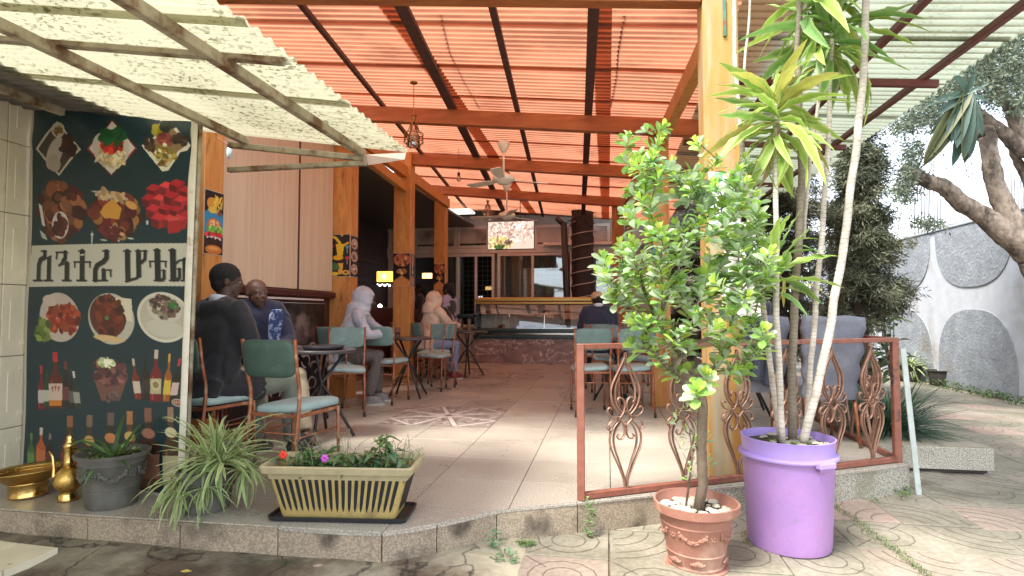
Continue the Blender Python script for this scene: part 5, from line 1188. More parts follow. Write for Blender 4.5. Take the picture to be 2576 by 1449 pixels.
# signboard and white cloth on the front post
def board():
    t = thing('menu_signboard', 'white sign with green leaves fixed to the ochre post behind the potted tree', 'sign', (.75, 3.79, 1.6))
    y = 3.79; C = Canvas(80, 130, (214, 222, 226)); r = random.Random(5)
    C.blobs(36, 30, 30, 22, [(110, 170, 110), (80, 150, 90), (150, 200, 150)], 26, 8, r); C.blobs(50, 26, 18, 12, [(236, 240, 240), (200, 210, 214)], 16, 6, r); C.blobs(62, 60, 5, 5, [(206, 130, 110)], 4, 2, r)
    for (pts) in ([(14, 112), (14, 82), (32, 112), (32, 82)], [(44, 82), (44, 112)]): C.line(pts, 4, (40, 60, 66))
    for j in range(118, 128, 4): C.line([(8, j), (70, j)], 1.2, (120, 126, 130))
    p0, p1 = py(1782, 432, y), py(1862, 565, y)
    def f(s, q): x = p0.x + (p1.x - p0.x) * s; z = p0.z + (p1.z - p0.z) * q; return Vector((x, y - .0035, z - max(0, .07 - q * 2) * max(0, s - .55) * 2))
    C.build('printed_face', M_printm, f, t); MB().cbox(p0.x + .003, y, p1.z + .003, p1.x - .003, y + .012, p0.z - .09, .002).build('board', mat('white_board', (.7, .72, .72), .5), t)
    # white cloth tied below
    mb = MB(); n = 16; vs = []
    a = py(1860, 560, 3.72)
    for j in range(n + 1):
        for i in range(n + 1):
            s, q = i / n, j / n; w = .16 + .10 * q; vs.append((a.x - w * .5 + w * s + .02 * q, 3.72 + .02 * math.sin(s * 16 + q * 3) + .015 * q, a.z - .55 * q - .05 * math.sin(s * 3.1) * q))
    o = mb.add(vs, [(j * (n + 1) + i, (j + 1) * (n + 1) + i, (j + 1) * (n + 1) + i + 1, j * (n + 1) + i + 1) for j in range(n) for i in range(n)]).build('white_cloth', mat('white_plastic_cloth', (.68, .68, .66), .6, bump=.5, bscale=12, trans=.2), smooth=True)
    tag(o, 'crumpled white cloth hanging on the ochre post below the leafy sign', 'cloth')
board()
tag(MB().cbox(.745, 3.795, 2.80, .765, 3.808, 3.05, .002).build('green_peg', mat('green_painted_metal', (.07, .2, .14), .5, var=.3, patch=((.2, .08, .03), 12, .5, .6))), 'small rusty green strip high on the ochre front post', 'strip')
MB().tube([(.73, 3.81, 2.12), (.75, 3.78, 2.115)], .006, 6).build('nail', M_rust, pav)
# ------------------------------------------------------------------ iron railing
M_iron = mat('brown_painted_iron', (.24, .085, .055), .45, var=.2, vscale=12, patch=((.03, .025, .03), 9, .58, .68), bump=.3)
M_iron2 = mat('bronze_scroll_iron', (.27, .15, .105), .4, metal=.3, var=.25, vscale=14)
def baluster_mesh():
    k = .00104; mb = MB(); c = .43
    def sm(pts, n=3):
        out = []
        for i in range(len(pts) - 1):
            p0, p1, p2, p3 = pts[max(0, i - 1)], pts[i], pts[i + 1], pts[min(len(pts) - 1, i + 2)]
            for j in range(n):
                t = j / n; out.append(tuple(.5 * (2 * b + (-a + c_) * t + (2 * a - 5 * b + 4 * c_ - d) * t * t + (-a + 3 * b - 3 * c_ + d) * t ** 3) for a, b, c_, d in zip(p0, p1, p2, p3)))
        return out + [pts[-1]]
    def cv(pts, r=.0092, y=0):
        mb.tube([(x * k, y, c + z * k) for x, z in sm(pts)], r, 6, flat=(.45, 1.25), up=(0, 1, 0))
    for s in (-1, 1):
        cv([(s * 6, -395), (s * 14, -330), (s * 55, -235), (s * 90, -160), (s * 97, -105), (s * 80, -55), (s * 42, -14)])
        cv([(s * 4, -360), (s * 8, -320), (s * 38, -235), (s * 66, -160), (s * 72, -105), (s * 58, -60), (s * 30, -22)], y=.004)
        cv([(s * 2, 358), (s * 10, 320), (s * 50, 245), (s * 86, 170), (s * 84, 100), (s * 60, 50), (s * 20, 12)])
        cv([(s * 2, 340), (s * 6, 300), (s * 36, 235), (s * 62, 165), (s * 60, 100), (s * 44, 60), (s * 12, 22)], y=.004)
        for q in (-1, 1):
            cv([(0, q * 45), (s * 28, q * 14), (s * 66, q * 8), (s * 98, q * 22), (s * 110, q * 46), (s * 97, q * 62), (s * 84, q * 50)], .0092, .002)
            cv([(s * 42, 0), (s * 14, q * 32), (s * 5, q * 72), (s * 16, q * 104), (s * 38, q * 114), (s * 52, q * 100), (s * 42, q * 86)], .0092, -.002)
    for (x, z) in ((0, 36), (0, -36), (36, 0), (-36, 0)):
        a = 18; mb.add([(x * k, -.008, c + z * k)] + [((x + dx) * k, 0, c + (z + dz) * k) for dx, dz in ((a, 0), (0, a * 1.2), (-a, 0), (0, -a * 1.2))] + [(x * k, .008, c + z * k)], [(0, 1, 2), (0, 2, 3), (0, 3, 4), (0, 4, 1), (5, 2, 1), (5, 3, 2), (5, 4, 3), (5, 1, 4)])
    mb.box(-.006, -.006, .03, .006, .006, .05)
    me = mb.mesh('baluster', True); me.materials.append(M_iron2); return me
rail = thing('iron_railing', 'brown wrought iron railing with scrolled balusters round the right corner of the terrace', 'railing', (-.15, 3.23, 0))
bmsh = baluster_mesh()
rA, rB, rC = Vector((-.15, 3.235, 0)), Vector((1.965, 4.40, 0)), Vector((1.965, 6.3, 0))
def rbar(p, q, w=.034, h=.03): MB().bar(p, q, w, h, b=.003).build('rail_bar', M_iron, rail)
H1 = .84
for a, b in ((rA, rB), (rB, rC)):
    rbar(a + Vector((0, 0, .022)), b + Vector((0, 0, .022)), .036, .034); rbar(a + Vector((0, 0, H1)), b + Vector((0, 0, H1)), .036, .03)
for p, w in ((rA, .042), (rB, .045), (rC, .034)): MB().cbox(p.x - w / 2, p.y - w / 2, .0, p.x + w / 2, p.y + w / 2, H1 + .016, .003).build('rail_post', M_iron, rail)
d = rB - rA; ang = math.atan2(d.y, d.x)
for u in (1572, 1718, 1853, 1975, 2092, 2190):
    q = ray(u, 900); # meet the vertical plane of the railing
    n_ = Vector((-d.y, d.x, 0)); t = (rA - O_).dot(n_) / q.dot(n_); P = O_ + q * t
    link_mesh('baluster', bmsh, rail, mtx=Matrix.Translation(Vector((P.x, P.y, -.0)) - rail.location) @ Matrix.Rotation(ang, 4, 'Z'))
for yy in (4.78, 5.16, 5.54, 5.92): link_mesh('baluster', bmsh, rail, mtx=Matrix.Translation(Vector((1.965, yy, 0)) - rail.location) @ Matrix.Rotation(rad(90), 4, 'Z'))

# ------------------------------------------------------------------ leaves
def leaf_mesh(prof, cols, fold=.25, droop=.0, name='leaf', cross=2, wave=0, tip=None, m=None):
    """leaf along +Y from the origin, unit length; prof = [(t, halfwidth)], cols = colour by |side|"""
    mb = MB(); vs = []; cs = []; W = 2 * cross + 1
    for t, w in prof:
        z0 = -droop * t * t; y = t * (1 - .25 * droop * t)
        for j in range(-cross, cross + 1):
            s = j / cross; x = s * w; z = z0 + abs(s) * w * fold + wave * math.sin(t * 22 + s) * abs(s) * w
            vs.append((x, y, z)); cs.append(cols[abs(j)] if tip is None else tuple(a * (1 - t * t) + b * t * t for a, b in zip(cols[abs(j)], tip)))
    fs = [(i * W + j, i * W + j + 1, (i + 1) * W + j + 1, (i + 1) * W + j) for i in range(len(prof) - 1) for j in range(W - 1)]
    mb.v = vs; mb.f = fs; mb.c = cs; me = mb.mesh(name, True)
    if m: me.materials.append(m)
    return me, np.array(vs), fs, np.array(cs)
M_leaf = mat('glossy_leaf', (.1, .2, .05), .32, attr=True, var=.12, vscale=5, rnd=.12, trans=.38)
M_leafm = mat('matt_leaf', (.1, .2, .05), .5, attr=True, var=.15, vscale=5, rnd=.1, trans=.28)
M_bark = mat('brown_stem_bark', (.13, .095, .065), .8, var=.3, vscale=14, bump=1, bscale=40, patch=((.25, .22, .17), 8, .55, .7))
def frame(p, d, up=Vector((0, 0, 1)), roll=0., s=1., sx=1.):
    d = Vector(d).normalized(); x = d.cross(up)
    if x.length < 1e-3: x = Vector((1, 0, 0))
    x.normalize(); z = x.cross(d)
    M = Matrix(((x.x, d.x, z.x, 0), (x.y, d.y, z.y, 0), (x.z, d.z, z.z, 0), (0, 0, 0, 1)))
    return Matrix.Translation(p) @ M @ Matrix.Rotation(roll, 4, 'Y') @ Matrix.Diagonal((s * sx, s, s, 1))
def scatter_leaves(parent, variants, Ms, kinds, name='leaf', limit=300, rest='small_leaves', m=None):
    """first `limit` leaves become parts, the rest one joined part"""
    off = ORG[parent.name]; inv = Matrix.Translation(-off)
    for M, k in list(zip(Ms, kinds))[:limit]: link_mesh(name, variants[k][0], parent, mtx=inv @ M)
    if len(Ms) > limit:
        V, F_l, C = [], [], []; b = 0
        for M, k in list(zip(Ms, kinds))[limit:]:
            _, v, f, c = variants[k]; A = np.array(inv @ M); V.append(v @ A[:3, :3].T + A[:3, 3]); C.append(c * (.85 + .3 * R.random())); F_l += [tuple(i + b for i in q) for q in f]; b += len(v)
        V = np.concatenate(V); C = np.concatenate(C); me = bpy.data.meshes.new(rest); me.from_pydata(V.tolist(), [], F_l)
        a = me.color_attributes.new('Col', 'FLOAT_COLOR', 'POINT'); arr = np.ones((len(V), 4), np.float32); arr[:, :3] = C; a.data.foreach_set('color', arr.ravel()); me.shade_smooth(); me.materials.append(m)
        o = bpy.data.objects.new(rest, me); COL.objects.link(o); o.parent = parent; o['kind'] = 'stuff'
def in_poly(x, y, P):
    c = False
    for i in range(len(P)):
        (x0, y0), (x1, y1) = P[i - 1], P[i]
        if (y0 > y) != (y1 > y) and x < (x1 - x0) * (y - y0) / (y1 - y0) + x0: c = not c
    return c

# ------------------------------------------------------------------ terracotta pot with the leafy tree
def relief_pot(t, prof, n, c, m, swags=True, ell=1., name='pot_body', jit=None):
    return MB().lathe(prof, n, c=c, ell=ell, jit=jit).build(name, m, t, autosm=35)
def ornaments(t, c, r_at, z0, m, n=5, s=1., phase=0.):
    """moulded garlands and rosettes round the pot"""
    for k in range(n):
        a0 = phase + 2 * math.pi * k / n; a1 = a0 + 2 * math.pi / n * .62; mb = MB(); P = []
        for i in range(13):
            f = i / 12; a = a0 + (a1 - a0) * f; z = z0 - .045 * s * math.sin(math.pi * f); r = r_at(z) + .001; P.append((c[0] + r * math.cos(a), c[1] + r * math.sin(a), c[2] + z))
        for off in (0, .011 * s): mb.tube([(p[0], p[1], p[2] - off) for p in P], .0065 * s, 6)
        for f in (3, 6, 9): mb.ball(P[f], .013 * s, 8)
        for e in (0, 12):
            mb.tube([P[e], (P[e][0], P[e][1], P[e][2] - .04 * s)], [.008 * s, .004 * s], 6); mb.ball(P[e], .011 * s, 8)
        mb.build('garland', m, t, smooth=True)
        a = a0 + 2 * math.pi / n * .81; r = r_at(z0 - .02) ; ro = MB(); cc = (c[0] + r * math.cos(a), c[1] + r * math.sin(a), c[2] + z0 - .015 * s)
        ro.ball(cc, .009 * s, 8)
        for q in range(8):
            b = q * math.pi / 4; tx, ty = -math.sin(a), math.cos(a); ro.ball((cc[0] + tx * .018 * s * math.cos(b), cc[1] + ty * .018 * s * math.cos(b), cc[2] + .018 * s * math.sin(b)), .0075 * s, 6)
        ro.build('rosette', m, t, smooth=True)
M_terra = mat('terracotta_plastic', (.30, .135, .095), .65, var=.14, vscale=5, bump=.5, bscale=90, patch=((.42, .29, .22), 4, .50, .74))
M_soil = mat('dark_potting_soil', (.05, .035, .025), .95, var=.4, vscale=30, bump=2, bscale=60)
M_pebble = mat('pale_pebble', (.42, .38, .31), .8, var=.2, vscale=12, rnd=.25, bump=.6)
GB = gz_(.4) 
tc_ = (.412, 2.93, GB)
tp = thing('terracotta_pot', 'terracotta pot with moulded garlands and a chipped rim standing on the paving', 'pot', tc_)
TH = .30
profT = [(.128, 0), (.132, .012), (.128, .02), (.139, .07), (.142, .075), (.139, .08), (.163, .20), (.167, .206), (.163, .212), (.170, .245), (.186, .252), (.196, .262), (.198, .30), (.188, .30), (.180, .27), (.168, .255), (.160, .235)]
def rimj(a, z): return (.05 * max(0, math.cos(a + .35) - .93) * 8 if z > .24 else 0) + .006 * math.sin(3 * a + z * 5)
relief_pot(tp, profT, 56, tc_, M_terra, jit=rimj)
ornaments(tp, tc_, lambda z: .127 + (z - .02) * .196, .185, M_terra, 5, .78, rad(-125))
for a in (-95, -25, 45, 140, 220):
    mb = MB(); r = .139; 
    for q in range(-3, 4): 
        b = rad(a); x0, y0 = tc_[0] + r * math.cos(b), tc_[1] + r * math.sin(b); mb.tube([(x0, y0, tc_[2] + .035), (x0 - math.sin(b) * .011 * q, y0 + math.cos(b) * .011 * q, tc_[2] + .062 - abs(q) * .004)], [.003, .006], 5)
    mb.build('shell_relief', M_terra, tp, smooth=True)
MB().lathe([(.001, .235), (.160, .235), (.164, .225)], 24, c=tc_).build('soil', M_soil, tp)
MB().lathe([(.15, -.006), (.15, .0), (.14, .002)], 24, c=tc_).build('drip_rim', M_terra, tp)
for k in range(80):
    a, r = R.random() * 6.28, .155 * math.sqrt(R.random()); s = R.uniform(.010, .026)
    MB().ball((tc_[0] + r * math.cos(a), tc_[1] + r * math.sin(a), tc_[2] + .252 + s * .3), s, 7, (R.uniform(.8, 1.5), 1, R.uniform(.4, .7))).build('pebble', M_pebble, tp)

def grow(root_pts, tips, maxseg=.09, pull=.35):
    """connect every tip back to the nearest lower node, giving forked branches; returns polylines with node depths"""
    nodes = [Vector(p) for p in root_pts]; par = [i - 1 for i in range(len(nodes))]; ends = []
    for T_ in sorted(tips, key=lambda p: (p - nodes[-1]).length):
        best, bi = 1e9, 0
        for i, n in enumerate(nodes):
            dd = (T_ - n); c = dd.length + max(0, -dd.z + .02) * 3 + (0.6 * max(0, .5 - dd.normalized().z) * dd.length if dd.length > 1e-6 else 0)
            if c < best: best, bi = c, i
        a = nodes[bi]; L_ = (T_ - a).length; n = max(1, int(L_ / maxseg)); last = bi; mid = a.lerp(T_, .5) + Vector((R.uniform(-.1, .1) * L_, R.uniform(-.1, .1) * L_, -.06 * L_))
        for j in range(1, n + 1):
            t = j / n; P = a.lerp(mid, t).lerp(mid.lerp(T_, t), t); nodes.append(P); par.append(last); last = len(nodes) - 1
        ends.append(last)
    cnt = [0] * len(nodes)
    for e in ends:
        i = e
        while i >= 0: cnt[i] += 1; i = par[i]
    return nodes, par, cnt, ends
def branches_mesh(nodes, par, cnt, r0, rmin, name, m, parent, n=6, pw=.5, start=1):
    """tapered tubes along every chain"""
    ch = {}; mx = max(cnt)
    for i, p in enumerate(par): ch.setdefault(p, []).append(i)
    rad_ = [max(rmin, r0 * (c / mx) ** pw) for c in cnt]; mb = MB(); stack = [(0, None)]; 
    while stack:
        i, pr = stack.pop(); chain = ([pr] if pr is not None else []) + [i]
        while True:
            ks = ch.get(chain[-1], [])
            if not ks: break
            ks = sorted(ks, key=lambda q: -cnt[q])
            for k in ks[1:]: stack.append((k, chain[-1]))
            chain.append(ks[0])
        if len(chain) > 1:
            rr = [rad_[q] for q in chain]
            if pr is not None: rr[0] = rr[1]
            mb.tube([nodes[q] for q in chain], rr, n)
    return mb.build(name, m, parent, smooth=True)
def ficus():
    base = Vector((tc_[0] + .0, tc_[1], GB + .235)); t = thing('leafy_potted_tree', 'bushy tree with glossy rounded bright green leaves growing in the terracotta pot', 'tree', tuple(base))
    Yc = tc_[1]
    D = lambda u, v, dy: py(u, v, Yc + dy)
    trunk = [base - Vector((0, 0, .05)), D(1768, 1220, 0), D(1764, 1120, .0), D(1768, 1020, 0), D(1758, 960, .01)]
    sil = [(1500, 655), (1520, 740), (1560, 800), (1620, 840), (1575, 850), (1590, 880), (1640, 880), (1680, 950), (1720, 990), (1790, 985), (1850, 930), (1900, 925), (1945, 850), (1915, 760), (1975, 700), (1965, 640), (1920, 620), (1930, 520), (1890, 380), (1850, 400), (1830, 450), (1760, 345), (1740, 440), (1700, 420), (1670, 305), (1645, 380), (1620, 410), (1568, 340), (1570, 400), (1610, 460), (1565, 470), (1570, 540), (1590, 590), (1545, 600)]
    keyt = [(1672, 318), (1580, 345), (1752, 355), (1874, 395), (1806, 402), (1583, 480), (1560, 612), (1508, 680), (1640, 420), (1700, 440), (1590, 862), (1930, 860), (1960, 660), (1900, 520), (1850, 470), (1640, 560), (1620, 640), (1700, 560), (1760, 500), (1800, 590), (1540, 740)]
    tips = [D(u, v, R.uniform(-.22, .22)) for u, v in keyt]
    pts2 = list(keyt); tries = 0
    while len(tips) < 168 and tries < 20000:
        tries += 1
        u, v = R.uniform(1500, 1975), R.uniform(330, 990)
        if not in_poly(u, v, sil): continue
        if u > 1775 and v < 640 and R.random() < .25: continue
        if min(math.hypot(u - a, v - b) for a, b in pts2) < 19: continue
        pts2.append((u, v)); tips.append(D(u, v, R.uniform(-.32, .30)))
    nodes, par, cnt, ends = grow(trunk, tips)
    branches_mesh(nodes, par, cnt, .026, .0028, 'branches', M_bark, t, 6, .55)
    pf = [(0, .02), (.12, .06), (.35, .16), (.6, .24), (.8, .235), (.93, .15), (1, .02)]
    mid = (.13, .27, .035); V = []
    for c1, c2, dr in (((.46, .66, .12), (.36, .58, .09), .1), ((.28, .48, .12), (.21, .40, .09), .25), ((.54, .66, .44), (.42, .56, .33), .15), ((.62, .70, .14), (.52, .65, .11), .05), ((.36, .50, .30), (.26, .40, .20), .3)):
        V.append(leaf_mesh(pf, [tuple(q * .9 for q in c1), c1, c2], .3, dr, m=M_leaf))
    Ms, K, sc_ = [], [], []
    def ros(P, d, n, size, young):
        d = d.normalized(); ax = d.orthogonal().normalized()
        for k in range(n):
            f = k / n; a = k * 2.4 + R.uniform(-.3, .3); tilt = rad(18 + 56 * f + R.uniform(-10, 10)); side = Matrix.Rotation(a, 3, d) @ ax
            q = (d * math.cos(tilt) + side * math.sin(tilt)); s = size * (.55 + .6 * min(1, f * 1.6)) * R.uniform(.8, 1.15)
            k_ = (R.choice([0, 0, 3]) if f < .35 and young else R.choice([0, 1, 1, 2, 2, 4] if P.z > .55 else [1, 2, 2, 4, 4]))
            Ms.append(frame(P - d * f * .075, q, d, R.uniform(-.3, .3), s, R.uniform(.85, 1.1))); K.append(k_); sc_.append(s * (1.4 if P.y < Yc else 1))
    for e in ends:
        P = nodes[e]; d = (P - nodes[par[e]]).normalized() + Vector((0, 0, .7)); ros(P, d, R.randint(14, 18), .076 if P.z < .75 else .064, True)
        i = par[e]
        for _ in range(4):
            if i <= 5: break
            q = nodes[i]; i = par[i]
            if cnt[i] > 12: break
            for z in range(4): 
                dd = Vector((R.gauss(0, 1), R.gauss(0, 1), R.uniform(.2, 1.2))); Ms.append(frame(q, dd, Vector((0, 0, 1)), R.uniform(-.4, .4), R.uniform(.045, .068))); K.append(R.choice([1, 1, 2, 4])); sc_.append(.04)
    # low shoot beside the trunk
    st_ = [base + Vector((-.05, -.01, 0)), D(1742, 1150, -.02), D(1735, 1080, -.02), D(1715, 1040, 0), D(1740, 1010, -.03)]
    MB().tube(st_, [.006, .005, .004, .004, .003], 6).build('side_shoot', M_bark, t, smooth=True)
    for (u, v) in ((1735, 1010), (1700, 1040), (1755, 1040), (1725, 1075), (1760, 1065), (1715, 1110), (1750, 1100), (1745, 1145), (1785, 1150), (1735, 1180), (1780, 1090)): ros(D(u, v, R.uniform(-.05, .05)), Vector((R.uniform(-.4, .4), -.3, 1)), 7, .036, True)
    order = sorted(range(len(Ms)), key=lambda i: -sc_[i]); scatter_leaves(t, V, [Ms[i] for i in order], [K[i] for i in order], m=M_leaf, rest='more_leaves')
ficus()

# ------------------------------------------------------------------ purple bin with tall dracaena stems
M_purple = mat('purple_plastic', (.30, .175, .43), .42, var=.10, vscale=3, col2=(.38, .20, .42), ramp=(.3, .75), bump=.4, bscale=60, patch=((.27, .17, .34), 20, .52, .72), spec=.5)
M_lilac = mat('lilac_plastic_rim', (.38, .27, .66), .38, var=.05, vscale=4)
BC = (.93, 3.27, gz_(.93))
pb = thing('purple_bin', 'tall purple plastic bin used as a planter with a lilac rim', 'bin', BC)
MB().lathe([(.188, 0), (.198, .008), (.203, .04), (.222, .46)], 56, c=BC).build('bin_body', M_purple, pb, autosm=40)
MB().lathe([(.222, .462), (.240, .464), (.243, .472), (.240, .480), (.224, .484), (.228, .556), (.231, .560), (.224, .562), (.218, .52), (.214, .50)], 56, c=BC).build('bin_rim', M_lilac, pb, autosm=40)
aL = rad(-62); MB().cbox(.226, -.05, .450, .262, .05, .478, .004, M=Matrix.Translation(BC) @ Matrix.Rotation(aL, 4, 'Z')).build('latch', M_lilac, pb)
MB().cbox(.222, -.035, .43, .245, .035, .4495, .004, M=Matrix.Translation(BC) @ Matrix.Rotation(aL, 4, 'Z')).build('latch_bracket', M_purple, pb)
MB().lathe([(.001, .53), (.212, .52), (.216, .50)], 32, c=BC).build('soil', M_soil, pb)
for k in range(46):
    a, r = R.random() * 6.28, .19 * math.sqrt(R.random()); s = R.uniform(.008, .022)
    MB().ball((BC[0] + r * math.cos(a), BC[1] + r * math.sin(a), BC[2] + .532), s, 6, (R.uniform(.8, 1.7), 1, .5)).build('pebble', M_pebble, pb)
def ringbark(name, c1, c2):
    m = mat(name, c1, .75, var=.2, vscale=9, col2=c2, bump=.5); nt = m.node_tree; N = nt.nodes; L = nt.links; b = N['Principled BSDF']
    tc = N.new('ShaderNodeTexCoord'); w = N.new('ShaderNodeTexWave'); w.bands_direction = 'Z'; w.inputs['Scale'].default_value = 14; w.inputs['Distortion'].default_value = 7; w.inputs['Detail'].default_value = 2; L.new(tc.outputs['Object'], w.inputs[0])
    r = N.new('ShaderNodeValToRGB'); r.color_ramp.elements[0].position = .0; r.color_ramp.elements[0].color = (.22, .2, .17, 1); r.color_ramp.elements[1].position = .10; r.color_ramp.elements[1].color = (1, 1, 1, 1); L.new(w.outputs[0], r.inputs[0])
    src = b.inputs['Base Color'].links[0].from_socket; mx = N.new('ShaderNodeMix'); mx.data_type = 'RGBA'; mx.blend_type = 'MULTIPLY'; mx.inputs[0].default_value = .5; L.new(src, mx.inputs[6]); L.new(r.outputs[0], mx.inputs[7]); L.new(mx.outputs[2], b.inputs['Base Color']); return m
M_cane = ringbark('pale_ringed_cane', (.60, .55, .49), (.44, .39, .33)); M_cane2 = ringbark('brown_ringed_cane', (.25, .21, .16), (.16, .13, .09))
def dracaena():
    top = Vector((BC[0], BC[1], BC[2] + .53)); t = thing('tall_dracaena', 'tall dracaena canes with tufts of long striped leaves growing in the purple bin', 'plant', tuple(top))
    D = lambda u, v, dy: py(u, v, BC[1] + dy)
    canes = [([(1964, 1110), (1935, 900), (1916, 750), (1889, 629), (1878, 477), (1863, 347), (1850, 150), (1846, -60)], (.018, .013), -.02, .06, M_cane), ([(1968, 1112), (1951, 760), (1952, 629), (1950, 450), (1952, 300), (1953, 262)], (.020, .012), -.09, -.10, M_cane),
             ([(1994, 1110), (1992, 890), (2008, 629), (2017, 434), (2010, 304), (2006, 130), (2012, -60)], (.026, .017), .02, .02, M_cane2), ([(2027, 1108), (2040, 900), (2065, 629), (2082, 390), (2089, 217), (2095, 50)], (.018, .013), .04, .05, M_cane),
             ([(2021, 600), (2039, 390), (2065, 217), (2069, 0), (2070, -60)], (.012, .009), .05, .08, M_cane), ([(2020, 1112), (2053, 990), (2092, 803), (2121, 629), (2152, 390), (2173, 174), (2182, -80)], (.026, .020), -.06, -.08, M_cane), ([(1870, 200), (1880, 100), (1888, -40)], (.009, .007), .06, .1, M_cane)]
    for pts, (r0, r1), d0, d1, m in canes:
        P = []
        for i, (u, v) in enumerate(pts):
            f = i / (len(pts) - 1); P.append(D(u, v, d0 + (d1 - d0) * f))
        Q = []; 
        for i in range(len(P) - 1):
            for j in range(8):
                q = P[i].lerp(P[i + 1], j / 8); q += Vector((mnoise.noise(q * 5), mnoise.noise(q * 5 + Vector((9, 0, 0))), 0)) * .006; Q.append(q)
        Q.append(P[-1]); MB().tube(Q, [.84 * (r0 + (r1 - r0) * i / (len(Q) - 1)) + .0007 * math.sin(i * 2.4) for i in range(len(Q))], 10).build('cane', m, t, smooth=True)
    pf = [(0, .035), (.08, .03), (.2, .05), (.3, .068), (.4, .072), (.5, .080), (.6, .074), (.7, .066), (.8, .05), (.88, .036), (.95, .018), (1, .003)]
    V = []
    for g, e, dr, wv, tip in (((.24, .40, .07), (.48, .58, .18), .35, .35, None), ((.30, .46, .08), (.55, .62, .22), .8, .3, None), ((.18, .34, .08), (.42, .52, .2), .12, .35, None), ((.42, .42, .10), (.52, .46, .14), .7, .4, (.4, .3, .1)), ((.34, .26, .16), (.40, .32, .22), 1.2, .5, (.28, .18, .10)), ((.15, .30, .08), (.28, .40, .14), .6, .3, None)):
        V.append(leaf_mesh(pf, [tuple(q * 1.1 for q in g), g, tuple((a + b) / 2 for a, b in zip(g, e)), e], .35, dr, cross=3, wave=wv, m=M_leafm))
    Ms, K = [], []
    def tuft(u, v, dy, n, L0, kinds, lo=-.5, hi=1.3, spread=1., az=None):
        P = D(u, v, dy)
        for k in range(n):
            f = k / max(1, n - 1); a = k * 2.4 + R.uniform(-.3, .3); el = hi + (lo - hi) * f + R.uniform(-.32, .32)
            d_ = Vector((math.cos(a) * math.cos(el), math.sin(a) * math.cos(el) * .8, math.sin(el))); Ms.append(frame(P + Vector((R.uniform(-.015, .015), 0, -.24 * f + .04)), d_, Vector((0, 0, 1)), R.uniform(-.8, .8), L0 * R.uniform(.6, 1.15) * (.7 + .3 * math.sin(f * 3)), R.uniform(.85, 1.15))); K.append(R.choice(kinds))
    tuft(1952, 262, -.10, 60, .38, [0, 0, 1, 1, 2, 3], -.75, 1.35)
    tuft(2094, 60, .05, 44, .46, [0, 1, 5, 5, 2], -.7, 1.3)
    tuft(2040, -20, .08, 30, .42, [5, 5, 0, 1], -.9, .8)
    tuft(1950, 640, -.06, 24, .34, [0, 5, 0, 2], -.1, 1.2)
    def one(u0, v0, u1, v1, dy, k, L=None):
        a, b = D(u0, v0, dy), D(u1, v1, dy - .06); Ms.append(frame(a, b - a, Vector((0, 0, 1)), R.uniform(-.3, .3), (b - a).length * 1.05)); K.append(k)
    for q in ((2010, 715, 2080, 700, 0, 3), (2010, 715, 2095, 742, .0, 3), (1960, 690, 2000, 735, -.05, 3), (1975, 705, 1965, 755, -.05, 3), (1985, 690, 2060, 712, -.04, 0), (1960, 300, 1940, 380, -.12, 4), (1960, 320, 1985, 400, -.12, 4), (1955, 330, 1975, 440, -.1, 4), (1945, 330, 1915, 470, -.1, 1), (1950, 320, 1962, 400, -.14, 4), (2120, 130, 2300, 220, -.02, 1), (2110, 80, 2310, 50, .0, 0), (1980, 270, 2110, 300, -.12, 1), (2095, 150, 2175, 190, .0, 4), (1895, 850, 1850, 950, -.1, 2), (1930, 830, 1898, 900, -.1, 2), (1935, 700, 1850, 730, -.1, 1), (1990, 610, 2060, 580, -.05, 0), (1985, 620, 2085, 600, -.02, 5)): one(*q)
    scatter_leaves(t, V, Ms, K, m=M_leafm)
dracaena()
def sprout_cluster(name, label, cat, pts, n=8, s=.02, cols=((.12, .28, .05), (.2, .36, .07)), m=None):
    """small weeds: rounded leaflets on short stalks"""
    P0 = Vector(pts[0]); t = thing(name, label, cat, tuple(P0)); pf = [(0, .05), (.3, .3), (.6, .42), (.85, .3), (1, .02)]
    V = [leaf_mesh(pf, [c, c], .2, .15, cross=1, m=M_leafm) for c in cols]; Ms, K = [], []
    mb = MB()
    for p in pts:
        p = Vector(p)
        for k in range(n):
            d_ = Vector((R.gauss(0, 1), R.gauss(0, 1) - .3, R.uniform(.2, 1.2))).normalized(); q = p + d_ * s * R.uniform(.3, 1.6); mb.tube([p, q], .0008, 3); Ms.append(frame(q, d_ + Vector((0, 0, -.3)), Vector((0, 0, 1)), 0, s * R.uniform(.7, 1.3))); K.append(R.randrange(len(V)))
    mb.build('stalks', M_bark, t)['kind'] = 'stuff'; scatter_leaves(t, V, Ms, K, limit=60, m=M_leafm, rest='small_leaves'); return t
sprout_cluster('weed', 'tiny clover sprouts on the soil of the purple bin', 'weed', [(BC[0] + R.uniform(-.15, .17), BC[1] - R.uniform(.02, .17), BC[2] + .54) for _ in range(8)], 6, .014)
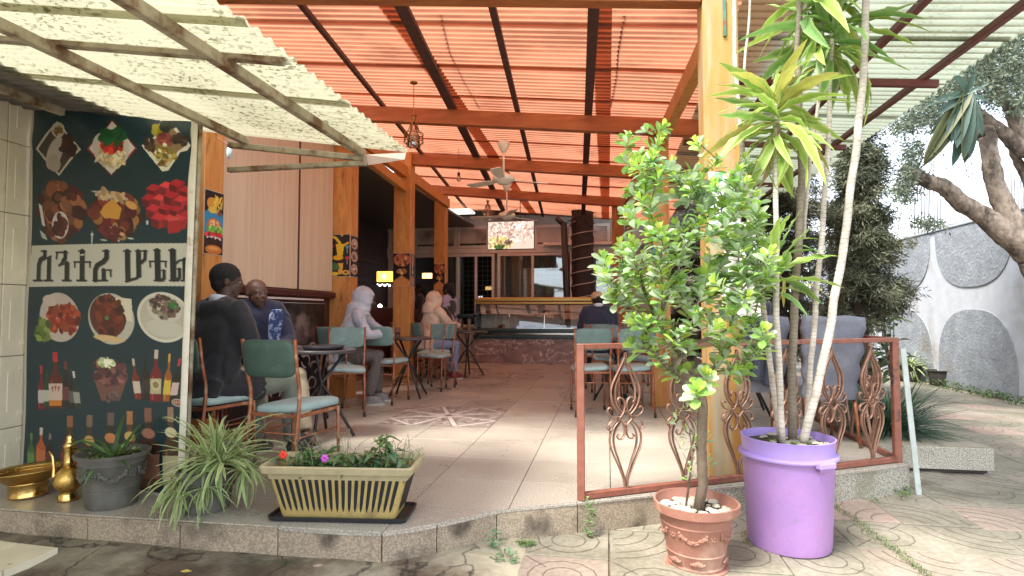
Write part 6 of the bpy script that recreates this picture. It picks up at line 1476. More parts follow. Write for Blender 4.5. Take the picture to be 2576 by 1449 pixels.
# climbing vine on the riser below the railing corner
def on_ground(u, v, dz=0): p = pz(u, v, gz_(.2)); return (p.x, p.y, gz_(p.x) + dz)
vn = [py(1483 + R.uniform(-10, 10), v, 3.155) for v in range(1262, 1356, 8)]
sprout_cluster('creeping_vine', 'small pale green creeping vine growing on the riser under the left end of the railing', 'vine', vn, 9, .016, ((.20, .33, .12), (.14, .28, .08)))
sprout_cluster('weed', 'small weed with pale leaves climbing the step left of the creeping vine', 'weed', [py(1243 + R.uniform(-6, 6), v, 2.90) for v in range(1335, 1395, 10)], 6, .02, ((.16, .32, .16), (.22, .40, .22)))
sprout_cluster('weed', 'low weed sprouting from the hole in the concrete in front of the step', 'weed', [on_ground(1262 + R.uniform(-14, 26), 1415 + R.uniform(-8, 8), .01) for _ in range(6)], 7, .018, ((.16, .32, .14), (.2, .36, .2)))
sprout_cluster('weed', 'green clover patch on the concrete just left of the railing', 'weed', [on_ground(1325 + R.uniform(-22, 22), 1374 + R.uniform(-4, 4), .004) for _ in range(9)], 7, .012, ((.13, .3, .04), (.1, .22, .04)))
sprout_cluster('weed', 'clover growing at the foot of the railing corner post', 'weed', [on_ground(2276 + R.uniform(-14, 14), 1245 + R.uniform(-14, 6), .02) for _ in range(7)], 8, .018)
sprout_cluster('weed', 'sprout of tiny leaves at the riser foot right of the purple bin', 'weed', [on_ground(2200 + R.uniform(-8, 8), 1256, .01) for _ in range(3)], 6, .014)

# ------------------------------------------------------------------ spider plants and the other pots
def strap_variants(cols, m, w=.03, droops=(.5, 1.0, 1.7)):
    V = []; pf = [(0, w * .7), (.15, w), (.35, w), (.55, w * .95), (.75, w * .75), (.9, w * .45), (1, .002)]
    for c0, c1 in cols:
        for dr in droops:
            mb_prof = pf; me = MB(); vs = []; cs = []
            for t, ww in mb_prof:
                # arching: goes up then over
                a = t * dr; y = math.sin(a) / max(.3, dr) if dr > .1 else t; z = (math.cos(a) - 1) / max(.3, dr)
                for j in (-2, -1, 0, 1, 2): s = j / 2; vs.append((s * ww, y, z + abs(s) * ww * .5)); cs.append(c1 if abs(j) == 2 else c0)
            fs = [(i * 5 + j, i * 5 + j + 1, (i + 1) * 5 + j + 1, (i + 1) * 5 + j) for i in range(len(pf) - 1) for j in range(4)]
            me.v, me.f, me.c = vs, fs, cs; q = me.mesh('leaf', True); q.materials.append(m); V.append((q, np.array(vs), fs, np.array(cs)))
    return V
def rosette(t, c, n, L0, L1, V, elo=-.2, ehi=1.45, rr=.04, limit=300, wx=1.):
    Ms, K = [], []
    for k in range(n):
        f = k / n; a = k * 2.4 + R.uniform(-.4, .4); el = ehi + (elo - ehi) * f ** 1.1 + R.uniform(-.2, .2); d_ = Vector((math.cos(a) * math.cos(el), math.sin(a) * math.cos(el), math.sin(el)))
        q = Vector(c) + Vector((math.cos(a), math.sin(a), 0)) * rr * R.random(); Ms.append(frame(q, d_, Vector((0, 0, 1)), R.uniform(-.3, .3), R.uniform(L0, L1), wx)); K.append(R.randrange(len(V)))
    scatter_leaves(t, V, Ms, K, m=M_leafm, limit=limit)
V_sp = strap_variants([((.24, .36, .10), (.66, .66, .44)), ((.32, .42, .14), (.74, .73, .52)), ((.15, .25, .07), (.52, .55, .32))], M_leafm, .035)
M_dkpot = mat('dark_moulded_pot', (.10, .095, .08), .6, var=.2, vscale=6, bump=.6, bscale=60, patch=((.13, .13, .12), 8, .5, .7))
def flower_pot(c, r0, r1, h, label, m, orn=True, lean=0):
    t = thing('flower_pot', label, 'pot', c)
    pr = [(r0, 0), (r0 * 1.04, .01), (r0 + (r1 - r0) * .33, h * .36), (r0 + (r1 - r0) * .33 + .004, h * .375), (r0 + (r1 - r0) * .35, h * .39), (r0 + (r1 - r0) * .78, h * .80), (r0 + (r1 - r0) * .78 + .004, h * .815), (r0 + (r1 - r0) * .8, h * .83), (r1 * .97, h * .92), (r1 * 1.06, h * .93), (r1 * 1.08, h * .99), (r1 * 1.05, h), (r1 * .97, h * .995), (r1 * .92, h * .88)]
    MB().lathe(pr, 48, c=c).build('pot_body', m, t, autosm=35); MB().lathe([(.001, h * .9), (r1 * .93, h * .885)], 24, c=c).build('soil', M_soil, t)
    if orn: ornaments(t, c, lambda z: r0 + (r1 - r0) * z / h, h * .70, m, 5, h / .30, rad(-140))
    return t
PA = (-2.635, 2.75, .0); flower_pot(PA, .115, .165, .285, 'dark grey moulded flower pot with garlands and few leaves, left of the spider plant', M_dkpot)
pa = thing('drooping_lily', 'sparse dark green strap leaves growing in the left dark pot', 'plant', (PA[0], PA[1], .25))
V_l = strap_variants([((.09, .18, .05), (.12, .24, .07)), ((.06, .12, .04), (.09, .17, .05))], M_leafm, .035); rosette(pa, (PA[0], PA[1], .25), 16, .2, .36, V_l, .1, 1.2, .05)
sprout_cluster('weed', 'small light green sprouts in the left dark pot', 'weed', [(PA[0] + R.uniform(-.08, .08), PA[1] + R.uniform(-.08, .05), .265) for _ in range(6)], 7, .022, ((.2, .36, .06), (.28, .42, .08)))
PBc = (-2.09, 2.775, .0); flower_pot(PBc, .11, .14, .22, 'dark moulded flower pot overflowing with a striped spider plant', M_dkpot)
pbp = thing('spider_plant', 'large spider plant with cream striped leaves spilling over its dark pot', 'plant', (PBc[0], PBc[1], .21))
def spider():
    Ms, K = [], []
    def ros(c, n, L0, L1, elo, ehi, rr):
        for k in range(n):
            f = k / n; a = k * 2.4 + R.uniform(-.4, .4); el = ehi + (elo - ehi) * f + R.uniform(-.2, .2); d_ = Vector((math.cos(a) * math.cos(el), math.sin(a) * math.cos(el), math.sin(el)))
            Ms.append(frame(Vector(c) + Vector((math.cos(a), math.sin(a), 0)) * rr * R.random(), d_, Vector((0, 0, 1)), R.uniform(-.3, .3), R.uniform(L0, L1), R.uniform(.7, 1.1))); K.append(R.randrange(len(V_sp)))
    x, y = PBc[0], PBc[1]
    ros((x + .05, y, .24), 80, .18, .32, -.1, 1.45, .06); ros((x + .12, y - .02, .26), 50, .16, .28, -.5, 1.3, .08); ros((x + .20, y + .03, .20), 40, .14, .24, -.8, 1.0, .05); ros((x - .08, y - .08, .17), 30, .14, .24, -.9, .8, .05); ros((x - .04, y - .14, .13), 34, .12, .22, -1.1, .3, .04); ros((x + .10, y - .13, .15), 26, .12, .2, -1.1, .3, .04); ros((x + .06, y, .36), 24, .12, .22, -.3, 1.4, .05)
    scatter_leaves(pbp, V_sp, Ms, K, m=M_leafm)
    for (dx, dy, dz, e) in ((.3, -.02, .2, .02), (.42, .03, .1, -.05), (-.25, .0, .22, -.02), (.36, .08, .24, .06)):
        a = Vector((x, y, .25)); b = a + Vector((dx, dy, dz)); mid = a.lerp(b, .5) + Vector((0, 0, .1)); P = [a.lerp(mid, k / 9).lerp(mid.lerp(b, k / 9), k / 9) for k in range(10)]
        mb = MB().tube(P, .0022, 4)
        for q in P[4:]:
            for s in range(3): d_ = Vector((R.gauss(0, 1), R.gauss(0, 1), R.gauss(0, 1))).normalized() * .022; mb.tube([q, q + d_], [.0016, .0006], 3)
        mb.build('runner', mat('pale_green_runner', (.34, .38, .16), .6), pbp)
spider()
# brass basin and ewer
M_br = mat('hammered_brass', (.62, .40, .12), .28, metal=1., var=.15, vscale=20, bump=1.2, bscale=55, patch=((.30, .17, .06), 9, .55, .72))
M_brs = mat('polished_brass', (.70, .48, .17), .2, metal=1., var=.1, vscale=6, patch=((.32, .18, .06), 6, .58, .72))
ba = thing('brass_basin', 'brass footed washing basin by the tiled wall', 'basin', (-3.22, 2.80, 0))
Mt = Matrix.Translation((-3.22, 2.80, 0)) @ Matrix.Diagonal((.86, .86, 1, 1)) @ Matrix.Rotation(rad(-3), 4, 'Y')
MB().lathe([(.10, 0), (.108, .006), (.104, .012), (.104, .075), (.11, .08)], 40, M=Mt).build('foot', M_brs, ba, smooth=True)
MB().lathe([(.108, .08), (.12, .085), (.16, .115), (.20, .142), (.214, .150), (.212, .154), (.19, .148), (.15, .128), (.12, .118), (.001, .125)], 48, M=Mt).build('bowl', M_br, ba, smooth=True)
for r, z in ((.175, .1405), (.145, .1285)): MB().tube([Mt @ Vector((r * math.cos(k * math.pi / 24), r * math.sin(k * math.pi / 24), z)) for k in range(49)], .0025, 5, cap=False).build('chased_ring', M_brs, ba, smooth=True)
for k in range(20):
    a = k * math.pi / 10; MB().ball(tuple(Mt @ Vector((.16 * math.cos(a), .16 * math.sin(a), .136))), .008, 7, (1, 1, .35)).build('boss', M_br, ba, smooth=True)
EW = (-2.93, 2.77, 0); ew = thing('brass_ewer', 'tall brass ewer with a curved spout between the basin and the dark pot', 'jug', EW)
MB().lathe([(.048, 0), (.05, .008), (.042, .03), (.034, .05), (.04, .055)], 28, c=EW).build('foot', M_brs, ew, smooth=True)
MB().lathe([(.035, .05), (.06, .075), (.070, .105), (.066, .135), (.045, .165), (.03, .18)], 32, c=EW).build('belly', M_br, ew, smooth=True)
MB().lathe([(.03, .18), (.024, .21), (.021, .26), (.026, .29), (.03, .295), (.02, .31), (.012, .33), (.016, .345), (.001, .36)], 24, c=EW).build('neck', M_brs, ew, smooth=True)
e0 = Vector(EW); MB().tube([e0 + Vector(p) for p in ((-.055, -.005, .10), (-.085, -.01, .13), (-.085, -.01, .18), (-.095, -.01, .235), (-.115, -.012, .265))], [.016, .012, .009, .007, .006], 10).build('spout', M_brs, ew, smooth=True)
MB().tube([e0 + Vector(p) for p in ((.06, .01, .10), (.095, .012, .16), (.085, .012, .24), (.03, .005, .28))], .006, 8).build('handle', M_brs, ew, smooth=True)

# ------------------------------------------------------------------ flower box with fluted sides
M_yel = mat('ochre_planter_plastic', (.42, .31, .11), .5, var=.12, vscale=6, bump=.3, bscale=60, patch=((.22, .16, .07), 8, .56, .72)); M_flute = mat('black_painted_flute', (.013, .015, .018), .45, var=.3, vscale=10)
M_rimp = mat('dusty_planter_rim', (.40, .34, .20), .6, var=.15, vscale=7, patch=((.24, .2, .12), 6, .55, .7)); M_tray = mat('black_plastic_tray', (.02, .021, .024), .4)
PX = Vector((-1.335, 2.815, 0)); PR = rad(6)
fb = thing('flower_box', 'long ochre flower box with black fluted sides standing in a black tray', 'planter', tuple(PX))
MP = Matrix.Translation(PX) @ Matrix.Rotation(PR, 4, 'Z') @ Matrix.Diagonal((1.05, 1.0, 1.03, 1))
def rrect(w, d, r, n=5):
    P = []
    for cx, cy, a0 in ((w - r, d - r, 0), (-w + r, d - r, 90), (-w + r, -d + r, 180), (w - r, -d + r, 270)):
        for k in range(n + 1): a = rad(a0 + 90 * k / n); P.append((cx + r * math.cos(a), cy + r * math.sin(a)))
    return P
def loft(secs, closed_bottom=True, top=False):
    mb = MB(); n = len(secs[0][0]); vs = []
    for P, z in secs: vs += [MP @ Vector((x, y, z)) for x, y in P]
    fs = [(i * n + k, i * n + (k + 1) % n, (i + 1) * n + (k + 1) % n, (i + 1) * n + k) for i in range(len(secs) - 1) for k in range(n)]
    if closed_bottom: fs.append(tuple(range(n - 1, -1, -1)))
    return mb.add(vs, fs)
loft([(rrect(.315, .118, .03), .0), (rrect(.33, .13, .035), .006), (rrect(.335, .135, .035), .024), (rrect(.325, .125, .03), .024), (rrect(.32, .12, .03), .010), (rrect(.02, .02, .015), .010)]).build('tray', M_tray, fb, autosm=40)
loft([(rrect(.275, .095, .02), .014), (rrect(.335, .125, .022), .232)]).build('box_body', M_yel, fb, autosm=40)
loft([(rrect(.337, .127, .022), .225), (rrect(.362, .152, .03), .232), (rrect(.368, .158, .03), .262), (rrect(.364, .154, .03), .267), (rrect(.350, .140, .025), .266), (rrect(.345, .135, .025), .255), (rrect(.334, .124, .02), .20)], False).build('rim', M_rimp, fb, autosm=40)
MB().box(-.32, -.115, .19, .32, .115, .215, M=MP).build('soil', M_soil, fb)
for side in range(4):
    n = 19 if side in (0, 2) else 8
    for k in range(n):
        f = (k + .5) / n * 2 - 1
        mb = MB(); vs = []; J = 9
        for j in range(J):
            tt = j / (J - 1); z = .045 + .155 * tt; a = (z - .014) / .218; w = .275 + .06 * a; dd = .095 + .03 * a
            hw = (.0095 if n == 19 else .008) * math.sqrt(max(.02, 1 - (2 * abs(tt - .55) / 1.12) ** 6)) * (.55 + .45 * tt ** .5)
            for s in (-1, 0, 1):
                if side in (0, 2): x = f * (w - .02) + s * hw; y = (dd + (.0015 if s else .0035)) * (-1 if side == 0 else 1)
                else: y = f * (dd - .02) + s * hw; x = (w + (.0015 if s else .0035)) * (1 if side == 1 else -1)
                vs.append(MP @ Vector((x, y, z)))
        fs = [(3 * j + s, 3 * j + s + 1, 3 * j + 4 + s, 3 * j + 3 + s) for j in range(J - 1) for s in (0, 1)]
        if side in (1, 2): fs = [q[::-1] for q in fs]
        mb.add(vs, fs).build('flute', M_flute, fb, smooth=True)
def boxplants():
    t = thing('mixed_flowers', 'leafy bedding plants with grass blades filling the flower box', 'plant', tuple(MP @ Vector((0, 0, .21))))
    pf = [(0, .03), (.15, .12), (.35, .22), (.55, .22), (.8, .11), (1, .0)]; V = [leaf_mesh(pf, [tuple(q * .8 for q in c), c, tuple(q * 1.15 for q in c)], .3, dr, m=M_leaf) for c, dr in (((.08, .17, .06), .3), ((.14, .27, .08), .4), ((.10, .20, .11), .6), ((.16, .26, .12), .8))]
    Ms, K = [], []
    mb = MB()
    for (x, h, n) in ((-.27, .06, 14), (-.2, .09, 20), (-.12, .10, 22), (-.05, .05, 12), (.03, .10, 26), (.10, .09, 22), (.17, .17, 26), (.22, .11, 18), (.28, .06, 10), (.14, .05, 14), (-.16, .05, 14)):
        c0 = MP @ Vector((x, R.uniform(-.05, .05), .21)); 
        for k in range(n):
            a = k * 2.4; z = h * R.random(); p = c0 + Vector((R.uniform(-.02, .02), R.uniform(-.03, .03), z)); d_ = Vector((math.cos(a), math.sin(a), R.uniform(.0, .9))); Ms.append(frame(p + d_ * .012, d_, Vector((0, 0, 1)), R.uniform(-.4, .4), R.uniform(.05, .095))); K.append(R.randrange(4))
        mb.tube([c0 - Vector((0, 0, .02)), c0 + Vector((0, 0, h))], .004, 5)
    # the tall sprig at the right
    sp = [MP @ Vector((.21, -.02, z)) for z in (.22, .32, .40)]; mb.tube(sp, .0035, 5); mb.build('stems', mat('green_stem', (.12, .2, .06), .5), t)
    for k in range(14): a = k * 2.4; Ms.append(frame(sp[0].lerp(sp[2], .3 + .7 * k / 14), Vector((math.cos(a), math.sin(a), 1.0)), Vector((0, 0, 1)), 0, .045)); K.append(1)
    scatter_leaves(t, V, Ms, K, m=M_leaf)
    g = MB(); cs = (.16, .2, .1)
    for k in range(46):
        c0 = MP @ Vector((R.choice([-.25, -.1, .0, .24, .27, .3]) + R.uniform(-.04, .04), R.uniform(-.07, .07), .215)); a = R.uniform(0, 6.28); L_ = R.uniform(.12, .26); o = Vector((math.cos(a), math.sin(a) * .6, 0)) * L_ * R.uniform(.3, .8)
        P = [c0, c0 + o * .35 + Vector((0, 0, L_ * .6)), c0 + o * .75 + Vector((0, 0, L_ * .75)), c0 + o * 1.15 + Vector((0, 0, L_ * R.uniform(.1, .7)))]; g.tube(P, [.0022, .002, .0015, .0006], 3)
    o = g.build('grass_blades', mat('dull_grass_blade', (.17, .21, .10), .6), t); o['kind'] = 'stuff'
    for (x, z, c, nm) in ((-.285, .30, (.75, .04, .02), 'red_petal_flower'), (-.08, .285, (.55, .10, .55), 'magenta_petal_flower')):
        c0 = MP @ Vector((x, -.06, z)); f = MB()
        for k in range(6): a = k * 1.047; f.ball(tuple(c0 + Vector((math.cos(a) * .012, 0, math.sin(a) * .012))), .011, 7, (1, .5, 1))
        f.build('flower', mat(nm, c, .5), t, smooth=True); MB().tube([c0, c0 + Vector((0, .02, -.09))], .002, 4).build('flower_stalk', MATS['green_stem'], t)
boxplants()

# ------------------------------------------------------------------ grass tussock, wall-side pots, climbers
def tussock():
    c = Vector((2.36, 5.45, .0)); t = thing('spiky_grass', 'dark spiky grass tussock spreading over the granite step behind the railing', 'plant', tuple(c)); V = []
    V = strap_variants([((.07, .15, .09), (.13, .22, .14)), ((.12, .21, .13), (.20, .30, .20)), ((.04, .09, .06), (.07, .13, .09))], M_leafm, .012, (.3, .6, .9)); Ms, K = [], []
    for k in range(620):
        a = R.random() * 6.28; el = R.uniform(.02, 1.15); d_ = Vector((math.cos(a) * math.cos(el), math.sin(a) * math.cos(el), math.sin(el))); Ms.append(frame(c + Vector((R.gauss(0, .05), R.gauss(0, .05), .01)), d_, Vector((0, 0, 1)), 0, R.uniform(.35, .62))); K.append(R.randrange(9))
    scatter_leaves(t, V, Ms, K, m=M_leafm, rest='more_leaves')
tussock()
wp = pz(2305, 955, gz_(5)); 
flower_pot((wp.x - .25, wp.y - .3, gz_(5)), .15, .20, .30, 'dark pot at the foot of the boundary wall holding a spider plant', mat('mossy_dark_pot', (.04, .035, .03), .8, var=.3, patch=((.06, .08, .03), 6, .5, .7)), False)
sp2 = thing('spider_plant', 'small pale spider plant in the dark pot by the boundary wall', 'plant', (wp.x - .25, wp.y - .3, .08)); rosette(sp2, (wp.x - .25, wp.y - .3, .06), 90, .25, .42, V_sp, -.5, 1.4, .08)
flower_pot((wp.x - .05, wp.y - .85, gz_(5)), .13, .17, .26, 'second dark pot right beside the first at the wall foot', MATS['mossy_dark_pot'], False)
# mossy weeds along the wall foot
def wallweeds():
    mb = MB(); cs = []
    V = []; 
    for k in range(2600):
        y = R.uniform(4.5, 11.2); x = 5.58 - abs(R.gauss(0, .12)); z = gz_(5) + R.uniform(0, .10) * (1 if x > 5.4 else .4); a = R.random() * 6.28; s = R.uniform(.015, .05); d_ = Vector((math.cos(a), math.sin(a), R.uniform(.2, 1.2))).normalized() * s; q = Vector((-math.sin(a), math.cos(a), 0)) * s * .35
        c = R.choice([(.08, .16, .03), (.12, .22, .05), (.05, .09, .02), (.10, .13, .04)]); p = Vector((x, y, z)); mb.add([p, p + d_ * .5 + q, p + d_, p + d_ * .5 - q], [(0, 1, 2, 3)], c)
    o = mb.build('wall_weeds', M_leafm); tag(o, 'low green weeds and moss along the foot of the boundary wall', 'weeds', kind='stuff')
wallweeds()
def moss_joints():
    mb = MB()
    spots = [(2100 + k * 4.2, 1265 + k * 3.1) for k in range(0, 70)] + [(1010 + R.uniform(-150, 60), 1412 + R.uniform(-10, 12)) for _ in range(60)] + [(1960 + R.uniform(-90, 40), 1345 + R.uniform(-20, 20)) for _ in range(30)]
    for (u, v) in spots:
        for _ in range(14):
            p = Vector(on_ground(u + R.gauss(0, 7), v + R.gauss(0, 4), .002)); a = R.random() * 6.28; s = R.uniform(.006, .022); d_ = Vector((math.cos(a) * .6, math.sin(a) * .6, R.uniform(.2, 1))).normalized() * s; q = Vector((-math.sin(a), math.cos(a), 0)) * s * .14
            mb.add([p - q, p + q, p + d_], [(0, 1, 2)], R.choice([(.12, .18, .05), (.16, .2, .07), (.08, .12, .03)]))
    o = mb.build('joint_moss', M_leafm); tag(o, 'wispy grass and moss growing out of the paving joints', 'moss', kind='stuff')
moss_joints()
def rubble():
    for k, (u, v, s, lab) in enumerate([(800, 1443, .022, 'pinkish broken stone at the bottom edge in front of the step'), (1105, 1412, .010, 'crumbled mortar lump at the step corner'), (880, 1420, .012, 'small pale chip of tile below the step'), (2430, 1290, .010, 'pebble on the paving at the right')]):
        p = on_ground(u, v, s * .4); mb = MB().ball(p, s, 9, (1.5, 1.1, .6)); mb.v = [(x + .2 * s * mnoise.noise(Vector((x, y, z)) * 60), y + .2 * s * mnoise.noise(Vector((y, z, x)) * 60), z + .3 * s * mnoise.noise(Vector((z, x, y)) * 60)) for x, y, z in mb.v]; tag(mb.build('stone', mat('pink_stone', (.36, .26, .2), .85, var=.2)), lab, 'stone')
    tag(MB().add([(-1.9, 2.36, -.13), (-1.87, 2.345, -.128), (-1.84, 2.36, -.126), (-1.875, 2.37, -.124)], [(0, 1, 2, 3)]).build('fallen_leaf', mat('yellow_dead_leaf', (.5, .38, .1), .7)), 'tiny yellow fallen leaf on the damp concrete at the lower left', 'leaf')
rubble()

# ------------------------------------------------------------------ background trees
M_fol = mat('conifer_foliage', (.06, .08, .05), .7, attr=True, var=.3, vscale=1.2, trans=.15)
M_trk = mat('grey_brown_bark', (.085, .06, .05), .9, var=.3, vscale=5, bump=2.5, bscale=18, stretch=(1, 1, .3)); M_trk2 = mat('pale_rough_bark', (.24, .19, .15), .9, var=.45, vscale=9, bump=6, bscale=22, stretch=(1, 1, .5), patch=((.09, .07, .055), 7, .5, .6))
def tri_cloud(name, P, D_, L_, W_, C, parent, m):
    """many thin leaf triangles: base P, direction D, length L, width W, colour C (arrays)"""
    n = len(P); D_ = D_ / np.linalg.norm(D_, axis=1, keepdims=True); r = rng.normal(size=(n, 3)); S = np.cross(D_, r); S /= np.linalg.norm(S, axis=1, keepdims=True) + 1e-9
    off = np.array(ORG[parent.name]) if parent else np.zeros(3)
    V = np.empty((n, 4, 3)); V[:, 0] = P; V[:, 1] = P + D_ * (L_ * .45)[:, None] + S * W_[:, None]; V[:, 2] = P + D_ * L_[:, None]; V[:, 3] = P + D_ * (L_ * .5)[:, None] - S * W_[:, None] * .8
    me = bpy.data.meshes.new(name); me.vertices.add(4 * n); me.vertices.foreach_set('co', (V - off).reshape(-1).astype(np.float32)); me.loops.add(4 * n); me.loops.foreach_set('vertex_index', np.arange(4 * n, dtype=np.int32)); me.polygons.add(n); me.polygons.foreach_set('loop_start', np.arange(0, 4 * n, 4, dtype=np.int32)); me.update(calc_edges=True)
    a = me.color_attributes.new('Col', 'FLOAT_COLOR', 'POINT'); arr = np.ones((4 * n, 4), np.float32); arr[:, :3] = np.repeat(C, 4, axis=0); a.data.foreach_set('color', arr.ravel()); me.materials.append(m)
    o = bpy.data.objects.new(name, me); COL.objects.link(o)
    if parent: o.parent = parent; ORG[o.name] = ORG[parent.name]
    return o
def conifer(x, y, h, rad_, label, nb=110, z0=.7, tr=.10, seed=1, cols=((.055, .06, .035), (.09, .10, .055), (.035, .045, .028), (.12, .125, .075))):
    r = random.Random(seed); gz0 = gz_(3); t = thing('conifer_tree', label, 'tree', (x, y, gz0), 0, None); br = MB(); Ps, Ds, Ls, Ws, Cs = [], [], [], [], []
    trunk = [Vector((x + .05 * math.sin(k * 1.3 + seed), y + .04 * math.cos(k * 1.1), gz0 + h * k / 10)) for k in range(11)]
    MB().tube(trunk, [tr * (1 - .085 * k) for k in range(11)], 10).build('trunk', M_trk, t, smooth=True)
    for b in range(nb):
        f = r.random() ** .9; z = z0 + (h - z0) * f; a = b * 2.4 + r.uniform(-.3, .3); L_ = rad_ * (1.05 - .75 * f) * r.uniform(.7, 1.15); c = Vector((x, y, gz0 + z)); d_ = Vector((math.cos(a), math.sin(a), r.uniform(.15, .5)))
        pts = [c + d_ * L_ * q + Vector((0, 0, -.30 * L_ * q * q)) for q in (0, .25, .5, .75, 1)]; br.tube(pts, [.018, .013, .009, .006, .003], 4)
        n = int(60 * L_ / rad_ * 1.4) + 12; base = r.choice(cols)
        for k in range(n):
            q = .18 + .85 * r.random(); i = min(3, int(q * 4)); p = pts[i].lerp(pts[i + 1], min(1, q * 4 - i)) + Vector((r.gauss(0, .06), r.gauss(0, .06), r.gauss(0, .05)))
            for s in range(7):
                Ps.append(p + Vector((r.gauss(0, .03), r.gauss(0, .03), r.gauss(0, .03)))); Ds.append((d_.x * .5 + r.gauss(0, .6), d_.y * .5 + r.gauss(0, .6), -.35 + r.gauss(0, .55))); Ls.append(r.uniform(.05, .12)); Ws.append(r.uniform(.005, .011)); m_ = r.uniform(.65, 1.35); Cs.append([v * m_ for v in base])
    br.build('branches', M_trk, t, smooth=True); o = tri_cloud('foliage', np.array([tuple(p) for p in Ps]), np.array(Ds), np.array(Ls), np.array(Ws), np.array(Cs), t, M_fol); o['kind'] = 'stuff'
c1 = pxx(2192, 700, 4.15)
conifer(3.45, 8.6, 4.1, .56, 'dark feathery conifer with a straight trunk in front of the boundary wall', 135, 1.0, .12, 1, ((.09, .10, .06), (.14, .155, .09), (.06, .07, .045), (.18, .19, .12)))
conifer(2.9, 10.3, 4.3, 1.1, 'second dark conifer, left of the first behind the dracaena stems', 120, .5, .11, 2, ((.07, .075, .045), (.10, .105, .06), (.045, .05, .03), (.13, .125, .08)))
conifer(2.1, 12.3, 4.6, 1.3, 'shadowy conifer farthest left behind the terrace edge', 130, .3, .12, 3, ((.03, .038, .02), (.045, .05, .03), (.06, .06, .035)))
conifer(3.6, 13.4, 4.6, 1.0, 'conifer farthest back by the boundary wall', 80, .3, .12, 4, ((.04, .05, .03), (.06, .07, .045), (.08, .09, .06)))
def bigtree():
    y = 7.6; t = thing('leaning_tree', 'large tree with thick bare leaning limbs reaching in from the right edge', 'tree', tuple(py(2700, 900, y))); Q = lambda u, v, dy=0: py(u, v, y + dy)
    def limb(pts, r, n=10):
        P = [Q(*p) for p in pts]; S = []; r = [q * .8 for q in r]
        for i in range(len(P) - 1):
            for j in range(12): q = P[i].lerp(P[i + 1], j / 12); S.append(q + Vector((mnoise.noise(q * 2), mnoise.noise(q * 2 + Vector((5, 5, 5))), mnoise.noise(q * 3))) * r[0] * .35)
        S.append(P[-1]); m = len(S); rr = [np.interp(i / (m - 1), np.linspace(0, 1, len(r)), r) * (1 + .08 * mnoise.noise(S[i] * 6)) for i in range(m)]
        mb_ = MB().tube(S, rr, 18); mb_.v = [tuple(Vector(v) + Vector((mnoise.noise(Vector(v) * 14), mnoise.noise(Vector(v) * 14 + Vector((3, 1, 2))), mnoise.noise(Vector(v) * 9))) * .016) for v in mb_.v]; mb_.build('limb', M_trk2, t, smooth=True)
    limb([(2745, 1075), (2740, 1000), (2700, 820), (2645, 720), (2590, 640)], [.36, .27, .24, .22, .20]); limb([(2590, 640), (2530, 590), (2450, 525), (2370, 470), (2305, 448), (2270, 430)], [.19, .17, .13, .11, .095, .08])
    limb([(2590, 640), (2550, 590), (2525, 520), (2502, 440), (2488, 390), (2478, 345)], [.19, .16, .14, .12, .11, .12]); limb([(2478, 345, 0), (2470, 300, .1), (2440, 260, .2), (2380, 200, .3)], [.12, .09, .07, .05])
    limb([(2735, 950), (2790, 760), (2780, 580), (2700, 450), (2600, 385), (2540, 350), (2480, 300), (2400, 245), (2330, 185, -.1), (2290, 150, -.2)], [.2, .18, .16, .13, .11, .10, .08, .06, .04, .03]); limb([(2620, 400), (2560, 320), (2520, 240), (2490, 170), (2470, 100)], [.12, .10, .08, .06, .04])
    limb([(2540, 350), (2570, 420, .2), (2600, 500, .3)], [.07, .06, .06])
    Ps, Ds, Ls, Ws, Cs = [], [], [], [], []; r = random.Random(9)
    cl = [(2540, 110, 46, 60), (2480, 150, 55, 50), (2430, 190, 50, 45), (2560, 180, 40, 60), (2380, 225, 45, 30), (2330, 260, 36, 26), (2350, 300, 40, 24), (2290, 300, 40, 22), (2500, 230, 40, 40), (2260, 320, 30, 20), (2570, 260, 30, 30), (2300, 380, 26, 26), (2510, 90, 50, 30), (2350, 210, 30, 20), (2290, 430, 30, 34), (2330, 560, 44, 12), (2270, 480, 34, 30)]
    for (u, v, a, b) in cl:
        for _ in range(int(a * b * .24)):
            p = Q(u + r.gauss(0, a * .62), v + r.gauss(0, b * .62), r.gauss(0, .34)); base = r.choice([(.13, .17, .11), (.09, .125, .08), (.19, .22, .14), (.06, .085, .06), (.12, .14, .10)])
            for s in range(4): Ps.append(tuple(p + Vector((r.gauss(0, .02), r.gauss(0, .02), r.gauss(0, .02))))); Ds.append((r.gauss(0, 1), r.gauss(0, 1), r.gauss(-.5, .8))); Ls.append(r.uniform(.03, .075)); Ws.append(r.uniform(.005, .012)); Cs.append(base)
    o = tri_cloud('foliage', np.array(Ps), np.array(Ds), np.array(Ls), np.array(Ws), np.array(Cs), t, M_fol); o['kind'] = 'stuff'
    tw = MB()
    for _ in range(60):
        u, v = r.choice([(2320, 330), (2400, 380), (2450, 420), (2360, 420), (2520, 420), (2300, 400)]); p = Q(u + r.gauss(0, 25), v + r.gauss(0, 15), r.gauss(0, .1)); q = [p]
        for k in range(6): q.append(q[-1] + Vector((r.gauss(0, .03), r.gauss(0, .02), -.055)))
        tw.tube(q, [.004, .0035, .003, .0025, .002, .0015, .001], 3)
    o = tw.build('twigs', M_trk, t); o['kind'] = 'stuff'
    # epiphyte with long strap leaves hanging in the fork
    e = thing('hanging_bromeliad', 'clump of long dark strap leaves hanging in the fork of the leaning tree', 'plant', tuple(Q(2430, 250))); V = strap_variants([((.03, .07, .05), (.05, .10, .07)), ((.06, .11, .09), (.09, .15, .12)), ((.05, .07, .03), (.16, .15, .04))], M_leafm, .07, (.25, .5, .8)); Ms, K = [], []
    c = Q(2432, 235, -.75)
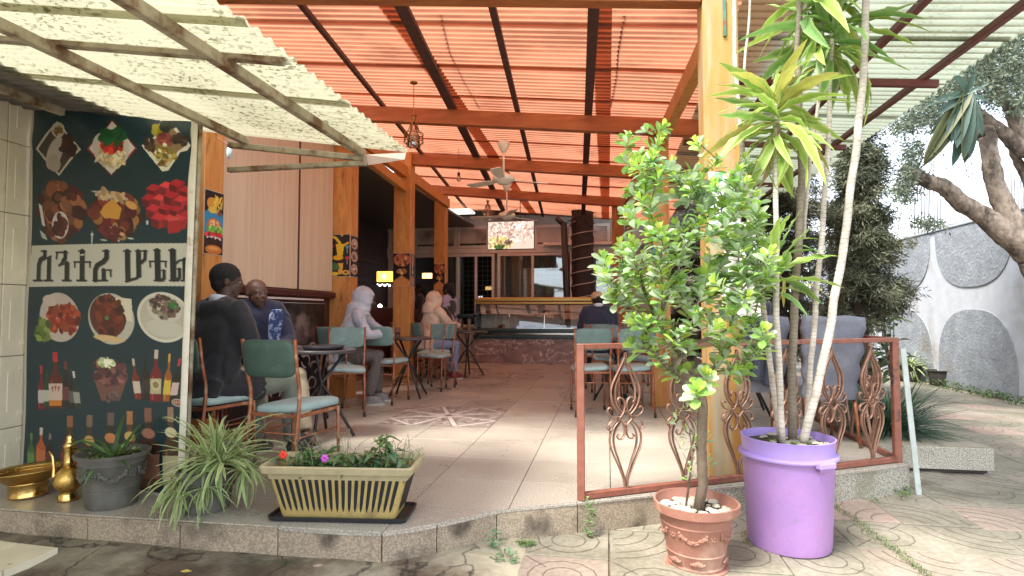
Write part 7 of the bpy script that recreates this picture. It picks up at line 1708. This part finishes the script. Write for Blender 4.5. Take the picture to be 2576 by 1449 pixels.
    for (u, v, k) in ((2398, 372, 0), (2420, 400, 1), (2436, 408, 0), (2452, 396, 2), (2465, 380, 4), (2408, 385, 3), (2380, 345, 3), (2360, 320, 5), (2440, 420, 6), (2385, 372, 1), (2480, 330, 4), (2350, 290, 0), (2340, 250, 1), (2490, 250, 4), (2400, 160, 1), (2460, 160, 0), (2500, 200, 3), (2335, 385, 7), (2362, 405, 7)):
        p = Q(u, v, -.85); Ms.append(frame(c, p - c, Vector((0, -1, .2)), R.uniform(-.4, .4), (p - c).length * 1.05, 1.3)); K.append(k)
    scatter_leaves(e, V, Ms, K, m=M_leafm)
bigtree()
# broadleaf shrub by the wall
def shrub(name, label, c, h, w, n, s, cols, seed=1):
    r = random.Random(seed); t = thing(name, label, 'shrub', tuple(c)); pf = [(0, .03), (.2, .15), (.45, .24), (.7, .2), (1, .0)]; V = [leaf_mesh(pf, [q, q, tuple(z * 1.3 for z in q)], .3, .4, m=M_leafm) for q in cols]; Ms, K = [], []
    mb = MB()
    for k in range(max(4, n // 12)):
        a = r.random() * 6.28; b = Vector(c) + Vector((math.cos(a) * w * r.random(), math.sin(a) * w * r.random(), h * r.uniform(.5, 1))); mb.tube([Vector(c), Vector(c).lerp(b, .5) + Vector((0, 0, .05)), b], [.015, .01, .004], 5)
        for j in range(12): f = r.uniform(.3, 1); p = Vector(c).lerp(b, f) + Vector((r.gauss(0, w * .15), r.gauss(0, w * .15), r.gauss(0, h * .06))); Ms.append(frame(p, Vector((r.gauss(0, 1), r.gauss(0, 1), r.uniform(-.3, .6))), Vector((0, 0, 1)), r.uniform(-.5, .5), s * r.uniform(.7, 1.2))); K.append(r.randrange(len(V)))
    mb.build('stems', M_bark, t, smooth=True); scatter_leaves(t, V, Ms, K, m=M_leafm)
shrub('broadleaf_shrub', 'shrub with broad yellow-green leaves by the conifer and the boundary wall', (4.35, 9.8, gz_(3)), 1.8, .35, 70, .22, ((.10, .17, .05), (.28, .32, .06), (.07, .12, .05)), 3)
shrub('broadleaf_shrub', 'dark low shrub behind the grey covered chairs', (2.95, 7.6, gz_(3)), 1.0, .6, 260, .14, ((.04, .08, .035), (.07, .13, .05), (.03, .055, .03)), 4)
shrub('broadleaf_shrub', 'dark shrub behind the ochre post and the railing', (1.9, 9.2, gz_(2)), 1.1, .7, 300, .14, ((.03, .06, .03), (.05, .09, .04), (.04, .05, .03)), 5)
# ------------------------------------------------------------------ people
M_skin = mat('dark_brown_skin', (.065, .032, .022), .5, var=.08, vscale=8); M_skin2 = mat('brown_skin', (.11, .055, .036), .5, var=.08, vscale=8)
M_hair = mat('black_short_hair', (.012, .011, .012), .85, bump=1.5, bscale=220); M_eye = mat('eye_white', (.3, .28, .25), .4)
def cloth(name, c, var=.14, bs=22, rough=.85, patch=None): return mat(name, c, rough, var=var, vscale=5, bump=.9, bscale=bs, sheen=.2, patch=patch)
M_blackcoat = cloth('black_coat_cloth', (.013, .013, .018)); M_navy = cloth('navy_jacket_cloth', (.018, .022, .05)); M_grey = cloth('grey_fleece', (.40, .42, .48), patch=((.30, .32, .38), 7, .5, .7)); M_beige = cloth('beige_fleece', (.58, .46, .36), patch=((.45, .33, .24), 7, .5, .7))
M_olive = cloth('grey_green_trousers', (.13, .15, .12)); M_khaki = cloth('khaki_trousers', (.34, .27, .18)); M_gtrou = cloth('grey_trousers', (.10, .088, .085)); M_jean = cloth('blue_jeans', (.17, .26, .42)); M_dkcl = cloth('dark_clothes', (.02, .02, .025))
M_lilacc = cloth('lilac_shirt', (.36, .32, .46)); M_greenv = cloth('dark_green_vest', (.025, .04, .03)); M_shirtw = cloth('pale_shirt', (.55, .58, .65)); M_capc = cloth('beige_cap_cloth', (.42, .30, .19)); M_bprint = mat('blue_patterned_shirt', (.02, .04, .14), .7, col2=(.25, .3, .45), vscale=28, ramp=(.5, .56))
def solid(name, build, vox, m, parent, fold=0., ffreq=9., sm=3, seed=0):
    mb = MB(); build(mb); me = mb.mesh('tmp'); ob = bpy.data.objects.new('tmp', me); COL.objects.link(ob)
    r = ob.modifiers.new('r', 'REMESH'); r.mode = 'VOXEL'; r.voxel_size = vox
    s = ob.modifiers.new('s', 'SMOOTH'); s.factor = .5; s.iterations = sm
    dg = bpy.context.evaluated_depsgraph_get(); ev = ob.evaluated_get(dg); m2 = bpy.data.meshes.new_from_object(ev); bpy.data.objects.remove(ob); bpy.data.meshes.remove(me)
    m2.name = name
    if fold:
        n = len(m2.vertices); co = np.empty(n * 3); m2.vertices.foreach_get('co', co); co = co.reshape(-1, 3); no = np.array([tuple(v.normal) for v in m2.vertices])
        h = np.array([-.75 * max(0, 1 - abs(mnoise.noise(Vector((x * ffreq * .8, y * ffreq * .8, z * ffreq * .55 + seed * 7)))) * 5) + .5 * mnoise.noise(Vector((x * ffreq, y * ffreq, z * ffreq + seed))) + mnoise.noise(Vector((x * ffreq * 2.3, y * ffreq * 2.3, z * ffreq * 1.5 + seed))) * .5 for x, y, z in co])
        co += no * (h * fold)[:, None]; m2.vertices.foreach_set('co', co.reshape(-1)); m2.update()
    m2.shade_smooth(); m2.materials.clear(); m2.materials.append(m); o = bpy.data.objects.new(name, m2); COL.objects.link(o); o.parent = parent; return o
V3 = lambda *a: Vector(a)
def seated(lean=.06, arm='lap', twist=0., legs='floor', sink=0.):
    J = dict(pel=V3(0, 0, .56), waist=V3(0, lean * .35, .74), chest=V3(0, lean * .8, .95), neck=V3(0, lean * 1.05, 1.10), head=V3(0, lean * 1.3 + .03, 1.245))
    for s, k in ((-1, 'L'), (1, 'R')):
        J['sh' + k] = V3(s * .185, lean * .95, 1.05); J['el' + k] = V3(s * .235, lean + .07, .80); J['ha' + k] = V3(s * .11, lean + .30, .70)
        J['hip' + k] = V3(s * .095, .02, .54); J['kn' + k] = V3(s * .13, .44, .535); J['an' + k] = V3(s * .12, .42, .10); J['to' + k] = V3(s * .135, .57, .03)
    if arm == 'table':
        for s, k in ((-1, 'L'), (1, 'R')): J['el' + k] = V3(s * .24, lean + .16, .83); J['ha' + k] = V3(s * .10, lean + .40, .83)
    return J
def standing(h=1.6, step=.0):
    q = h / 1.72; J = dict(pel=V3(0, 0, .93 * q), waist=V3(0, .0, 1.08 * q), chest=V3(0, .01, 1.28 * q), neck=V3(0, .01, 1.46 * q), head=V3(0, .03, 1.60 * q))
    for s, k in ((-1, 'L'), (1, 'R')):
        J['sh' + k] = V3(s * .175, 0, 1.40 * q); J['el' + k] = V3(s * .22, .0, 1.12 * q); J['ha' + k] = V3(s * .16, .2, .98 * q); J['hip' + k] = V3(s * .09, 0, .90 * q); J['kn' + k] = V3(s * .10, .02, .5 * q); J['an' + k] = V3(s * .10, -.01, .09); J['to' + k] = V3(s * .11, .14, .03)
    return J
def hand_geo(mb, wr, d, s, up=V3(0, 0, 1), grip=.6):
    """palm with four unequal curled fingers and a thumb from the side"""
    d = d.normalized(); x = d.cross(up).normalized(); n = x.cross(d)
    mb.tube([wr - d * .02, wr + d * .03, wr + d * .085], [.022, .030, .030], 8, flat=(1.25, .6))
    for i, (L_, off) in enumerate(((.062, -.027), (.072, -.009), (.067, .009), (.052, .026))):
        p = wr + d * .08 + x * off; a = p + (d * .9 - n * .25 * grip) * L_ * .45; b = a + (d * (1 - grip) - n * grip) * L_ * .32; c = b + (d * (.3 - grip) - n * .8) * L_ * .25; mb.tube([p - d * .02, a, b, c], [.0095, .009, .008, .007], 6)
    t0 = wr + d * .025 - x * s * .022; t1 = t0 - x * s * .03 + d * .03; mb.tube([t0, t1, t1 + d * .03 - n * .01], [.012, .010, .008], 6)
def head_geo(mb, H, M):
    """skull, jaw, brow, nose, lips and ears; M turns the head, face towards +Y"""
    b = lambda c, r, sc: mb.ball((0, 0, 0), r, 16, sc, M=Matrix.Translation(H) @ M @ Matrix.Translation(c))
    b((0, -.012, .03), .094, (.84, 1.03, .93)); b((0, .022, -.03), .070, (.86, .95, 1.05)); b((0, .048, -.075), .036, (1.05, .8, .75)); b((0, .066, .022), .030, (1.9, .55, .5))
    b((0, .092, -.012), .0125, (1.05, 1.2, 1.0)); b((0, .086, .006), .010, (.8, 1, 1.9)); b((0, .080, -.048), .014, (1.6, .7, .55)); b((-.03, .068, -.018), .024, (1, .6, .9)); b((.03, .068, -.018), .024, (1, .6, .9))
    for s in (-1, 1): b((s * .079, -.012, -.004), .024, (.32, .75, 1.25))
def person(label, loc, rz, J, top=M_dkcl, pants=M_dkcl, shoes=None, skin=M_skin, hood=False, hair=True, coat=False, headrot=(0, 0), vox=.012, build=1., group=None, hairlong=False, cap=False, name_top='jacket', hands=True, collar=None, vest=None, fold=.010, seed=0):
    t = thing('person', label, 'person', (0, 0, 0)); ORG[t.name] = Vector((0, 0, 0)); B = build
    MH = Matrix.Rotation(rad(headrot[0]), 4, 'Z') @ Matrix.Rotation(rad(headrot[1]), 4, 'X'); H = J['head']
    def body(mb):
        mb.tube([J['pel'], J['waist'], J['chest'], J['neck']], [.085, .08, .085, .055], 12, flat=(1.2, .8), up=(0, 1, 0)); mb.tube([J['neck'] - V3(0, 0, .05), H - V3(0, .01, .03)], [.060, .052], 12)
        head_geo(mb, H, MH)
        for k in 'LR':
            s = -1 if k == 'L' else 1; mb.tube([J['neck'] - V3(0, 0, .06), J['sh' + k], J['el' + k], J['ha' + k]], [.04, .036, .028, .022], 8)
            if hands: hand_geo(mb, J['ha' + k], J['ha' + k] - J['el' + k], s)
            mb.tube([J['pel'], J['hip' + k], J['kn' + k], J['an' + k]], [.06, .055, .045, .034], 8); mb.tube([J['an' + k], J['to' + k]], [.035, .03], 8)
    o = solid('body', body, .0075 if vox < .014 else .010, skin, t, sm=2)
    def topg(mb):
        z = V3(0, 0, 1)
        mb.tube([J['pel'] + V3(0, -.01, -.06), J['pel'] + V3(0, -.01, .04), J['waist'], J['chest'], J['chest'].lerp(J['neck'], .55), J['neck'] + V3(0, -.01, .0)], [.148 * B, .152 * B, .148 * B, .150 * B, .128 * B, .072], 18, flat=(1.3, .82), up=(0, 1, 0))
        for k in 'LR':
            s = -1 if k == 'L' else 1; sh = J['sh' + k]; ha = J['ha' + k]; el = J['el' + k]
            mb.tube([J['neck'] + V3(s * .03, -.01, -.02), sh + V3(-s * .02, 0, .0), sh.lerp(el, .25), el, el.lerp(ha, .5), ha.lerp(el, .03)], [.075, .078 * B, .074 * B, .064 * B, .060 * B, .044], 12)
            mb.ball(tuple(el), .056 * B, 10)
        if coat:
            for k in 'LR':
                mb.tube([J['pel'] + V3(0, -.05, .05), J['hip' + k] + V3(0, -.02, -.0), J['hip' + k].lerp(J['kn' + k], .55)], [.14, .125, .10], 14)
            mb.tube([J['pel'] + V3(0, -.07, .05), J['pel'] + V3(0, -.12, -.08), J['pel'] + V3(0, -.11, -.20)], [.12, .11, .07], 14, flat=(1.9, .6), up=(0, 1, 0))
        if hood:
            mb.ball((0, 0, 0), .138, 18, (.88, .98, 1.08), M=Matrix.Translation(H) @ MH @ Matrix.Translation((0, -.050, .012))); mb.tube([J['neck'] + V3(0, -.035, -.06), J['neck'] + V3(0, -.045, .02), H + V3(0, -.055, -.05)], [.15, .128, .12], 14); mb.ball(tuple(J['neck'] + V3(0, -.05, .0)), .10, 12, (1.2, .8, .6)); mb.tube([J['neck'] + V3(.105 * math.cos(a), -.02 + .095 * math.sin(a), .0 + .02 * math.sin(a)) for a in [k * math.pi / 8 for k in range(17)]], .034, 8, cap=False); mb.ball((0, 0, 0), .07, 12, (.8, .9, 1), M=Matrix.Translation(H) @ MH @ Matrix.Translation((0, -.085, .045)))
        elif coat or top is M_blackcoat: mb.tube([J['neck'] + V3(-.13, .00, -.03), J['neck'] + V3(-.10, -.075, -.02), J['neck'] + V3(0, -.11, -.04), J['neck'] + V3(.10, -.075, -.02), J['neck'] + V3(.13, .0, -.03)], [.03, .045, .055, .045, .03], 12)
    tp_ = solid(name_top, topg, vox, top, t, fold, 8., 3, seed)
    for nm, P_, r_, fl in ([('waistband', J['pel'] + V3(0, -.01, -.055), .178 * B, .8)] if name_top != 'coat' else []):
        MB().tube([P_ + V3(r_ * 1.02 * math.cos(a), r_ * .70 * math.sin(a), 0) for a in [k * math.pi / 14 for k in range(29)]], .016, 8, flat=(.7, 1.9), cap=False).build(nm, top, t, smooth=True)
    for k in 'LR':
        d_ = (J['ha' + k] - J['el' + k]).normalized(); MB().tube([J['ha' + k] - d_ * .045, J['ha' + k] - d_ * .03, J['ha' + k] + d_ * .012], [.040, .036, .033], 12).build('cuff', top, t, smooth=True)
    if hood: MB().tube([Matrix.Translation(H) @ MH @ V3(0, .08 * math.cos(a) - .022, .008 + .139 * math.sin(a)) if math.cos(a) > 0 else Matrix.Translation(H) @ MH @ V3(0, .137 * math.cos(a) - .050, .012 + .150 * math.sin(a)) for a in [rad(60 + 10 * k) for k in range(12)]], .0045, 6).build('hood_seam', top, t, smooth=True)
    if False:
        # the opening shows a dark rim of the hood
        rim = MB(); M_ = Matrix.Translation(H) @ MH; rim.tube([M_ @ V3(.086 * math.cos(a), .083 + .012 * math.sin(a), -.005 + .112 * math.sin(a)) for a in [k * math.pi / 12 for k in range(25)]], .012, 8, cap=False); rim.build('hood_rim', top, t, smooth=True)
    def pantsg(mb):
        mb.ball(tuple(J['pel'] + V3(0, 0, -.02)), .135 * B, 14, (1.2, .95, .85))
        for k in 'LR': mb.tube([J['pel'] + (J['hip' + k] - J['pel']) * .6, J['hip' + k], J['hip' + k].lerp(J['kn' + k], .5), J['kn' + k], J['kn' + k].lerp(J['an' + k], .45), J['an' + k] + V3(0, 0, .02)], [.10, .098 * B, .086 * B, .069, .066, .058], 12); mb.ball(tuple(J['kn' + k]), .070, 10)
    solid('trousers', pantsg, vox, pants, t, fold * .9, 8., 3, seed + 3)
    sc_ = shoes or M_dkcl
    for k in 'LR':
        a, b = J['an' + k], J['to' + k]; f = (b - a); f.z = 0; f.normalize(); s_ = Vector((a.x, a.y, .0)); mb = MB(); x = Vector((-f.y, f.x, 0)); vs = []; N = 14
        for (z, q) in ((0.004, 1.0), (.03, 1.03), (.05, .95), (.075, .72), (.10, .45)):
            for i in range(N):
                an = 2 * math.pi * i / N; L_ = .135 if math.cos(an) > 0 else .085; L_ *= q if math.cos(an) > 0 else (1 if z < .08 else .8); w = .047 * (1 if z < .06 else .85); vs.append(s_ + f * (L_ * math.cos(an) + .03) + x * w * math.sin(an) + V3(0, 0, z))
        fs = [(i * N + j, i * N + (j + 1) % N, (i + 1) * N + (j + 1) % N, (i + 1) * N + j) for i in range(4) for j in range(N)] + [tuple(range(N - 1, -1, -1)), tuple(range(4 * N, 5 * N))]
        sh_ = mb.add(vs, fs).build('shoe', sc_, t, smooth=True)
        so = MB(); vs = [];
        for z in (.0, .022):
            for i in range(N): an = 2 * math.pi * i / N; L_ = .14 if math.cos(an) > 0 else .09; vs.append(s_ + f * (L_ * math.cos(an) + .03) + x * .051 * math.sin(an) + V3(0, 0, z))
        so.add(vs, [(i, (i + 1) % N, N + (i + 1) % N, N + i) for i in range(N)] + [tuple(range(N - 1, -1, -1)), tuple(range(N, 2 * N))]).build('sole', mat('pale_rubber_sole', (.42, .40, .36), .7), sh_)
    M_ = Matrix.Translation(H) @ MH
    if hair and not hood:
        def hg(mb):
            mb.ball((0, 0, 0), .099, 20, (.86, 1.02, .95), M=M_ @ Matrix.Translation((0, -.020, .040)))
            mb.ball((0, 0, 0), .08, 14, (.95, .8, .9), M=M_ @ Matrix.Translation((0, -.045, -.005)))
            if hairlong: mb.ball((0, 0, 0), .075, 14, (.9, .9, 1.1), M=M_ @ Matrix.Translation((0, -.10, -.02))); mb.tube([M_ @ V3(0, -.12, -.02), M_ @ V3(0, -.12, -.16)], [.05, .025], 10)
        solid('hair', hg, .009, M_hair, t, .0015, 60, 1)
    for s in (-1, 1):
        MB().ball((0, 0, 0), .0115, 10, (1, .8, .6), M=M_ @ Matrix.Translation((s * .032, .0700, .006))).build('eye', M_eye, t, smooth=True); MB().ball((0, 0, 0), .0062, 8, (1, .6, 1), M=M_ @ Matrix.Translation((s * .032, .0775, .006))).build('iris', M_dkcl, t, smooth=True)
    if cap:
        MB().lathe([(.101, -.01), (.104, .02), (.098, .055), (.07, .088), (.02, .102), (.001, .103)], 24, M=M_ @ Matrix.Translation((0, -.014, .04)) @ Matrix.Rotation(rad(-8), 4, 'X')).build('cap', M_capc, t, smooth=True)
        MB().prism([(.09 * math.cos(a), .085 + .07 * math.sin(a)) for a in [k * math.pi / 10 for k in range(11)]], 0, .006, M=M_ @ Matrix.Translation((0, 0, .035)) @ Matrix.Rotation(rad(-10), 4, 'X')).build('cap_peak', M_capc, t)
    if collar:
        MB().tube([J['neck'] + V3(.062 * math.sin(a), -.005 - .062 * math.cos(a), .025 + .012 * math.cos(a)) for a in [rad(-120 + 20 * k) for k in range(13)]], .017, 8, flat=(.7, 1.6)).build('collar', collar, t, smooth=True)
    if vest:
        def vg(mb): mb.tube([J['pel'] + V3(0, -.01, -.06), J['waist'], J['chest'], J['chest'].lerp(J['neck'], .6)], [.142 * B, .142 * B, .155 * B, .13 * B], 18, flat=(1.3, .85), up=(0, 1, 0))
        solid('vest', vg, vox, vest, t, fold, 8, 3, seed + 1)
    t.location = loc; t.rotation_euler = (0, 0, rz); return t
J = seated(.05); J['haR'] = V3(.06, .38, .78); J['elR'] = V3(.25, .10, .80); J['head'] += V3(0, .0, .0); J['knR'] = V3(.17, .47, .54); J['anR'] = V3(.18, .50, .1); J['toR'] = V3(.2, .65, .03)
person('man in a black hooded coat seated with his back to us right beside the banner', (-2.58, 3.46, -.01), rad(-20), J, M_blackcoat, M_olive, coat=True, headrot=(-32, -4), collar=M_shirtw, name_top='coat', vox=.012, build=1.1, fold=.012, seed=1)
J = seated(.10); J['head'] += V3(.03, .0, -.06); J['haL'] = V3(-.05, .36, .66); J['haR'] = V3(.03, .38, .64); J['anL'] = V3(-.14, .66, .1); J['toL'] = V3(-.14, .82, .03); J['knL'] = V3(-.15, .52, .53)
person('man in a dark navy jacket and khaki trousers seated behind the man in black', (-2.95, 4.42, 0), rad(-122), J, M_navy, M_khaki, skin=M_skin2, hair=False, headrot=(10, -8), build=1.12, seed=2)
def shirtfront():
    t = bpy.data.objects['person.001']; MB().prism([(-.04, .72), (.035, .72), (.05, .9), (.055, 1.0), (.035, 1.05), (-.035, 1.05), (-.05, 1.0), (-.05, .9)], 0, .02, M=Matrix(((1, 0, 0, 0), (0, .18, -1, .272), (0, 1, .25, 0), (0, 0, 0, 1)))).build('shirt_front', M_bprint, t)
shirtfront()
J = seated(.24, 'table'); J['head'] += V3(0, -.03, -.085); J['neck'] += V3(0, 0, -.05); J['shL'].z -= .05; J['shR'].z -= .05; J['haR'] = V3(.03, .58, .80); J['elR'] = V3(.24, .34, .78); J['haL'] = V3(-.10, .55, .78); J['anR'] = V3(.12, .36, .1); J['toR'] = V3(.12, .5, .03)
M_trainer = mat('grey_trainer', (.20, .19, .18), .7, var=.3, vscale=25); M_redshoe = mat('dark_red_trainer', (.16, .02, .025), .6)
person('person in a grey hooded sweatshirt seated leaning towards the middle table', (-3.0, 6.12, 0), rad(-72), J, M_grey, M_gtrou, M_trainer, hood=True, name_top='hooded_sweatshirt', headrot=(0, -12), seed=3)
J = seated(.12, 'table'); J['head'] += V3(0, 0, -.05)
person('person in a beige hooded sweatshirt and blue jeans seated near the back', (-2.72, 8.45, 0), rad(-42), J, M_beige, M_jean, M_redshoe, hood=True, name_top='hooded_sweatshirt', headrot=(-10, -8), seed=4)
J = seated(.1, 'table')
person('person in black clothes seated facing us behind the beige hooded person', (-2.92, 9.55, 0), rad(200), J, M_dkcl, M_dkcl, skin=M_skin2, seed=5, vox=.016)
person('woman in lilac sleeves and a dark green vest standing beside the farthest left post', (-2.86, 10.2, 0), rad(75), standing(1.55), M_lilacc, M_dkcl, vest=M_greenv, hairlong=True, headrot=(8, 0), seed=6, vox=.016, name_top='shirt')
person('dark figure standing deep inside the bar room', (-3.82, 11.5, 0), rad(100), standing(1.62), M_dkcl, M_dkcl, hairlong=True, seed=7, vox=.018)
J = seated(.05); J['head'] += V3(0, 0, -.06)
person('man in navy jacket and beige cap seated with his back to us', (-.12, 8.12, 0), rad(6), J, M_navy, M_dkcl, cap=True, collar=M_shirtw, build=1.12, seed=8, vox=.014, skin=M_skin)
J = seated(.04)
person('person in a puffy black jacket seated on the left grey covered chair', (1.27, 5.33, .0), rad(25), J, M_blackcoat, M_dkcl, skin=M_skin2, headrot=(60, -10), build=1.15, seed=9, vox=.014, fold=.014)
# dark jacket hung on the side of the left covered chair
def hung():
    mb = MB(); n = 14; c = py(1905, 850, 5.0); vs = []
    for j in range(n + 1):
        for i in range(n + 1): s, q = i / n, j / n; vs.append((c.x - .12 + .2 * s + .05 * q * (s - .5), 5.0 + .03 * math.sin(s * 14 + q * 3), .95 - .50 * q - .03 * math.sin(s * 9)))
    o = mb.add(vs, [(j * (n + 1) + i, (j + 1) * (n + 1) + i, (j + 1) * (n + 1) + i + 1, j * (n + 1) + i + 1) for j in range(n) for i in range(n)]).build('hanging_jacket', cloth('dark_blue_jacket', (.03, .035, .06)), smooth=True)
    o.modifiers.new('s', 'SOLIDIFY').thickness = .02; tag(o, 'dark blue jacket hanging by the left covered chair right of the ochre post', 'jacket')
hung()
